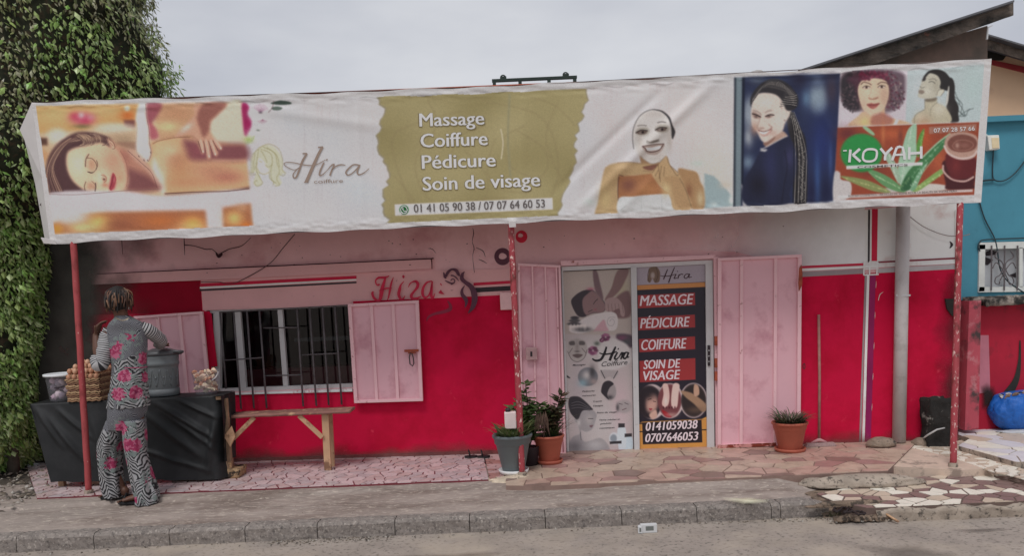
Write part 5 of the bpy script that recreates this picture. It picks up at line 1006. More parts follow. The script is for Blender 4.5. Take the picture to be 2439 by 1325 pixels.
P.z = None
# white hems and grime
for cond, c_ in (((Y-ytop(X)) < 8+8*np.exp(-((X-1150)/420)**2)+1.5*np.cos(X*.05), (186,184,183)),):
    m_ = cond & ~((X > 1745) & (X < 2003) & ((Y-ytop(X)) > 6)); P.C[m_] = np.array(c_)+(fbm(X[m_]*.12, Y[m_]*1.2, 30, 31)*4)[:, None]
yb_ = 580-.0442*(X-120); m_ = (yb_-Y) < 13+8*(X < 620)+2*(X > 1700); P.C[m_] = np.array((188,185,184))+(fbm(X[m_]*.3, Y[m_], 30, 33)*4)[:, None]
m_ = (X < 79+.148*(Y-243)+5) | (X > 2345-.075*(Y-139)); P.C[m_] = (196,192,190)
ln = np.abs(Y-ytop(X)-15+2*np.sin(X*.11)); P.C *= (1-.16*np.exp(-(ln/1.8)**2)*np.clip(fbm(X, Y*0, 70, 36)+.3, 0, 1))[..., None]
P.C *= (1+.022*rng.normal(size=X.shape))[..., None]; P.C *= (1+.010*fbm(X, Y, 9, 77, 14))[..., None]**(((X < 603) | ((X > 1400) & (X < 1700) & (Y > 380)) | (X > 1745))[..., None]*1.0)
vin = vcol_mat('banner_print', .42, .35, .12)
P.make('printed_sheet', BAN, 0, vin, ban, bdisp)
pw = M('print_white', col(214,206,196,KB-.1), .45, .03, 6, 0); pbr = M('print_taupe', col(140,122,110,KB), .45, .05, 6, 0); pgr = M('print_grey', col(92,86,84,KB), .45, .05, 6, 0)
ot = M('print_dark_outline', col(118,106,76,KB), .45, .05, 6, 0)
words = [('Massage',1000,301,1153,296,31),('Coiffure',1003,351,1161,345,32),('Pédicure',1006,402,1180,396,32),('Soin de visage',1008,454,1286,443,32)]
for t_, x0_, y0_, x1_, y1_, h_ in words:
    print_words('lettering_outline', (t_, x0_-1.2, y0_+1, x1_+1.4, y1_+1, h_+1.2), BAN, .003, ot, ban, bdisp, heavy=2.0); print_words('lettering', (t_, x0_, y0_, x1_, y1_, h_), BAN, .0045, pw, ban, bdisp, heavy=.9)
print_words('phone_number', ('01 41 05 90 38 / 07 07 64 60 53', 986, 506, 1298, 494, 19), BAN, .0045, pgr, ban, bdisp, heavy=.25)
a = Art(); z = Z2; a.stroke([(1163,850),(1155,869),(1137,873),(1121,861),(1120,842),(1133,828),(1152,830),(1163,850)], 1.7, z, 5); a.stroke([(1122,862),(1118,877),(1134,872)], 1.6, z, 3); a.stroke([(1133,838),(1134,850),(1143,860),(1154,860)], [2.6,1.6,1.6,2.6], z, 4); a.make('phone_emblem', BAN, .0045, pw, ban, bdisp)
a = Art(); z = Z2
a.stroke([(485,470),(455,520),(430,590),(412,630),(395,632),(392,610),(410,585),(440,560)], [4.5,5,4.5,4,3,2.5,2,1.5], z); a.stroke([(455,470),(486,468)], 3, z, 2)
a.stroke([(592,425),(565,470),(520,570),(480,664)], [5.5,6.5,7.5,8], z); a.stroke([(560,428),(594,424)], 3.2, z, 2); a.stroke([(466,664),(494,662)], 2.6, z, 2)
a.stroke([(440,560),(400,580),(350,560),(330,540),(350,528),(400,532),(480,548),(545,545),(610,512)], [1.6,1.6,1.6,1.8,1.8,2,2.2,2,1.4], z)
a.stroke([(600,530),(575,585),(570,615),(590,612),(620,585)], [3.5,4,3.5,2.4,1.4], z); a.stroke([(616,508),(622,514)], 4.5, z, 3)
a.stroke([(620,585),(650,550),(668,545),(650,590),(640,620)], [1.4,2.4,3.6,4,3.6], z); a.stroke([(650,585),(680,556),(712,545),(745,548)], [2,2.8,3,1.6], z)
a.stroke([(838,548),(800,545),(762,575),(748,600),(765,615),(800,595),(840,550)], [3,3,3.6,3.6,2.8,2.4,2.4], z); a.stroke([(842,545),(825,590),(835,612),(870,600),(905,570)], [4,4,3,2.4,1.2], z)
a.make('logo_lettering', BAN, .0045, pbr, ban, bdisp)
Art().text('coiffure', 748, 437, 817, 434.5, 9, bold=.0).make('logo_small_lettering', BAN, .0045, pbr, ban, bdisp)
pl = M('print_pale', col(206,214,204,KB), .45, .03, 6, 0)
a = Art(); z = Z5; W6 = 6.2
a.stroke([(155,768),(146,872)], W6, z, 2); a.stroke([(232,762),(172,815)], W6, z, 2); a.stroke([(176,812),(236,866)], W6, z, 2)
a.stroke([(262,790),(290,768),(340,766),(368,784),(362,838),(330,862),(278,862),(256,838),(262,790)], 5.4, z, 4)
a.stroke([(398,758),(438,806)], W6, z, 2); a.stroke([(494,752),(440,808),(436,856)], W6, z, 2)
a.stroke([(492,856),(530,752)], W6, z, 2); a.stroke([(530,752),(578,750),(594,850)], W6, z, 2); a.stroke([(508,812),(586,808)], 5, z, 2)
a.stroke([(632,748),(630,848)], W6, z, 2); a.stroke([(728,742),(728,842)], W6, z, 2); a.stroke([(632,800),(728,794)], W6, z, 2); a.stroke([(96,778),(126,776)], 3, z, 2)
a.make('brand_lettering', BAN, .0045, pl, ban, bdisp)
Art().text('COSMETICS', *Z5(212,920), *Z5(620,902), 5, bold=.01).make('small_lettering', BAN, .0045, pgr, ban, bdisp)
print_words('small_lettering', ('KOYAH COSMETICS - ARTICLES DE SOINS POUR LA BEAUTE DE VOTRE PEAU', *Z5(140,1152), *Z5(1015,1110), 4.6), BAN, .0045, pgr, ban, bdisp, gap=.15)
Art().text('07 07 28 57 66', *Z5(830,630), *Z5(1162,612), 9.5, bold=.01).make('small_phone_number', BAN, .0045, pw, ban, bdisp)
# sheet folded round the ends, frame and edge
vinw = M('banner_vinyl_back', col(196,192,190,.8), .5, .06, 5, .15, 10)
V = [BAN(75,243), BAN(45,309,-.02), BAN(57,335,-.10), BAN(105,572,-.14), BAN(130,578,0), BAN(120,560,0), BAN(66,262,-.02)]
fl = MB().add([BAN(76,243,-.002), BAN(47,309,-.03), BAN(58,332,-.12), BAN(84,440,-.16), BAN(106,566,-.16), BAN(121,580,-.002), BAN(98,420,-.002)], [(0,1,2,6),(2,3,6),(3,4,5,6)])
fo = fl.make('folded_end', vinw, ban); sm_ = fo.modifiers.new('s', 'SOLIDIFY'); sm_.thickness = .002
mesh('folded_end', [BAN(2362,139,-.002), BAN(2337,482,-.002), BAN(2328,480,-.14), BAN(2352,150,-.14)], [(0,1,2,3)], vinw, ban)
mesh('bottom_return', [BAN(121,580,-.001), BAN(2337,482,-.001), BAN(2330,478,-.10), BAN(130,574,-.10)], [(0,1,2,3)], vinw, ban)
mesh('top_return', [BAN(75,243,-.001)+Vector((0,0,0)), BAN(1219,203,-.001), BAN(2362,139,-.001), BAN(2358,141,-.12), BAN(1219,206,-.12), BAN(80,246,-.12)], [(0,1,4,5),(1,2,3,4)], vinw, ban)
fb = MB()
for p_, q_ in (((82,252),(2352,160)), ((125,570),(2330,476)), ((82,252),(125,570)), ((2352,152),(2330,476)), ((600,250),(612,545)), ((1219,215),(1222,525)), ((1800,190),(1795,495))): fb.tube([BAN(*p_, -.05), BAN(*q_, -.05)], .018, 8)
fb.make('frame', rust, ban)
prism('corner_tape', [(97,566),(128,572),(134,582),(104,580)], BAN, .004, .012, vinw, ban)
# ================================================ POSTS
postm = M('rusty_red_post_paint', col(138,58,60,.62), .55, .14, 6, .3, 60, c2=col(176,150,140,.6), s2=46, t2=.68, w2=.03, c3=col(84,30,28,.5), s3=9, t3=.6, w3=.08, stretch=(1, 1, .45))
postw = M('chipped_red_post_paint', col(130,50,56,.62), .6, .14, 6, .5, 60, c2=col(182,160,152,.6), s2=46, t2=.60, w2=.025, c3=col(70,30,26,.5), s3=14, t3=.6, w3=.06, stretch=(1, 1, .4))
PY_ = YB+.03
for (xt, yt_, xb_, yb_, zb_, mt_, lb, yy_) in ((174,560,212,1176,TZ,postm,'red painted post in front of the black draped table, leftmost of three posts',None), (1216,520,1244,1133,TZ,postw,'peeling red and white post standing by the grey plant pot',None), (2287,470,2270,1113,.155,postw,'chipped red post at the right end before the blue house',None)):
    pb = G(xb_, yb_, zb_); pt = Q(xt, yt_, PY_); po = empty('awning_post', pb, lb, 'post', 'red steel posts holding the banner frame')
    dv = (pb-pt).normalized(); n_ = 26; P_ = [pt.lerp(pb+dv*.015, i/n_)+Vector((.004*mnoise.noise(Vector((i*.5, xb_, 0))), 0, 0)) for i in range(n_+1)]
    MB().tube(P_, [.026+.0015*mnoise.noise(Vector((i*1.3, xb_, 3))) for i in range(n_+1)], 16).make('post_tube', mt_, po, True)
    MB().tube([pb-dv*.03, pb+dv*.01], .036, 12).make('post_foot', roughc, po)
    if xb_ == 1244: prism('tape_wrap', [(1211,528),(1228,527),(1229,541),(1213,542)], BAN, .006, .05, vinw, po)
# ================================================ DOOR POSTERS
zdz = .16
dplane = Plane(WALL.p+NW*(-.02), NW)
def dq(pts): return [ZF(*p) for p in pts]
door = MB().prism(dq([(45,95),(1000,52),(1001,76),(47,122)]), dplane, 0, .04).prism(dq([(45,122),(56,121),(95,1284),(80,1285)]), dplane, 0, .04).prism(dq([(484,100),(520,98),(540,1262),(506,1264)]), dplane, .001, .05)\
    .prism(dq([(955,78),(1000,76),(1012,1250),(966,1254)]), dplane, 0, .04).prism(dq([(95,1272),(966,1240),(966,1256),(82,1288)]), dplane, .002, .045).make('sliding_door', alu, shop)
bevel(prism('door_handle', dq([(968,592),(986,591),(986,720),(970,722)]), dplane, .043, .012, blackp, door), .003)
for y_ in (620, 655, 690): prism('handle_screw', dq([(974,y_),(980,y_),(980,y_+8),(974,y_+8)]), dplane, .0555, .002, alu, door)
prism('gasket', dq([(50,118),(484,99),(484,107),(52,126)]), dplane, .03, .004, blackp, door); prism('gasket', dq([(484,107),(489,107),(506,1262),(500,1264)]), dplane, .03, .004, blackp, door); prism('gasket', dq([(520,92),(955,72),(955,77),(520,99)]), dplane, .03, .004, blackp, door)
KD = .72
P = Paint(dq([(55,124),(484,105),(502,1264),(94,1278)]), 190, 500, (168,156,154), KD); P.z = ZF; X, Y = P.X, P.Y
P.poly([(55,124),(484,105),(490,530),(60,520)], (164,150,142), 1); P.blob(430, 240, 50, 90, (160,148,118), .7); P.blob(150, 200, 90, 70, (176,160,150), .6)
P.blob(150, 900, 60, 300, (150,136,142), .5); P.blob(420, 1000, 60, 200, (190,150,160), .5); P.blob(300, 600, 150, 60, (186,178,176), .7); P.blob(300, 1100, 160, 150, (184,180,180), .5)
P.sp([(245,120),(270,125),(290,200),(310,290),(300,300),(265,260),(250,200)], (108,82,86), 2); P.sp([(400,120),(470,112),(440,200),(400,260),(340,310),(320,300),(360,230)], (120,90,88), 2); P.sp([(380,300),(470,250),(482,400),(400,420),(370,390)], (112,82,82), 3)
P.sp([(108,320),(130,280),(180,248),(240,240),(280,280),(320,320),(325,360),(300,385),(240,390),(180,414),(140,395)], (70,58,64), 1.5); P.sp([(175,300),(200,255),(250,250),(300,300),(325,350),(300,385),(245,385),(200,400),(180,350)], (128,98,98), 2); P.sp([(108,320),(130,280),(180,248),(240,240),(215,262),(180,300),(180,370),(200,405),(150,400)], (52,42,48), 1.5)
P.line([(248,330),(262,310),(275,300)], 1.3, (40,26,30)); P.line([(215,380),(240,368)], 1.2, (40,26,30)); P.blob(260, 365, 10, 5, (150,70,80), .8); P.blob(230, 235, 25, 10, (170,90,110), .8)
P.sp([(330,300),(390,290),(430,330),(445,380),(440,410),(420,400),(410,360),(380,370),(360,380),(340,380),(322,360)], (150,122,120), 1.5)
for k in range(5): P.line([(340+k*22,330),(345+k*23,385)], .9, (84,60,62), .7)
P.sp([(100,480),(190,420),(300,385),(380,385),(402,430),(390,490),(340,500),(260,490),(180,515),(110,510)], (190,180,178), 1.5); P.line([(350,440),(365,425),(380,440),(370,465),(345,465),(335,440),(350,415),(385,415)], 1, (130,120,122), .7); P.sp([(310,430),(330,470),(340,500),(270,500),(250,500)], (180,130,140), 2, .8)
P.blob(130, 418, 28, 12, (50,46,52), .95, p=3); P.blob(128, 436, 36, 12, (66,62,66), .95, p=3); P.blob(126, 456, 44, 12, (56,52,56), .9, p=3)
for k in range(5): P.blob(105+k*22, 478, 12, 20, (208,196,190), .9, p=2); P.blob(180, 490, 40, 12, (80,76,78), .6)
P.sp([(400,520),(490,530),(495,600),(450,600),(400,560)], (80,64,74), 3); P.blob(430, 545, 30, 15, (120,60,90), .8); P.blob(455, 570, 30, 20, (60,70,70), .7)
P.sp([(280,640),(300,580),(350,550),(400,555),(470,600),(480,700),(300,760)], (182,174,172), 3)
for cx, cy, r_ in ((325,540,30), (245,625,34), (300,560,16)):
    for k in range(7): a_ = k*.9; P.blob(cx+r_*.55*math.cos(a_), cy+r_*.55*math.sin(a_), r_*.45, r_*.35, random.choice([(110,50,84),(140,80,110),(84,36,62)]), .9, p=2)
P.blob(270, 580, 18, 14, (60,70,60), .8)
P.sp([(85,600),(100,560),(150,550),(195,565),(208,610),(200,660),(150,695),(100,670)], (156,146,142), 1.5); P.blob(145, 600, 14, 40, (110,100,98), .5); P.sp([(95,570),(125,565),(130,588),(100,590)], (84,76,76), 1.5); P.sp([(160,565),(190,568),(192,588),(160,588)], (84,76,76), 1.5); P.sp([(115,655),(145,645),(180,652),(150,672)], (90,74,74), 1.2); P.line([(95,640),(115,610)], 1.5, (100,90,90)); P.line([(200,640),(175,610)], 1.5, (100,90,90)); P.blob(146, 630, 16, 6, (84,74,74), .8); P.line([(85,630),(110,680),(150,695),(190,670),(207,620)], 1.5, (70,62,62), .7)
P.blob(213, 790, 64, 60, (96,96,102), 1, p=12); P.blob(205, 780, 30, 30, (190,180,176), .8); P.blob(240, 760, 18, 40, (50,46,50), .8); P.blob(180, 830, 30, 24, (120,150,160), .8); P.blob(250, 820, 26, 20, (150,130,126), .8)
P.sp([(295,750),(400,755),(380,800),(350,790),(310,800)], (150,140,140), 2, .8); P.line([(295,750),(320,800)], 2, (60,56,58)); P.line([(400,755),(375,800)], 2, (60,56,58)); P.sp([(78,780),(100,795),(96,800),(78,792)], (50,46,50), 1)
P.sp([(300,870),(330,820),(370,830),(390,870),(385,915),(350,935),(330,900)], (140,130,130), 1.5); P.sp([(296,880),(310,830),(345,815),(375,835),(350,860),(335,900),(345,935),(310,905)], (44,38,44), 1.2); P.blob(352, 920, 20, 14, (50,46,50), .8)
P.blob(440, 978, 50, 44, (150,140,140), .95, p=4); P.line([(410,960),(430,965)], 1.2, (60,50,54)); P.line([(445,955),(468,965)], 1.2, (60,50,54)); P.line([(430,1000),(455,990)], 1.4, (80,50,56)); P.blob(400, 985, 10, 24, (60,56,60), .8)
P.sp([(130,1050),(180,1000),(240,1000),(268,1030),(262,1060),(240,1120),(200,1138),(170,1130),(190,1200),(300,1180),(340,1270),(98,1280),(110,1180),(160,1150),(150,1100)], (142,136,138), 1.8); P.blob(130, 1230, 50, 40, (96,92,96), .8); P.blob(260, 1220, 50, 30, (180,176,176), .6); P.blob(220, 1060, 24, 30, (170,162,160), .7)
P.sp([(90,960),(100,920),(150,915),(190,940),(235,985),(240,1000),(180,1005),(150,1060),(120,1040),(100,1010)], (48,44,50), 1.3)
for k in range(7): P.line([(110,950+k*8),(160,940+k*9),(225,985+k*3)], .9, (130,126,130) if k % 2 else (30,28,32), .7)
P.line([(215,1055),(245,1055)], 1.3, (50,44,48)); P.sp([(222,1100),(245,1095),(235,1112)], (110,84,90), 1); P.blob(155, 1080, 12, 20, (190,184,182), .8); P.line([(165,1140),(170,1190)], 1.5, (80,76,80), .8)
P.blob(380, 1180, 34, 40, (188,194,200), .9, p=5); P.blob(375, 1180, 22, 26, (110,120,130), .8, p=4); P.sp([(440,1180),(490,1170),(492,1250),(440,1255)], (176,190,200), 1.2); P.sp([(400,1120),(450,1115),(450,1250),(410,1255)], (186,194,200), 1.2); P.poly([(405,1085),(445,1085),(445,1110),(405,1112)], (50,46,50), 1); P.poly([(350,1200),(425,1195),(425,1212),(352,1216)], (46,44,48), 1); P.poly([(445,1150),(490,1148),(490,1168),(445,1172)], (50,46,50), 1)
P.C *= (1+.02*rng.normal(size=X.shape))[..., None]
pst = vcol_mat('poster_print', .35, .4, .04); P.make('poster', dplane, .012, pst, door)
ink = M('poster_black_ink', col(30,26,30,KD), .4, .02, 5, 0); inkw = M('poster_white_ink', col(206,190,194,KD), .4, .04, 5, 0)
a = Art(); z = ZF
a.stroke([(330,600),(318,640),(295,680),(262,688),(240,675)], [4,6,6,5,3], z); a.stroke([(388,600),(365,650),(350,688)], [4,6.5,6], z); a.stroke([(285,640),(320,648),(370,640),(395,630)], [2.5,3.5,3.5,2], z)
a.stroke([(400,635),(382,670),(392,680),(408,665)], [3.5,5,4,2], z); a.stroke([(402,612),(407,616)], 4, z, 2); a.stroke([(408,668),(425,640),(432,645),(420,680)], [2,4,4,4], z); a.stroke([(425,655),(440,640),(447,645)], [3,4,2.5], z)
a.stroke([(468,638),(450,638),(436,665),(448,675),(462,655),(470,636),(460,665),(474,665)], [2.5,4,5,4,3,4,4,2], z); a.make('poster_script', dplane, .0145, ink, door)
sm = Art().text('Coiffure', *ZF(300,726), *ZF(464,712), 11, shear=.3, bold=.0)
for t_, x_, y_, x2 in (('Massages',116,722,198), ('Pédicures', 176,888,256), ('manucures',176,915,262), ('Tresses',246,952,302), ('Tissages',246,980,310), ('Soins de visage',268,1022,394), ('Vente mèches et',286,1068,416), ('produits',290,1092,362), ('cosmétiques',286,1120,382)): sm.text(t_, *ZF(x_, y_), *ZF(x2, y_-5), 3.6, shear=.3, bold=.008)
sm.make('poster_small_lettering', dplane, .0145, ink, door)
# right poster
P = Paint(dq([(520,99),(955,78),(966,1247),(538,1262)]), 190, 500, (34,28,40), KD); P.z = ZF; X, Y = P.X, P.Y
P.poly([(520,99),(955,78),(956,190),(522,212)], (150,138,148), 1); P.poly([(522,212),(956,192),(956,222),(524,242)], (186,120,62), 1)
P.poly([(535,1090),(966,1060),(966,1247),(538,1262)], (196,134,60), 1); P.line([(536,1138),(966,1125)], 2.5, (24,20,24), cv=False)
P.poly([(555,1075),(930,1058),(935,1205),(560,1218)], (34,26,32), 1); P.poly([(536,1085),(555,1075),(930,1058),(965,1040),(965,1062),(930,1062),(555,1080)], (200,140,64), 1)
rd = (152,42,44)
for q_ in ([(527,275),(888,258),(890,338),(528,358)], [(530,415),(888,397),(890,478),(532,497)], [(534,552),(889,535),(890,616),(538,636)], [(538,690),(891,672),(892,808),(540,826)]): P.poly(q_, rd, .8)
for cx, cy in ((618,948), (730,942), (880,940)): P.blob(cx, cy, 88, 112, (190,170,168), 1, p=20)
P.blob(600, 950, 80, 106, (40,30,36), 1, p=14); P.blob(612, 955, 44, 66, (186,140,126), 1, p=3); P.blob(585, 905, 50, 30, (36,28,32), .9); P.blob(560, 950, 22, 80, (36,26,32), .9); P.blob(610, 880, 50, 18, (34,26,32), .9); P.line([(592,935),(612,930)], 1.6, (40,24,26)); P.line([(625,945),(640,948)], 1.4, (40,24,26)); P.sp([(598,990),(620,992),(608,1003)], (150,50,60), 1); P.sp([(600,1030),(640,1000),(650,1040),(620,1058)], (190,150,134), 2)
P.blob(728, 942, 76, 106, (110,56,60), 1, p=14); P.sp([(685,840),(715,838),(728,900),(722,960),(700,985),(680,960),(690,900)], (206,170,160), 1.5); P.sp([(752,838),(790,840),(785,900),(775,980),(745,985),(738,930)], (210,176,166), 1.5); P.sp([(680,1000),(720,1020),(740,1045),(700,1040)], (150,20,30), 1.5)
for k in range(5): P.blob(690+k*18, 985, 5, 8, (60,16,26), .9)
P.blob(705, 940, 10, 30, (226,200,190), .6); P.blob(740, 1030, 40, 14, (190,150,140), .6); P.blob(880, 940, 80, 106, (44,34,34), 1, p=14)
P.sp([(800,880),(860,890),(910,920),(955,960),(960,1000),(930,1010),(880,960),(830,920)], (150,116,90), 2); P.sp([(885,840),(910,850),(915,900),(890,915),(880,890)], (180,140,116), 1.5); P.blob(890, 1000, 50, 20, (96,74,60), .7)
P.sp([(600,105),(640,92),(665,120),(668,160),(660,190),(635,195),(620,170),(605,195),(588,180),(595,140)], (104,80,64), 1.2); P.blob(622, 150, 14, 22, (160,144,140), .9, p=2); P.line([(600,110),(590,150),(600,190)], 1, (60,40,36)); P.line([(645,100),(655,150),(640,190)], 1, (60,40,36))
P.C *= (1+.02*rng.normal(size=X.shape))[..., None]
P.make('poster', dplane, .012, pst, door)
a = Art(); z = ZF
a.stroke([(716,110),(700,150),(690,175)], [2,3,2.6], z); a.stroke([(760,98),(738,150),(722,196)], [2,3,3], z); a.stroke([(668,150),(690,155),(730,152),(765,142)], [1.2,1.8,2,1.4], z); a.stroke([(770,140),(758,168),(775,165)], [2.4,2.6,1.4], z); a.stroke([(776,122),(780,125)], 2.6, z, 2)
a.stroke([(790,142),(780,170)], 2.6, z, 2); a.stroke([(782,155),(800,142),(815,144)], [1.6,2,1.8], z); a.stroke([(852,140),(832,142),(820,160),(835,168),(855,140),(850,162),(870,158)], [1.6,2,2.4,2,2,2.4,1.2], z); a.make('poster_logo_lettering', dplane, .0145, M('poster_brown_ink', col(60,34,40,KD), .4, .05, 5, 0), door)
a = Art()
for t_, x0_, y0_, x1_, y1_, h_ in (('MASSAGE',541,342,880,330,24), ('PÉDICURE',544,484,856,472,23), ('COIFFURE',552,622,836,610,24), ('SOIN DE',565,742,797,732,21), ('VISAGE',565,814,797,804,22), ('0141059038',580,1132,906,1116,20), ('0707646053',577,1204,910,1190,20)):
    Art().text(t_, *ZF(x0_, y0_), *ZF(x1_, y1_), h_, shear=.22, heavy=.7).make('poster_lettering', dplane, .0145, inkw, door)
P = None
# ================================================ TREE
tree = empty('ficus_tree', (-5.7, 8.05, .1), 'tall clipped ficus tree with small drooping leaves beside the banner', 'tree')
bd = [(325,-260),(330,-40),(347,20),(362,60),(372,120),(380,200),(376,260),(360,330),(320,400),(240,480),(170,540),(146,600),(140,700),(136,800),(128,900),(118,980),(98,1050),(64,1110),(30,1150)]
bp = [Q(x-(10 if y < 560 else 0), y, 8.05) for x, y in bd]; zs = np.array([p.z for p in bp])[::-1]; xs_ = np.array([p.x for p in bp])[::-1]
zs = np.append(zs, [7.4]); xs_ = np.append(xs_, [-4.2])
TXC, TYC, TB = -5.8, 8.05, 1.15
def crown(z, th, k=1.0):
    a = float(np.interp(z, zs, xs_))-TXC; lowk = min(1, max(.8, (z+.5)/1.0))
    nn = .10*mnoise.noise(Vector((math.cos(th)*2.2, math.sin(th)*2.2, z*1.6)))+.07*mnoise.noise(Vector((math.cos(th)*6, math.sin(th)*6, z*4.5)))
    if z > 6.2: a *= max(.3, 1-(z-6.2)*.6)
    return Vector((TXC+a*(k+nn)*math.cos(th), TYC+TB*lowk*(k+nn*1.2)*math.sin(th), z))
core = MB(); nr, ns = 40, 40; VV = [crown(.34+6.68*i/nr, 2*math.pi*j/ns, .97) for i in range(nr+1) for j in range(ns)]
core.add(VV, [(i*ns+j, i*ns+(j+1) % ns, (i+1)*ns+(j+1) % ns, (i+1)*ns+j) for i in range(nr) for j in range(ns)]+[tuple(range(ns-1, -1, -1)), tuple(nr*ns+j for j in range(ns))])
core.make('inner_foliage', M('inner_twigs', (.022, .026, .014), .95, .5, 14, .6, 30, c2=(.05, .035, .02), s2=20, t2=.55), tree, True)
MB().tube([(-5.7, 8.0, 0), (-5.65, 7.95, .8), (-5.7, 8.05, 2.5)], [.16, .12, .09], 14).tube([(-4.95, 7.75, 0), (-4.9, 7.7, .6), (-5.1, 7.8, 1.6)], [.06, .05, .04], 10).make('trunk', M('grey_bark', (.11, .09, .07), .9, .3, 10, .6, 40), tree, True)
def leafV(p, d, n_, L, W):
    s_ = d.cross(n_).normalized()*W; n_ = n_.normalized(); m_ = p+d*L*.45
    return [p, m_+s_*.5-n_*L*.06, p+d*L+n_*L*(-.10), m_-s_*.5-n_*L*.06, m_+n_*L*.05]
LF = [(0,1,4),(4,1,2),(0,4,3),(4,2,3)]
def rleaf(r, lo=0):
    while 1:
        z = r.choice([r.uniform(.22, 6.9), r.uniform(.22, 6.9), r.uniform(.2, 2.6)]); th = math.radians(r.choice([r.uniform(-175, 40), r.uniform(-130, 20)])); p = crown(z, th, r.uniform(.962, 1.03))
        if mnoise.noise(p*3.3)+.35*mnoise.noise(p*9) > -.36+r.uniform(-.18, .1): break
    o_ = Vector((math.cos(th), math.sin(th), 0)); d = (Vector((0, 0, -1))*r.uniform(.4, 1.3)+o_*r.uniform(.0, .9)+Vector([r.uniform(-.6, .6) for _ in range(3)])).normalized()
    n_ = (o_+Vector([r.uniform(-.7, .7) for _ in range(3)])+Vector((0, 0, 1.0))); n_ = n_-d*n_.dot(d)
    L = r.uniform(.038, .076); return p, d, n_, L
r = random.Random(3); V = []; Fc = []
green = [(.08,.13,.035),(.19,.31,.07),(.30,.39,.13),(.36,.52,.16),(.23,.43,.09),(.42,.45,.22),(.52,.62,.30),(.26,.38,.11)]
lm_ = island_mat('ficus_leaves', green, .38, .2)
for k in range(52000):
    p, d, n_, L = rleaf(r); v = leafV(p, d, n_, L, L*.48); i0 = len(V); V += v; Fc += [(a+i0, b_+i0, c_+i0) for a, b_, c_ in LF]
for k in range(20):      # loose twigs against the sky
    z = r.uniform(3.4, 5.6); p = crown(z, r.uniform(-.9, .2), 1.01); d0 = Vector((r.uniform(.3, 1), r.uniform(-.4, .2), r.uniform(-.2, .5))).normalized(); ln_ = r.uniform(.03, .08) if k else .34
    if k == 0: p = crown(4.62, -.5, 1.0); d0 = Vector((1, -.1, .08)).normalized()
    for q_ in range(int(ln_/.02)+2):
        pp_ = p+d0*q_*.022; d = (d0*.4+Vector((r.uniform(-.5,.5), r.uniform(-.5,.5), -.8))).normalized(); n_ = Vector((r.uniform(-1,1), -1, .3)); n_ = n_-d*n_.dot(d)
        L = r.uniform(.03, .06); v = leafV(pp_, d, n_, L, L*.45); i0 = len(V); V += v; Fc += [(a+i0, b_+i0, c_+i0) for a, b_, c_ in LF]
sp_f = [i for i in range(len(Fc)//4)]
def keep(ids, nm, mt):
    VV, FF = [], []
    for i in ids: i0 = len(VV); VV += V[i*5:i*5+5]; FF += [(a+i0, b_+i0, c_+i0) for a, b_, c_ in LF]
    o = mesh(nm, VV, FF, mt, tree); o['kind'] = 'stuff'
isol = lambda i: V[i*5].z+.5*mnoise.noise(V[i*5]*1.2)-(.9 if V[i*5].x > -4.1 else 0)-(.5 if V[i*5].x < -5.1 else 0) > 3.35
olive = [(.08,.09,.04),(.20,.24,.09),(.31,.34,.14),(.18,.27,.08),(.42,.43,.22),(.27,.25,.13),(.56,.56,.38),(.15,.13,.07)]
keep([i for i in sp_f if isol(i)], 'leaves', island_mat('olive_leaves', olive, .38, .2)); keep([i for i in sp_f if not isol(i)], 'leaves', lm_)
lms = [M('leaf_green_%s' % n, c, .42, .1, 20, 0) for n, c in zip(('dark','mid','olive','light','fresh','pale'), [green[1], green[4], green[2], green[3], (.34,.44,.14), green[6]])]
lmesh = []
for k, mt_ in enumerate(lms):
    me = bpy.data.meshes.new('leaf'); v = leafV(Vector((0,0,0)), Vector((0,0,-1)), Vector((0,-1,0)), 1, .48+.03*k); me.from_pydata([tuple(a) for a in v], [], LF); me.materials.append(mt_); lmesh.append(me)
k = 0
while k < 290:
    p, d, n_, L = rleaf(r); c_ = p-CAM; 
    px_ = PCX+FPX*c_.dot(R_)/c_.dot(F_); py_ = PCY-FPX*c_.dot(U_)/c_.dot(F_)
    if px_ < 4 or py_ < 4 or py_ > 1150 or (px_ > 90 and 235 < py_) or p.y > TYC: continue
    p = p+Vector((0, -.05, 0)); s_ = d.cross(n_).normalized(); o = bpy.data.objects.new('leaf', lmesh[k % 6]); C.objects.link(o); o.parent = tree
    L = r.uniform(.075, .10); mm = Matrix((s_, -n_.normalized(), -d)).transposed().to_4x4()
    o.matrix_basis = Matrix.Translation(p-tree.location) @ mm @ Matrix.Scale(L, 4); k += 1
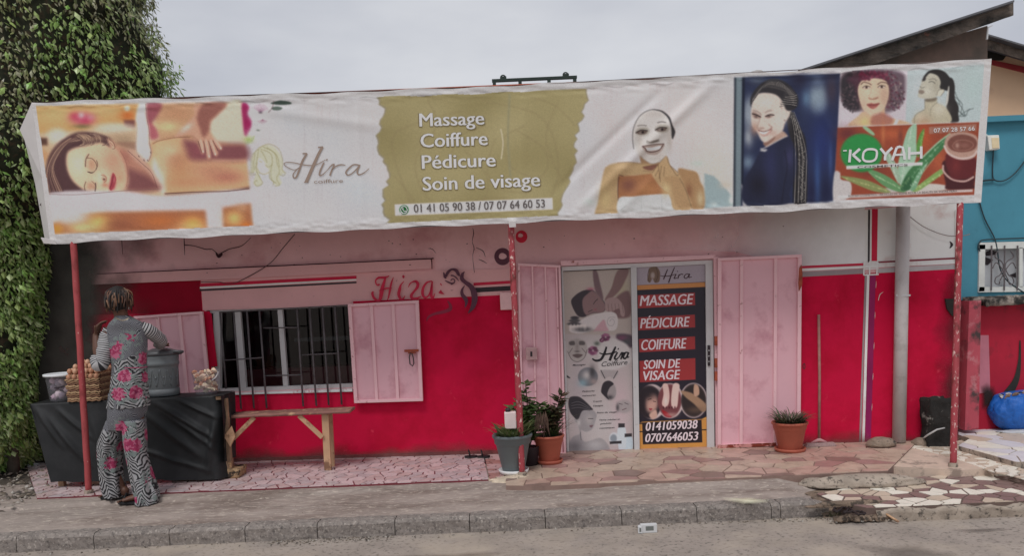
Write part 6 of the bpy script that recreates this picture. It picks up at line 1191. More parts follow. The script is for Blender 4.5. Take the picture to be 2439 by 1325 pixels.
# ================================================ TABLE WITH BLACK CLOTH
blackc = M('black_cloth', (.014, .015, .016), .6, .25, 5, .15, 120, c2=(.03,.03,.032), s2=3, t2=.6, w2=.1)
wood = M('raw_wood', col(160,128,100,.62), .75, .18, 4, .25, 60, c2=col(104,76,58,.6), s2=5, t2=.6, stretch=(1, 1, 1)); oldw = M('old_rotten_wood', col(110,88,70,.5), .9, .3, 6, .6, 40, c2=col(150,120,88,.5), s2=9, t2=.6)
YT0, YT1 = 6.93, 7.25
tbl = empty('sales_table', Q(320, 1160, YT0+.1), 'long table under a black cloth holding the pot, eggs and snack buckets', 'table')
def zt_at(px, py): return Q(px, py, YT0)
L0, L1 = zt_at(72, 962), zt_at(530, 942); zt0 = (L0.z+L1.z)/2
L0.z = L1.z = zt0
nu, nv = 150, 60; V = []
topn = 14
for j in range(nv+topn+1):
    for i in range(nu+1):
        u = i/nu; x = L0.x+(L1.x-L0.x)*u
        if j < topn:
            t = j/topn; V.append(Vector((x, YT1+(YT0-YT1)*t, zt0+.003*mnoise.noise(Vector((x*5, t*3, 0)))-.004*t)))
        else:
            t = (j-topn)/nv; bl = Q(128, 1146, YT0); br = Q(540, 1140, YT0); bx = bl.x+(br.x-bl.x)*u; bz = bl.z+(br.z-bl.z)*u+.012*mnoise.noise(Vector((u*9, 0, 3)))
            x2 = x+(bx-x)*t; z2 = zt0-.004+(bz-zt0)*t
            sw = t*(1-.3*t); ff = .020*math.sin(u*31+3*math.sin(u*7)+t*1.2)*sw*(.35+.65*max(0, mnoise.noise(Vector((u*4, t, 2)))+.4))
            for (ux, ut, vx, vt, wd, am) in ((.62,.0,.98,.55,.022,.040),(.55,.1,.9,.78,.028,.032),(.75,.0,1.0,.30,.016,.030),(.05,.05,.25,.85,.022,.032),(.98,.1,.90,.95,.02,.04),(.02,.0,.12,.6,.016,.030),(.30,.0,.34,.9,.022,.022),(.66,.12,.99,.70,.018,.026),(.45,.55,.95,.92,.022,.026),(.12,.02,.30,.5,.018,.024)):
                l_ = math.hypot(vx-ux, vt-ut); q_ = ((u-ux)*-(vt-ut)+(t-ut)*(vx-ux))/l_; tt = ((u-ux)*(vx-ux)+(t-ut)*(vt-ut))/l_**2
                if 0 < tt < 1.1: ff += am*math.exp(-(q_/wd)**2)*math.sin(min(1, max(0, tt))*math.pi)
            e_ = 0
            if u > .94: e_ = (u-.94)/.06; x2 += .02*math.sin(t*7)*e_
            V.append(Vector((x2, YT0-.008-.045*sw-ff+.16*max(0, e_)**2*(t > 0), z2)))
mesh('tablecloth', V, [(j*(nu+1)+i, (j+1)*(nu+1)+i, (j+1)*(nu+1)+i+1, j*(nu+1)+i+1) for j in range(nv+topn) for i in range(nu)], blackc, tbl, True)
for sx_, X_ in ((0, L0.x+.005), (1, L1.x-.005)):
    V = []; 
    for j in range(13):
        t = j/12
        for i in range(9):
            s_ = i/8; y_ = YT0-.02+(YT1-YT0)*s_; V.append(Vector((X_+(.16*t if not sx_ else -.02*t)+.012*math.sin(s_*14+t*2), y_, zt0-.004-(zt0-.33)*t)))
    mesh('cloth_side', V, [(j*9+i, j*9+i+1, (j+1)*9+i+1, (j+1)*9+i) for j in range(12) for i in range(8)], blackc, tbl, True)
MB().box((L0.x+.02, YT0+.01, zt0-.04), (L1.x-.02, YT1, zt0-.012)).make('table_top', oldw, tbl)
for px_, py_, yy in ((150,1177,6.98),(549,1150,7.02)):
    b_ = Q(px_, py_, yy); b_.z = TZ; bevel(MB().box((b_.x-.025, yy-.02, TZ), (b_.x+.025, yy+.03, zt0-.04)).make('leg', oldw, tbl), .004)
for X_ in (L0.x+.1, L1.x-.08): MB().box((X_-.025, YT1-.06, TZ), (X_+.025, YT1-.01, zt0-.04)).make('leg', oldw, tbl)
pl_ = MB().add([Q(552,1015,7.0),Q(533,1040,6.99),Q(548,1065,6.99),Q(560,1040,7.02),Q(552,1015,7.04),Q(536,1042,7.03),Q(549,1067,7.03),Q(562,1040,7.06)], [(3,2,1,0),(4,5,6,7),(0,1,5,4),(1,2,6,5),(2,3,7,6),(3,0,4,7)]); pl_.make('cross_board', wood, tbl)
tag(rough_box('plank', (G(172,1172,TZ).x, 6.98, TZ), (G(275,1168,TZ).x, 7.2, TZ+.10), M('reddish_plank', col(120,92,80,.5), .9, .25, 8, .5), None, .006), 'short reddish board lying on edge under the left end of the black table', 'board')
tag(rough_box('plank', (G(372,1168,TZ).x, 6.99, TZ), (G(540,1160,TZ).x, 7.2, TZ+.085), M('rotten_plank', col(128,104,78,.5), .9, .3, 12, .8, 40, c2=(.05,.035,.025), s2=13, t2=.52, dist=.01), None, .012), 'crumbling wooden board lying under the right end of the black table', 'board')
# ---- things on the table
clear = bpy.data.materials.new('clear_plastic'); clear.use_nodes = True; n = clear.node_tree.nodes; l = clear.node_tree.links
tr = n.new('ShaderNodeBsdfTransparent'); tr.inputs[0].default_value = (.90, .90, .92, 1); ms = n.new('ShaderNodeMixShader'); ms.inputs[0].default_value = .16
n['Principled BSDF'].inputs['Base Color'].default_value = (.6, .6, .64, 1); n['Principled BSDF'].inputs['Roughness'].default_value = .25
l.new(tr.outputs[0], ms.inputs[1]); l.new(n['Principled BSDF'].outputs[0], ms.inputs[2]); l.new(ms.outputs[0], n['Material Output'].inputs[0])
def onT(px, y): p = Q(px, 940, y); return Vector((p.x, y, zt0+.002))
b0_ = onT(152, 7.08); bk1 = empty('lidded_bucket', b0_, 'clear plastic bucket with pale lid and mauve bags inside, leftmost on the table', 'bucket')
MB().lathe(b0_, [(.108,0),(.112,.01),(.135,.215),(.137,.225)], 36, cap=False).make('bucket_wall', clear, bk1, True)
mv = [M('bag_mauve', col(150,126,136,.55), .6, .2, 20), M('bag_grey', col(120,106,116,.55), .6, .2, 20), M('bag_pale', col(176,156,160,.55), .6, .2, 20)]
r = random.Random(5)
for k in range(26): 
    a = r.uniform(0, 6.28); rr = .068*math.sqrt(r.random()) if k > 14 else .072; MB().ball(b0_+Vector((rr*math.cos(a), rr*math.sin(a), .035+.155*(k % 13)/13)), .034, .028, .030, 12, 7, .5, Matrix.Rotation(r.uniform(0,3), 3, 'X')).make('snack_bag', mv[k % 3], bk1, True)
MB().lathe(b0_+Vector((0,0,.218)), [(.130,0),(.150,.002),(.152,.020),(.143,.024),(.138,.019),(.0,.019)], 36).make('bucket_lid', M('pale_lid', col(186,188,196,.6), .4, .05), bk1, True)
hp = [b0_+Vector((.13*math.cos(a), -.13*math.sin(a)-.0, .17-.045*math.sin(a*1.0))) for a in np.linspace(0, 1.6, 9)]; MB().tube(hp, .004, 6).make('bucket_handle', blackp, bk1, True)
# egg trays
e0 = onT(220, 7.05); eg = empty('egg_tray_stack', e0, 'stack of brown cardboard egg trays topped with loose brown eggs', 'egg trays')
traym = [M('tray_brown', col(120,92,70,.6), .95, .2, 20, .4), M('tray_tan', col(146,120,92,.6), .95, .2, 20, .4), M('tray_dark', col(100,72,56,.6), .95, .2, 20, .4)]
for k in range(13):
    zz = k*.0185; th = .012; n_ = 60; V = []; wv = .145*(1+.015*math.sin(k*2.1)); ox = .006*math.sin(k*1.7)
    for lev in (0, 1):
        for i in range(n_):
            t = i/n_*4; s_ = int(t); f_ = t-s_; c4 = [(-1,-1),(1,-1),(1,1),(-1,1)]; a, b_ = c4[s_], c4[(s_+1) % 4]; q_ = (a[0]+(b_[0]-a[0])*f_, a[1]+(b_[1]-a[1])*f_)
            V.append(e0+Vector((q_[0]*wv+ox, q_[1]*wv, zz+lev*th+.006*math.sin(f_*math.pi*10)*(1 if lev else .8))))
    mesh('egg_tray', V, [tuple(range(n_, 2*n_)), tuple(range(n_-1, -1, -1))]+[(i, (i+1) % n_, n_+(i+1) % n_, n_+i) for i in range(n_)], traym[(k*7) % 3], eg)
eggm = [M('egg_brown', col(150,108,84,.6), .5, .08, 10, 0), M('egg_tan', col(168,132,108,.6), .5, .08, 10, 0)]
def egg(mt, c): o = MB().ball(c, .021, .021, .027, 12, 8).make('egg', mt, eg, True); return o
for ix in range(6):
    for iy in range(6):
        if iy < 3 or ix in (0, 5): egg(eggm[(ix*3+iy) % 2], e0+Vector((-.118+ix*.047, -.118+iy*.047, .262)))
for ix in range(6): egg(eggm[0], e0+Vector((-.12+ix*.048, -.135, .214)))
for ix, (dx, dy, dz) in enumerate([(-.04,-.08,.3),(.0,-.09,.3),(.04,-.07,.3),(-.02,-.06,.335),(.02,-.07,.335),(.08,-.08,.298),(-.085,-.08,.298)]): egg(eggm[1], e0+Vector((dx, dy, dz)))
# big grey pot
d0 = onT(390, 7.12); dk = empty('insulated_pot', d0, 'big grey embossed food container with lid under the woman\'s elbow', 'container')
gp = M('grey_moulded_plastic', col(92,96,98,.62), .45, .12, 4, .1, 20, c2=col(84,86,88,.5), s2=4, t2=.62, w2=.1); gp2 = M('dark_grey_plastic', col(66,66,68,.6), .45, .1)
MB().lathe(d0, [(.125,0),(.138,.004),(.140,.055),(.134,.060),(.133,.066),(.137,.072),(.140,.25),(.144,.27),(.150,.275),(.150,.30),(.146,.305),(.150,.345),(.152,.36),(.05,.365)], 48).make('pot_body', gp, dk, True)
MB().lathe(d0+Vector((0,0,.362)), [(.150,0),(.158,.004),(.156,.03),(.11,.045),(.06,.062),(0,.066)], 48).make('pot_lid', gp2, dk, True)
for a0 in np.linspace(-2.9, -.2, 7):
    for da_, z0_, z1_ in ((.19, .09, .24), (-.19, .09, .24)):
        P_ = [d0+Vector(((.1385+.003*(zz/.25))*math.cos(a0+da_*math.sin(t*math.pi*.5)), (.1385+.003*(zz/.25))*math.sin(a0+da_*math.sin(t*math.pi*.5)), zz)) for t, zz in ((t, z0_+(z1_-z0_)*t) for t in np.linspace(0, 1, 8))]
        MB().tube(P_, .0035, 6).make('embossed_rib', gp, dk, True)
    MB().ball(d0+Vector((.141*math.cos(a0+.0), .141*math.sin(a0+.0), .17)), .008, seg=10, rg=6).make('stud', gp, dk, True)
MB().tube([d0+Vector((.12,-.06,.395)), d0+Vector((.18,-.06,.392)), d0+Vector((.215,-.04,.386)), d0+Vector((.18,.0,.372)), d0+Vector((.14,.02,.37))], [.012,.013,.012,.012,.01], 8).make('lid_handle', gp2, dk, True)
# snack bucket
s0 = onT(492, 7.1); sk = empty('snack_bucket', s0, 'small clear bucket full of tan fried snacks, nearest the window', 'bucket')
MB().lathe(s0, [(.092,0),(.095,.008),(.112,.19),(.116,.195),(.116,.205),(.112,.205)], 36, cap=False).make('bucket_wall', clear, sk, True)
tn = [M('snack_tan', col(190,154,130,.5), .7, .2, 30, .3), M('snack_brown', col(150,106,84,.5), .7, .2, 30, .3), M('snack_pale', col(180,156,136,.6), .6, .2, 30, .3)]
for k in range(60):
    a = r.uniform(0, 6.28); zz = .03+.185*k/60; rr = (.07+.018*zz/.2)*(1 if k % 4 else .4)
    MB().ball(s0+Vector((rr*math.cos(a), rr*math.sin(a), zz)), .030, .012, .020, 8, 5, .6, Matrix.Rotation(r.uniform(0, 3), 3, 'Z') @ Matrix.Rotation(r.uniform(-1, 1), 3, 'X')).make('snack', tn[k % 3], sk)
hp = [s0+Vector((.115*math.cos(a), -.115*math.sin(a)*.6, .18+.04*math.sin(a)*0-.10*math.sin(a)*.8)) for a in np.linspace(-.15, .9, 8)]; MB().tube(hp, .006, 6).make('bucket_handle', M('white_handle', (.6,.58,.56), .5), sk, True)
# ================================================ WOMAN
def W3(px, py, Y, dz=0): return Q(px, py, Y)
wom = empty('person', (Q(310, 1195, 6.45).x, 6.45, .15), 'woman seen from behind in patterned black, white and pink clothes leaning on the grey pot', 'person')
skin = M('dark_brown_skin', (.125, .058, .038), .55, .12, 12, .08, 60)
hd_ = W3(283, 718, 6.43); bod = MB()
def limb(P_, R2, seg=14):
    c3 = cat([tuple(p) for p in P_], 5); rs_ = np.interp(np.linspace(0, len(P_)-1, len(c3)), range(len(P_)), R2); bod.tube(c3, list(rs_), seg); 
    bod.ball(c3[0], rs_[0], seg=12, rg=8); bod.ball(c3[-1], rs_[-1], seg=12, rg=8)
bod.ball(hd_, .078, .094, .110, 20, 14); bod.ball(hd_+Vector((-.012, .045, -.06)), .055, .055, .060, 14, 10)
limb([W3(286,742,6.43), W3(292,768,6.45)], [.052, .056]); limb([W3(294,785,6.48), W3(302,830,6.48), W3(305,880,6.48), W3(303,950,6.47)], [.07, .095, .09, .085], 18)
limb([W3(266,792,6.48), W3(300,784,6.48), W3(336,784,6.49)], [.045, .05, .045])
LS, LE, LW_ = W3(259,792,6.46), W3(238,864,6.40), W3(229,800,6.45)
limb([LS, W3(250,830,6.43), LE], [.048, .044, .038]); limb([LE, W3(232,832,6.42), LW_], [.038, .036, .026])
RS, RE, RW_ = W3(341,784,6.49), W3(380,812,6.66), W3(372,822,6.92)
limb([RS, W3(362,796,6.56), RE], [.048, .044, .038]); limb([RE, W3(378,818,6.80), RW_], [.037, .034, .026])
def hand(wr, dirn, palmn, curl, sc=1.0):
    d = dirn.normalized(); nrm = (palmn-d*palmn.dot(d)).normalized(); s_ = d.cross(nrm)
    bod.tube([wr, wr+d*.035*sc, wr+d*.075*sc, wr+d*.09*sc], [(.026,.018),(.038,.016),(.042,.015),(.038,.012)], 12)
    for k, (off, ln_) in enumerate(((-.031,.062),(-.011,.074),(.010,.070),(.029,.055))):
        p = wr+d*.082*sc+s_*off; v = d.copy(); P_ = [wr+d*.06*sc+s_*off*.8, p]
        for j in range(3): ax = s_; v = (Matrix.Rotation(curl, 3, s_) @ v); p = p+v*ln_*sc/3*1.1; P_.append(p)
        bod.tube(P_, [.0095,.0095,.009,.0085,.007], 8)
    v = (d*.5-s_*.8).normalized(); p = wr+d*.03*sc-s_*.025; P_ = [p]
    for j in range(3): p = p+v*.024; P_.append(p); v = (v+d*.35-nrm*.15*(1 if curl > 0 else -1)).normalized()
    bod.tube(P_, [.012,.012,.010,.008], 8)
hand(LW_, W3(243,750,6.47)-LW_, Vector((1, .2, 0)), .38); hand(RW_, Vector((.15, 1, -.05)), Vector((0, 0, -1)), .10)
# legs & feet
LF0, RF0 = W3(292,1172,6.50), W3(345,1190,6.38)
limb([W3(280,985,6.47), W3(264,1080,6.50), LF0], [.06, .045, .032]); limb([W3(325,985,6.47), W3(335,1085,6.42), RF0], [.06, .045, .032])
for ank, toe, zf in ((LF0, W3(243,1180,6.50), .165), (RF0, W3(288,1202,6.36), .148)):
    h = Vector((ank.x+.02, ank.y, zf+.035)); tp_ = Vector((toe.x+.03, toe.y-.02, zf+.028)); limb([ank, h+Vector((0,0,.02)), h], [.034, .034, .030]); bod.tube([h, h.lerp(tp_, .5)+Vector((0,0,.012)), tp_], [(.030,.028),(.036,.026),(.042,.015)], 12)
    for k in range(5): bod.ball(tp_+Vector((-.032+.008*abs(k-1), -.034+.017*k, -.008)), .014, .009, .009, 8, 6)
for sgn in (-1, 1): bod.ball(hd_+Vector((.078*sgn, .0, -.02)), .012, .022, .032, 10, 8)
bod.ball(hd_+Vector((-.012, .10, -.02)), .012, .022, .02, 10, 8); bod.ball(hd_+Vector((-.012, .092, -.06)), .024, .012, .009, 10, 6); bod.ball(hd_+Vector((-.012,.088,.005)), .06, .018, .015, 12, 8)
bo = bod.make('body', skin, wom, True); rm = bo.modifiers.new('r', 'REMESH'); rm.mode = 'VOXEL'; rm.voxel_size = .0055; rm.use_smooth_shade = True; smo = bo.modifiers.new('s', 'SMOOTH'); smo.iterations = 4; smo.factor = .5
for sgn in (-1, 1): MB().ball(hd_+Vector((-.012+.03*sgn, .094, 0)), .011, .008, .008, 10, 6).make('eye', M('eye_white', (.7,.7,.68), .3), wom, True)
for sgn in (-1, 1): MB().tube([hd_+Vector((.080*sgn, -.004, -.052))+Vector((0, .011*math.cos(a), .011*math.sin(a)-.008)) for a in np.linspace(0, 6.28, 14)], .002, 6).make('earring', M('silver_ring', (.7,.66,.6), .3, metal=.9), wom, True)
MB().tube([W3(276+4*i, 757+7*math.sin(i/8*3.14), 6.37-.02*math.sin(i/8*3.14)) for i in range(9)], .002, 6).make('necklace', M('gold_chain', (.6,.45,.25), .3, metal=.8), wom, True)
# hair: short two-tone twists
r = random.Random(11); hb = MB()
for k in range(230):
    th = r.uniform(0, 2*math.pi); el = r.uniform(.05, 1.5); dv = Vector((math.cos(th)*math.cos(el), math.sin(th)*math.cos(el), math.sin(el)))
    if dv.y > .55 and dv.z < .5: continue
    p = hd_+Vector((dv.x*.080, dv.y*.096, dv.z*.112)); P_ = [p]; flow = (Vector((dv.x, dv.y-.15, 0)).normalized()*.3+Vector((r.uniform(-.3,.3), r.uniform(-.3,.3), r.uniform(.0,.35))))
    ln_ = r.uniform(.09, .15)*(1.15 if dv.z > .5 else .8)
    for j in range(5): flow = (flow+Vector((0, 0, -.42))).normalized(); p = p+flow*ln_/5; dd = p-hd_; q_ = Vector((dd.x/.086, dd.y/.102, dd.z/.118)).length; p = hd_+dd/q_ if q_ < 1 else p; hx = Vector((p.x-hd_.x, p.y-hd_.y)).length; hl = .088+.012*(k % 3)/2; p = Vector((hd_.x+(p.x-hd_.x)*min(1, hl/hx), hd_.y+(p.y-hd_.y)*min(1, (hl+.012)/hx), p.z)) if hx > 0 else p; P_.append(p)
    hb.tube(P_, [.0065,.0065,.006,.0055,.005,.003], 6)
ho = hb.make('twisted_hair', island_mat('two_tone_hair', [(.008,.006,.006),(.012,.008,.007),(.02,.012,.01),(.16,.07,.04),(.008,.006,.006),(.02,.01,.009),(.30,.16,.09),(.01,.007,.007),(.008,.006,.006)], .6), wom, True); ho['kind'] = 'stuff'
MB().ball(hd_+Vector((0,-.006,.012)), .083, .098, .113, 20, 14).make('hair_cap', M('black_hair', (.010,.008,.008), .7, .3, 30, .4), wom, True)
# printed cloth
def print_mat(name, zf=48, amp=.9, xf=7.0, flowers=True, grey=.45, fine=(None, None)):
    mt = bpy.data.materials.new(name); mt.use_nodes = True; n = mt.node_tree.nodes; l = mt.node_tree.links; bs = n['Principled BSDF']; bs.inputs['Roughness'].default_value = .75
    t = n.new('ShaderNodeTexCoord'); sp = n.new('ShaderNodeSeparateXYZ'); l.new(t.outputs['Object'], sp.inputs[0])
    def mth(op, a, b_=None, c_=None):
        x = n.new('ShaderNodeMath'); x.operation = op
        for i, v in enumerate((a, b_, c_)):
            if v is None: continue
            if isinstance(v, (int, float)): x.inputs[i].default_value = v
            else: l.new(v, x.inputs[i])
        return x.outputs[0]
    nzz = n.new('ShaderNodeTexNoise'); nzz.inputs['Scale'].default_value = 6; l.new(t.outputs['Object'], nzz.inputs['Vector'])
    xx = mth('MULTIPLY_ADD', sp.outputs[0], xf, mth('MULTIPLY', nzz.outputs[0], 1.6)); tri = mth('ABSOLUTE', mth('SUBTRACT', mth('FRACT', xx), .5))
    def stripes(zfq, am, duty=.5):
        ph = mth('MULTIPLY_ADD', sp.outputs[2], zfq, mth('MULTIPLY', tri, am*zfq/xf)); s_ = mth('FRACT', ph); return mth('GREATER_THAN', s_, duty)
    big = stripes(zf, amp, .48); fin = stripes(zf*3.0, amp, .62)
    zn = n.new('ShaderNodeTexNoise'); zn.inputs['Scale'].default_value = 3.2; zn.inputs['Detail'].default_value = 1; mpp = n.new('ShaderNodeMapping'); mpp.inputs['Location'].default_value = (3, 1, fine[0] or 0); l.new(t.outputs['Object'], mpp.inputs[0]); l.new(mpp.outputs[0], zn.inputs['Vector'])
    zone = mth('GREATER_THAN', mth('ADD', zn.outputs[0], mth('MULTIPLY', mth('SUBTRACT', sp.outputs[2], fine[1] if fine[1] is not None else 5), .9)), .5)
    def mixc(f, a, b_):
        x = n.new('ShaderNodeMix'); x.data_type = 'RGBA'; l.new(f, x.inputs[0]) if not isinstance(f, float) else setattr(x.inputs[0], 'default_value', f)
        for i, v in ((6, a), (7, b_)):
            if isinstance(v, tuple): x.inputs[i].default_value = (*v, 1)
            else: l.new(v, x.inputs[i])
        return x.outputs[2]
    wht = (.34,.335,.34); blk = (.014,.013,.016)
    cb = mixc(big, blk, wht); cf = mixc(fin, (.03,.03,.04), (.30,.30,.32)); base = mixc(zone, cb, cf)
    if flowers:
        v = n.new('ShaderNodeTexVoronoi'); v.inputs['Scale'].default_value = 6.2; v.inputs['Randomness'].default_value = .8; wn = n.new('ShaderNodeTexNoise'); wn.inputs['Scale'].default_value = 45; l.new(t.outputs['Object'], wn.inputs['Vector'])
        vm = n.new('ShaderNodeVectorMath'); vm.operation = 'MULTIPLY_ADD'; l.new(wn.outputs['Color'], vm.inputs[0]); vm.inputs[1].default_value = (.07,.07,.07); l.new(t.outputs['Object'], vm.inputs[2]); l.new(vm.outputs[0], v.inputs['Vector'])
        fl1 = mth('LESS_THAN', v.outputs['Distance'], .55); fl2 = mth('LESS_THAN', v.outputs['Distance'], .34); fl3 = mth('LESS_THAN', v.outputs['Distance'], .12)
        gn = n.new('ShaderNodeTexNoise'); gn.inputs['Scale'].default_value = 40; l.new(t.outputs['Object'], gn.inputs['Vector']); gg = mth('GREATER_THAN', gn.outputs[0], .5)
        base = mixc(mth('MULTIPLY', fl1, gg), base, (.17,.20,.19)); base = mixc(fl2, base, mixc(gg, (.30,.02,.08), (.44,.11,.19))); base = mixc(mth('MULTIPLY', fl3, gg), base, (.20,.01,.06))
    l.new(base, bs.inputs['Base Color']); return mt
tz_ = W3(300, 850, 6.45).z-wom.location.z
tun = print_mat('patterned_tunic_cloth', 30, 1.0, 8.0, True, fine=(2, tz_)); tro = print_mat('patterned_trouser_cloth', 30, 1.3, 8.5, True, fine=(7, .62))
def sleeve_mat():
    mt = bpy.data.materials.new('striped_sleeve_cloth'); mt.use_nodes = True; n = mt.node_tree.nodes; l = mt.node_tree.links; bs = n['Principled BSDF']; bs.inputs['Roughness'].default_value = .75
    u = n.new('ShaderNodeUVMap'); u.uv_map = 'UVMap'; sp = n.new('ShaderNodeSeparateXYZ'); l.new(u.outputs[0], sp.inputs[0]); m1 = n.new('ShaderNodeMath'); m1.operation = 'MULTIPLY'; m1.inputs[1].default_value = 62; l.new(sp.outputs[1], m1.inputs[0])
    m2 = n.new('ShaderNodeMath'); m2.operation = 'FRACT'; l.new(m1.outputs[0], m2.inputs[0]); m3 = n.new('ShaderNodeMath'); m3.operation = 'GREATER_THAN'; m3.inputs[1].default_value = .42; l.new(m2.outputs[0], m3.inputs[0])
    x = n.new('ShaderNodeMix'); x.data_type = 'RGBA'; l.new(m3.outputs[0], x.inputs[0]); x.inputs[6].default_value = (.025,.025,.03,1); x.inputs[7].default_value = (.44,.43,.43,1); l.new(x.outputs[2], bs.inputs['Base Color']); return mt
slm = sleeve_mat()
def RG(rows, name, mat, seg=60, fo=0, nf=9, ph=0, extra=None, tucks=None):
    RL = []
    c_rows = cat([(r_[0], r_[1], r_[2]) for r_ in rows], 5); k2 = cat([(r_[3], r_[4], r_[5]) for r_ in rows], 5)
    for a_, b_ in zip(c_rows, k2):
        c0 = W3(a_.x, a_.y, b_.y); RL.append((c0, a_.z*b_.y/FPX*.94, b_.x, 0, b_.z))
    o = MB().rings(RL, seg, True, 0, nf, ph); return o.make(name, mat, wom, True)
# rows: cx, y, half width px, depth m, Y, fold
tu = RG([(291,752,14,.060,6.44,0),(295,760,25,.085,6.45,0),(299,771,41,.10,6.46,0),(301,790,49,.10,6.47,.005),(304,820,48,.12,6.48,.01),(307,850,44,.125,6.48,.02),(309,874,41,.125,6.48,.03),(309,900,42,.135,6.47,.035),(308,930,45,.145,6.47,.04),(307,955,49,.15,6.47,.05),(307,969,50,.15,6.47,.055)], 'tunic', tun, 72, nf=11)
for P_, R2 in (([W3(264,786,6.47), W3(255,806,6.46), W3(250,835,6.43), W3(243,862,6.41), W3(236,868,6.40), W3(232,858,6.41), W3(232,848,6.42)], [.052,.062,.064,.062,.060,.054,.046]),
               ([W3(335,780,6.48), W3(352,788,6.51), W3(370,800,6.58), W3(382,811,6.66), W3(382,817,6.74), W3(380,820,6.82)], [.05,.058,.054,.052,.050,.046])):
    c3 = cat([tuple(p) for p in P_], 6); rs_ = np.interp(np.linspace(0, len(P_)-1, len(c3)), range(len(P_)), R2); MB().tube(c3, [r_*(1+.05*math.sin(i*1.6)) for i, r_ in enumerate(rs_)], 24).make('sleeve', slm, wom, True, uv=True)
yk = MB().tube([W3(279,762,6.385), W3(292,774,6.365), W3(306,760,6.385)], .004, 6).make('neckline', M('cloth_edge', (.4,.4,.4), .7), wom, True)
MB().tube([W3(309+41*math.cos(a), 874+3*math.sin(a), 6.48-.13*math.sin(a)) for a in np.linspace(0, math.pi, 14)], .004, 6).make('waist_tie', M('waist_tie_cloth', (.35,.05,.12), .7), wom, True)
RG([(305,935,46,.14,6.47,.01),(304,975,47,.145,6.47,.02),(300,1000,45,.135,6.47,.03),(298,1022,42,.11,6.46,.04)], 'trouser_hips', tro, 60, nf=7)
RG([(279,1000,24,.11,6.49,.02),(272,1035,31,.12,6.50,.04),(264,1060,31,.12,6.51,.07),(262,1100,28,.11,6.51,.10),(268,1145,26,.11,6.51,.11),(273,1168,26,.11,6.51,.12),(276,1182,25,.11,6.51,.13)], 'trouser_leg', tro, 60, nf=8, ph=1)
RG([(320,1000,26,.11,6.44,.02),(321,1040,26,.12,6.43,.04),(325,1080,24,.115,6.42,.07),(335,1120,24,.11,6.41,.10),(345,1160,26,.11,6.40,.11),(350,1185,27,.11,6.39,.13),(350,1199,27,.11,6.385,.14)], 'trouser_leg', tro, 60, nf=8, ph=3)
sh = M('black_sandal', (.018,.018,.02), .6, .2)
for (hx, hy), (tx, ty), Y_, zf in (((303,1178),(238,1176),6.50,.163), ((352,1202),(281,1203),6.37,.145)):
    h, t_ = W3(hx, hy, Y_), W3(tx, ty, Y_); V = []; n_ = 24
    for lev in (0, 1):
        for i in range(n_):
            a = 2*math.pi*i/n_; u = .5+.5*math.cos(a); wdt = .040*(.75+.3*(1-u)); V.append((h.x+(t_.x-h.x)*(1-u), Y_+wdt*math.sin(a), zf-.006+lev*.022))
    so_ = mesh('sandal', V, [tuple(range(n_, 2*n_)), tuple(range(n_-1, -1, -1))]+[(i, (i+1) % n_, n_+(i+1) % n_, n_+i) for i in range(n_)], sh, wom)
    mx_ = t_.x+(h.x-t_.x)*.35; MB().tube([(mx_, Y_-.046, zf+.012), (mx_-.005, Y_-.036, zf+.045), (mx_-.01, Y_, zf+.066), (mx_-.005, Y_+.036, zf+.045), (mx_, Y_+.046, zf+.012)], [(.02,.006)]*5, 8).make('strap', sh, so_, True)
# ================================================ BENCH
bn = empty('bench', Q(700, 1100, 7.2), 'rough wooden bench with slanting braces under the barred window', 'bench'); bn.location.z = TZ
s0_, s1_ = Q(556, 996, 7.10), Q(833, 983, 7.10); zb_ = (s0_.z+s1_.z)/2+.004
rough_box('seat', (s0_.x-.2, 7.10, zb_-.010), (s1_.x, 7.36, zb_+.014), M('bench_plank', col(112,78,70,.62), .8, .25, 5, .5, 40, c2=col(164,132,104,.62), s2=9, t2=.60, w2=.06), bn, .004, .03, 16)
def beamp(name, p, q, w_, d_, mat, par):   # bar with a rectangular section
    p, q = Vector(p), Vector(q); t = (q-p).normalized(); s_ = t.cross(Vector((0, 1, 0))).normalized()*w_/2; y_ = Vector((0, d_/2, 0))
    return bevel(MB().hexa([p-s_-y_, p+s_-y_, p+s_+y_, p-s_+y_], [q-s_-y_, q+s_-y_, q+s_+y_, q-s_+y_]).make(name, mat, par), .003)
lg = Q(780, 1100, 7.16); lg.z = TZ; tp0 = Q(775, 992, 7.16); tp0.z = zb_-.013
beamp('leg', lg, tp0, .062, .03, wood, bn); beamp('leg', lg+Vector((0,.16,0)), tp0+Vector((0,.16,0)), .055, .03, wood, bn)
a_ = Q(712, 990, 7.13); a_.z = zb_-.015; beamp('brace', a_, Q(768,1043,7.13), .04, .022, wood, bn)
a_ = Q(606, 998, 7.13); a_.z = zb_-.015; beamp('brace', a_, Q(555,1046,7.13), .04, .022, wood, bn)
lg = Q(522, 1112, 7.20); lg.z = TZ; tp0 = Q(518, 995, 7.20); tp0.z = zb_-.013; beamp('leg', lg, tp0, .06, .03, wood, bn)
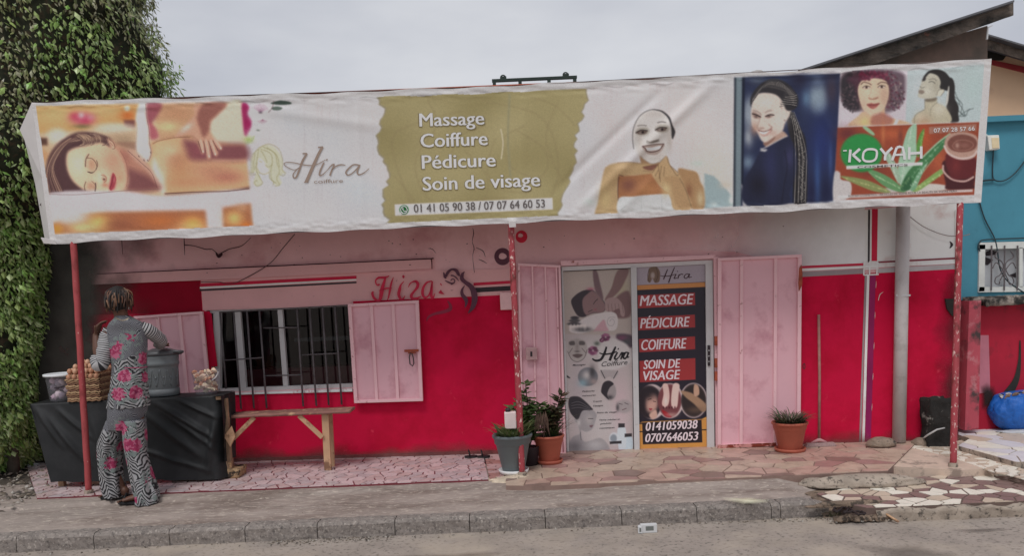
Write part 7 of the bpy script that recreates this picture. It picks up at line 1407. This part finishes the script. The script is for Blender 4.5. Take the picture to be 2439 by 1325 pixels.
# ================================================ POTS AND PLANTS
terra = M('terracotta_plastic', col(154,82,64,.72), .55, .08, 5, .1, 40, c2=col(132,68,54,.7), s2=5, t2=.63, w2=.1); gpt = M('grey_pot_plastic', col(84,90,92,.62), .5, .08, 5, .1, 40)
earth = M('potting_soil', (.03,.022,.016), .95, .3, 30, .6)
def pot(px, pyb, z, rt, rb, h, mat, smat, label, group=None, name='plant_pot'):
    b_ = G(px, pyb, z); b_.z = z; p = empty(name, b_, label, 'plant pot', group)
    MB().lathe(b_, [(rb*.96,.012),(rb,.02),(rb+(rt-rb)*.72,h*.74),(rb+(rt-rb)*.80,h*.755),(rt*.955,h*.77),(rt*.985,h*.90),(rt*1.0,h*.905),(rt*1.06,h*.93),(rt*1.07,h*.985),(rt*1.03,h),(rt*.95,h),(rt*.93,h*.93)], 48, cap=False).make('pot_body', mat, p, True)
    MB().lathe(b_+Vector((0,0,h*.93)), [(rt*.94,0),(rt*.5,.01),(0,.014)], 30).make('soil', earth, p, True)
    MB().lathe(b_, [(rb*1.02,0),(rb*1.28,.002),(rb*1.38,.03),(rb*1.32,.034),(rb*1.22,.012),(0,.01)], 40).make('saucer', smat, p, True)
    return b_+Vector((0,0,h*.93))
blade = MB
def blades(b, c, n_, rad, ln, r, spread=1.0, w_=.014, droop=1.0):
    for k in range(n_):
        a = r.uniform(0, 6.283); rr = rad*math.sqrt(r.random()); p = c+Vector((rr*math.cos(a), rr*math.sin(a), 0)); a2 = a+r.uniform(-.6, .6); L_ = ln*r.uniform(.6, 1.15); d = Vector((math.cos(a2)*spread*r.uniform(.3,1), math.sin(a2)*spread*r.uniform(.3,1), 1)).normalized(); side = Vector((-math.sin(a2), math.cos(a2), 0)); P_ = []; V = []
        for j in range(6):
            ww = w_*(1-(j/5)**1.6)*.5+.0006; V += [p+side*ww, p-side*ww]; p = p+d*L_/5; d = (d+Vector((math.cos(a2)*.12, math.sin(a2)*.12, -.16*droop*j*.6))).normalized()
        b.add(V, [(2*j, 2*j+1, 2*j+3, 2*j+2) for j in range(5)])
def leafy(b, pts, n_, L, r, W=.4):
    c3 = cat([tuple(p) for p in pts], 8)
    for k in range(n_):
        p = c3[min(len(c3)-1, int(len(c3)*(.25+.75*k/n_)))]; a = r.uniform(0, 6.28); d = Vector((math.cos(a), math.sin(a), r.uniform(-.1, .8))).normalized(); n2 = Vector((0, 0, 1))-d*d.z+Vector((0,-.3,0)); LL = L*r.uniform(.7, 1.2)
        b.add(leafV(p, d, n2, LL, LL*W), LF)
gl_ = island_mat('spider_plant_leaf', [(.07,.12,.035),(.14,.20,.06),(.22,.26,.12),(.05,.08,.03),(.18,.18,.08)], .5, .2); dl_ = island_mat('dark_shrub_leaf', [(.02,.04,.012),(.04,.075,.02),(.07,.11,.03),(.025,.03,.015),(.06,.08,.03)], .45, .15)
rdl = island_mat('reddish_leaf', [(.03,.04,.015),(.07,.03,.02),(.05,.06,.02),(.09,.05,.03),(.02,.03,.012)], .45, .15); dry = island_mat('dry_leaf', [(.12,.07,.05),(.18,.11,.08),(.09,.05,.04)], .8, .1); stemm = M('stem_brown', (.06,.04,.025), .9, .2, 20)
r = random.Random(21)
def plant(name, label, c, parts):
    p = empty(name, c, label, 'plant')
    for nm, b, mt in parts: o = b.make(nm, mt, p, nm in ('stem',)); o['kind'] = 'stuff' if nm != 'stem' else 'part'; 
    for o in p.children:
        if o.get('kind') == 'part': del o['kind']
    return p
c1 = pot(1224, 1126, TZ, .162, .095, .335, gpt, M('white_saucer', col(196,188,182,.55), .5), 'dark grey plastic pot on white saucer beside the middle post')
b = MB(); blades(b, c1, 130, .13, .19, r, 1.3, .022, .7); plant('spider_plant', 'short pale green strappy plant growing in the dark grey pot', c1, [('blades', b, gl_)])
c2 = pot(1309, 1103, TZ, .135, .088, .255, terra, terra, 'terracotta coloured pot between the grey pot and the glass door', 'terracotta coloured plastic pots')
b = MB(); st = MB()
for px_, py_, dy in ((1337,942,0),(1310,985,.03),(1290,990,-.03),(1325,975,-.05),(1300,975,.05)):
    tp_ = Q(px_, py_, c2.y+dy); P_ = [c2+Vector((r.uniform(-.05,.05), r.uniform(-.04,.04), 0)), (c2+tp_)/2+Vector((.01,0,.02)), tp_]; st.tube([tuple(v) for v in cat([tuple(p) for p in P_], 4)], .006, 6); leafy(b, P_, 60, .095, r)
bb = MB(); blades(bb, c2+Vector((.03,0,0)), 46, .06, .30, r, 1.5, .010, 1.5); dr_ = MB(); 
for k in range(22):
    p = Q(1288+r.uniform(-10, 14), 985+r.uniform(-8, 10), c2.y-.14); d = Vector((r.uniform(-.25,.25), -.1, -1)).normalized(); dr_.add(leafV(p, d, Vector((r.uniform(-.5,.5),-1,0)), r.uniform(.12,.2), .02), LF)
plant('bushy_plant', 'bushy dark plant with dry brown leaves in the terracotta pot by the glass door', c2, [('foliage', b, rdl), ('fronds', bb, dl_), ('dry_leaves', dr_, dry), ('stem', st, stemm)])
# tall leafy shrub behind the post
c3_ = G(1262, 1108, TZ); c3_.z = TZ; pb = empty('plant_pot', c3_, 'small black nursery pot tucked behind the grey pot', 'plant pot'); MB().lathe(c3_, [(.07,0),(.09,.16),(.092,.165),(.08,.165),(.078,.15),(0,.15)], 24).make('pot_body', blackp, pb, True)
b = MB(); st = MB()
for px_, py_, dy in ((1252,915,0),(1262,950,.02),(1285,965,-.03),(1240,960,.02),(1222,968,0),(1300,975,.03),(1250,985,0)):
    tp_ = Q(px_, py_, c3_.y+dy); P_ = [c3_+Vector((0,0,.15)), c3_.lerp(tp_, .55)+Vector((r.uniform(-.03,.03),0,.05)), tp_]; st.tube([tuple(v) for v in cat([tuple(p) for p in P_], 4)], .005, 6); leafy(b, P_, 52, .09, r, .5)
plant('leafy_shrub', 'upright green leafy shrub rising behind the middle post', c3_, [('foliage', b, island_mat('shrub_leaf', [(.03,.06,.015),(.06,.11,.03),(.11,.16,.05),(.05,.08,.025)], .45, .2)), ('stem', st, stemm)])
c4 = pot(1882, 1075, TZ, .150, .100, .27, terra, terra, 'terracotta coloured pot at the foot of the right door leaf', 'terracotta coloured plastic pots')
b = MB(); blades(b, c4, 190, .11, .19, r, 1.6, .012, 1.2); plant('grassy_plant', 'low dark grassy plant in the pot by the broom', c4, [('blades', b, island_mat('grassy_leaf', [(.03,.045,.02),(.06,.09,.035),(.10,.12,.06),(.09,.05,.04),(.02,.03,.015)], .5, .1))])
# white box tied to the post
bx = Q(1218, 1022, 6.78); tb = empty('post_box', bx, 'small worn white box fixed to the left of the middle post above the pot', 'box')
bevel(MB().box((bx.x-.055, 6.76, bx.z), (bx.x+.045, 6.84, bx.z+.145)).make('box_body', M('worn_white_box', col(190,160,158,.52), .7, .1, 10, .2, c2=col(130,60,60,.5), s2=16, t2=.66), tb), .008)
MB().ball(Vector((bx.x-.022, 6.80, bx.z+.160)), .024, .02, .02, 10, 7, .6).make('cable_plug', blackp, tb, True)
# ---- broom
br_ = G(1952, 1066, TZ); brm = empty('broom', (br_.x, WALL(1952,1000,.1).y, TZ), 'long wooden handled broom leaning against the red wall', 'broom'); h1 = WALL(1950, 750, .03); h0 = WALL(1951, 1058, .14); h0.z = TZ+.05
MB().tube([h1, h1.lerp(h0, .5)+Vector((.006,0,0)), h0], .0125, 10).make('handle', M('grey_brown_handle', col(120,82,76,.5), .7, .2, 20), brm, True)
yb0 = h0.y; xa, xb = WALL(1915,1066,.14).x, WALL(1992,1062,.14).x
bevel(MB().hexa([(xa,yb0-.035,TZ+.002),(xb,yb0-.035,TZ+.002),(xb,yb0+.035,TZ+.002),(xa,yb0+.035,TZ+.002)], [(xa+.02,yb0-.02,TZ+.035),(xb-.02,yb0-.02,TZ+.035),(xb-.02,yb0+.02,TZ+.035),(xa+.02,yb0+.02,TZ+.035)]).make('bristles', M('grey_bristles', col(120,100,98,.5), .95, .3, 50, 1, 150, stretch=(6,1,1)), brm), .006)
MB().tube([(h0.x-.07, yb0, TZ+.036), (h0.x, yb0, TZ+.062), (h0.x+.07, yb0, TZ+.036)], [.008,.02,.008], 8).make('head_socket', M('pinkish_grey_plastic', col(140,104,106,.5), .6), brm, True)
# ---- rocks, scorched block, cord
rk = M('grey_stone', col(112,98,86,.55), .95, .3, 14, .9, 40, c2=(.05,.045,.04), s2=14, t2=.6, dist=.012)
p = G(2096, 1064, TZ); tag(lump('rock', (p.x, p.y-.02, TZ+.03), .125, .09, .062, rk, 2, sharp=.15), 'larger grey stone left of the drain pipe foot', 'stone', 'stones at the foot of the drain pipe')
p = G(2186, 1060, .14); tag(lump('rock', (p.x, WALL(2186,1050,.14).y, .17), .095, .075, .05, rk, 6, sharp=.15), 'smaller grey stone right of the drain pipe foot', 'stone', 'stones at the foot of the drain pipe')
p0, p1 = WALL(2210, 1050, .22), WALL(2262, 1050, .22); blk_ = M('charred_concrete', (.025,.022,.02), .95, .4, 9, .9, 30, c2=(.32,.30,.27), s2=6, t2=.60, w2=.03, dist=.02)
zz1 = WALL(2235, 950, .22).z; tag(rough_box('concrete_block', (p0.x, p0.y-.05, .08), (p1.x, p0.y+.14, zz1), blk_, None, .042, .03, 5), 'upright scorched concrete block against the red wall behind the right post', 'block')
tag(MB().tube([G(2180,1052,.15)+Vector((0,-.05,0)), WALL(2210,1037,.30), WALL(2232,1024,.30), WALL(2250,1020,.28)], [.006,.008,.008,.006], 8).make('plastic_strip', M('white_strip', (.5,.48,.47), .5), None, True), 'thin white plastic strip lying over the scorched block', 'strip')
p = G(2256, 1050, .15); tag(lump('charred_lump', (p.x, p.y+.02, .24), .085, .07, .13, blk_, 31, sharp=.5), 'charred heap slumped between the scorched block and the right post', 'rubble')
p = G(2262, 1056, .12); tag(lump('rubble', (p.x+.02, p.y-.02, .13), .10, .07, .05, dirt, 13, sharp=.4), 'dark clod of rubble by the foot of the scorched block', 'rubble')
# ---- blue sack
bl_ = G(2416, 1024, .2); bag = empty('rubbish_sack', (bl_.x, bl_.y, .2), 'bright blue plastic sack of rubbish slumped against the red base', 'sack')
bm = bmesh.new(); bmesh.ops.create_icosphere(bm, subdivisions=5, radius=1)
for v in bm.verts:
    d = v.co.copy(); az = math.atan2(d.y, d.x); fold = 1+.10*mnoise.noise(d*2.2)-.07*abs(mnoise.noise(Vector((d.x*5,d.y*5,d.z*2.0))))-.09*abs(mnoise.noise(d*6))-.05*abs(mnoise.noise(d*13))+.14*max(0,-d.z-.2); zz = d.z
    if zz > .45: zz = .45+(zz-.45)*.3
    v.co = Vector((d.x*.235*fold*(1-.15*max(0, zz)), d.y*.19*fold, max(-.95, zz)*.235+.222))+Vector((.05*max(0, zz), 0, .035*max(0, d.x)*(zz > 0)))
me = bpy.data.meshes.new('sack_body'); bm.to_mesh(me); bm.free(); me.materials.append(M('blue_polythene', (.015,.13,.50), .34, .2, 8, .6, 12, dist=.03)); me.polygons.foreach_set('use_smooth', [True]*len(me.polygons))
o = bpy.data.objects.new('sack_body', me); C.objects.link(o); o.parent = bag
MB().add([bl_+Vector(v) for v in ((.12,-.07,.30),(.17,-.03,.41),(.20,.0,.43),(.22,-.03,.28),(.17,-.1,.25))], [(0,1,2,3,4)]).make('sack_corner', bpy.data.materials['blue_polythene'], bag)
tr_ = [M('rag_white', (.5,.48,.46), .8), M('rag_brown', (.2,.13,.09), .8), M('rag_black', (.03,.03,.035), .8), M('rag_orange', (.35,.16,.09), .8)]
for k in range(16): MB().ball(bl_+Vector((-.14+.018*k*.9, -.07+r.uniform(-.03,.05), .325+.04*k/16+r.uniform(-.01,.02))), .034, .02, .016, 9, 6, .9, Matrix.Rotation(r.uniform(-1,1), 3, 'Y')).make('rubbish', tr_[k % 4], bag)
p = G(2336, 1016, .2); tag(lump('white_bag', (p.x, p.y, .26), .07, .06, .09, M('white_bag_plastic', (.45,.42,.40), .5, .2, 12, .3), 4, sharp=.2), 'crumpled pale bag squeezed between the pillar and the blue sack', 'bag')
p = G(2420, 1030, .2); tag(lump('paper_sheet', (p.x+.05, p.y, .206), .2, .07, .018, M('dirty_white_sheet', (.5,.5,.52), .7, .15, 8, .2), 14, sharp=.35), 'crumpled white sheet on the tiles in front of the blue sack', 'sheet')
# ---- sandals by the wall
for px_, lb in ((1122, 'left black slipper lying by the wall near the grey pot'), (1152, 'right black slipper lying by the wall near the grey pot')):
    p = G(px_, 1091, TZ); sp_ = empty('slipper', (p.x, p.y, TZ), lb, 'slipper', 'pair of black slippers'); V = []; n_ = 20
    for lev in (0, 1):
        for i in range(n_): a = 2*math.pi*i/n_; V.append(p+Vector((.062*math.cos(a), .035*math.sin(a)*(1+.2*math.cos(a)), .002+lev*.018)))
    mesh('sole', V, [tuple(range(n_, 2*n_)), tuple(range(n_-1, -1, -1))]+[(i, (i+1) % n_, n_+(i+1) % n_, n_+i) for i in range(n_)], sh, sp_)
    MB().tube([p+Vector((-.01,-.034,.018)), p+Vector((-.015,-.02,.05)), p+Vector((-.02,0,.062)), p+Vector((-.015,.02,.05)), p+Vector((-.01,.034,.018))], [(.022,.006)]*5, 8).make('strap', sh, sp_, True)
# ---- litter on the road
p = G(1544, 1269, 0); lit = empty('litter_carton', (p.x, p.y, 0), 'small white printed carton dropped at the foot of the kerb', 'carton'); wl = M('white_carton', (.62,.62,.62), .5, .05)
bevel(MB().box((p.x-.055, p.y-.02, .0), (p.x+.06, p.y+.015, .062)).make('carton_body', wl, lit), .004); MB().box((p.x-.02, p.y-.0215, .018), (p.x+.035, p.y-.0195, .048)).make('carton_print', M('grey_print_patch', (.16,.17,.16), .5), lit)
MB().hexa([(p.x-.075,p.y-.03,.004),(p.x-.045,p.y-.035,.004),(p.x-.04,p.y+.01,.004),(p.x-.07,p.y+.01,.004)], [(p.x-.075,p.y-.03,.05),(p.x-.05,p.y-.035,.05),(p.x-.045,p.y+.01,.055),(p.x-.07,p.y+.01,.05)]).make('carton_flap', wl, lit)
MB().box((p.x-.066, p.y-.0345, .016), (p.x-.054, p.y-.033, .042)).make('carton_print', M('grey_print_patch2', (.16,.17,.16), .5), lit)
zr = .085
P_ = [G(x, y, zr) for x, y in [(1990,1212),(1985,1219),(1995,1222),(2008,1212),(2020,1217),(2010,1224),(2030,1222),(2050,1222),(2060,1227),(2040,1227),(2022,1213)]]
tag(MB().tube([v+Vector((0,0,.01*abs(math.sin(i)))) for i, v in enumerate(cat([tuple(p) for p in P_], 5))], .008, 7).make('rubber_strap', M('dark_rubber', (.02,.012,.012), .7), None, True), 'dark twisted rubber strap on the dirt at the end of the kerb', 'strap')
# debris scattered along the kerb foot and verge: nobody could count it
def debris(name, n_, gen, mats, size, label, cat_n):
    V = []; Fc = []
    for k in range(n_):
        p = gen(); s_ = size*r.uniform(.3, 1.3); a = r.uniform(0, 6.28); d = Vector((math.cos(a), math.sin(a), r.uniform(0, .4))); q_ = Vector((-math.sin(a), math.cos(a), r.uniform(-.3, .3))); i0 = len(V)
        V += [p+d*s_, p+q_*s_*.5, p-d*s_*.8, p-q_*s_*.5, p+Vector((0,0,s_*.5))]; Fc += [(i0,i0+1,i0+4),(i0+1,i0+2,i0+4),(i0+2,i0+3,i0+4),(i0+3,i0,i0+4)]
    o = mesh(name, V, Fc, mats); tag(o, label, cat_n, None, 'stuff')
dm = island_mat('debris', [(.08,.06,.05),(.2,.16,.12),(.32,.28,.24),(.05,.04,.035),(.24,.2,.15),(.5,.47,.43)], .9)
debris('gutter_debris', 700, lambda: (lambda x: Vector((x, KY-.004-abs(r.gauss(0, .05)), .003)))(r.choice([r.uniform(-3.8, 3), r.uniform(-1.8, -.9), r.uniform(1.5, 3.0)])), dm, .011, 'scattered grit and dead leaf bits along the kerb foot', 'debris')
debris('verge_debris', 420, lambda: (lambda x, y: Vector((x, y, .015+max(0, y-5.6)*.3)))(r.uniform(XE-.1, XE+1.0), r.uniform(5.42, 5.85)), dm, .013, 'loose stones and litter bits on the dirt verge', 'debris')
debris('pavement_grit', 260, lambda: Vector((r.uniform(-5, 2.4), r.uniform(5.78, 6.25), .137)), dm, .006, 'tiny chips of grit scattered over the sidewalk', 'grit')
debris('leaf_litter', 900, lambda: Vector((r.uniform(-6.3, sx1-.05), r.uniform(6.3, 7.9), .165)), dm, .03, 'dead leaves lying on the dark soil under the tree', 'leaf litter')
b = MB()
for k in range(60): blades(b, Vector((XE+r.uniform(-.02, .14), KY+r.uniform(-.02, .08), .01)), 1, .01, .05, r, 1.2, .006, .6)
tag(b.make('weeds', gl_), 'small green weeds sprouting at the broken kerb end', 'weeds', None, 'stuff')
# wooden stick on the verge
tag(MB().tube([G(2105,1222,.06), G(2140,1244,.02)], .008, 6).make('stick', wood, None, True), 'short pale stick lying on the dirt verge', 'stick')
# pale scuff on the sidewalk
# ---- lamps on a bar above the banner
fx0, fx1 = Q(1172, 196, 7.3), Q(1374, 186, 7.3); lf = empty('sign_light_frame', ((fx0.x+fx1.x)/2, 7.3, ztop+.1), 'dark green steel light frame with two round knobs just above the banner', 'light frame'); dg_ = M('dark_green_steel', (.02,.035,.028), .5, .2, 20)
zf_ = (fx0.z+fx1.z)/2
MB().box((fx0.x, 7.28, zf_), (fx1.x, 7.32, zf_+.022)).make('top_rail', dg_, lf); MB().box((fx0.x, 7.28, zf_-.055), (fx1.x, 7.32, zf_-.04)).make('bottom_rail', dg_, lf)
for x in (fx0.x+.02, fx0.x+.25, fx1.x-.25, fx1.x-.02): MB().box((x-.015, 7.282, zf_-.04), (x+.015, 7.318, zf_)).make('upright', dg_, lf)
for x in (fx0.x+.10, fx1.x-.10):
    MB().tube([Vector((x+.022*math.cos(a), 7.3, zf_+.035+.022*math.sin(a))) for a in np.linspace(0, 6.28, 16)], .006, 8).make('ring', dg_, lf, True); MB().box((x-.02, 7.29, zf_+.02), (x+.03, 7.31, zf_+.045)).make('clamp', dg_, lf)
    MB().box((x-.012, 7.29, ztop+.1), (x+.012, 7.31, zf_-.05)).make('stay', dg_, lf)
p = Q(1803, 172, 7.9); tag(lump('roof_vent', (p.x, 7.9, p.z-.08), .12, .1, .10, M('pale_vent', (.4,.37,.35), .8), 3, sharp=.1), 'pale rounded vent cap just peeping over the banner', 'vent'); MB().tube([(p.x, 7.9, ztop+.05), (p.x, 7.9, p.z-.05)], .05, 10).make('vent_pipe', bpy.data.materials['pale_vent'], bpy.data.objects['roof_vent'])
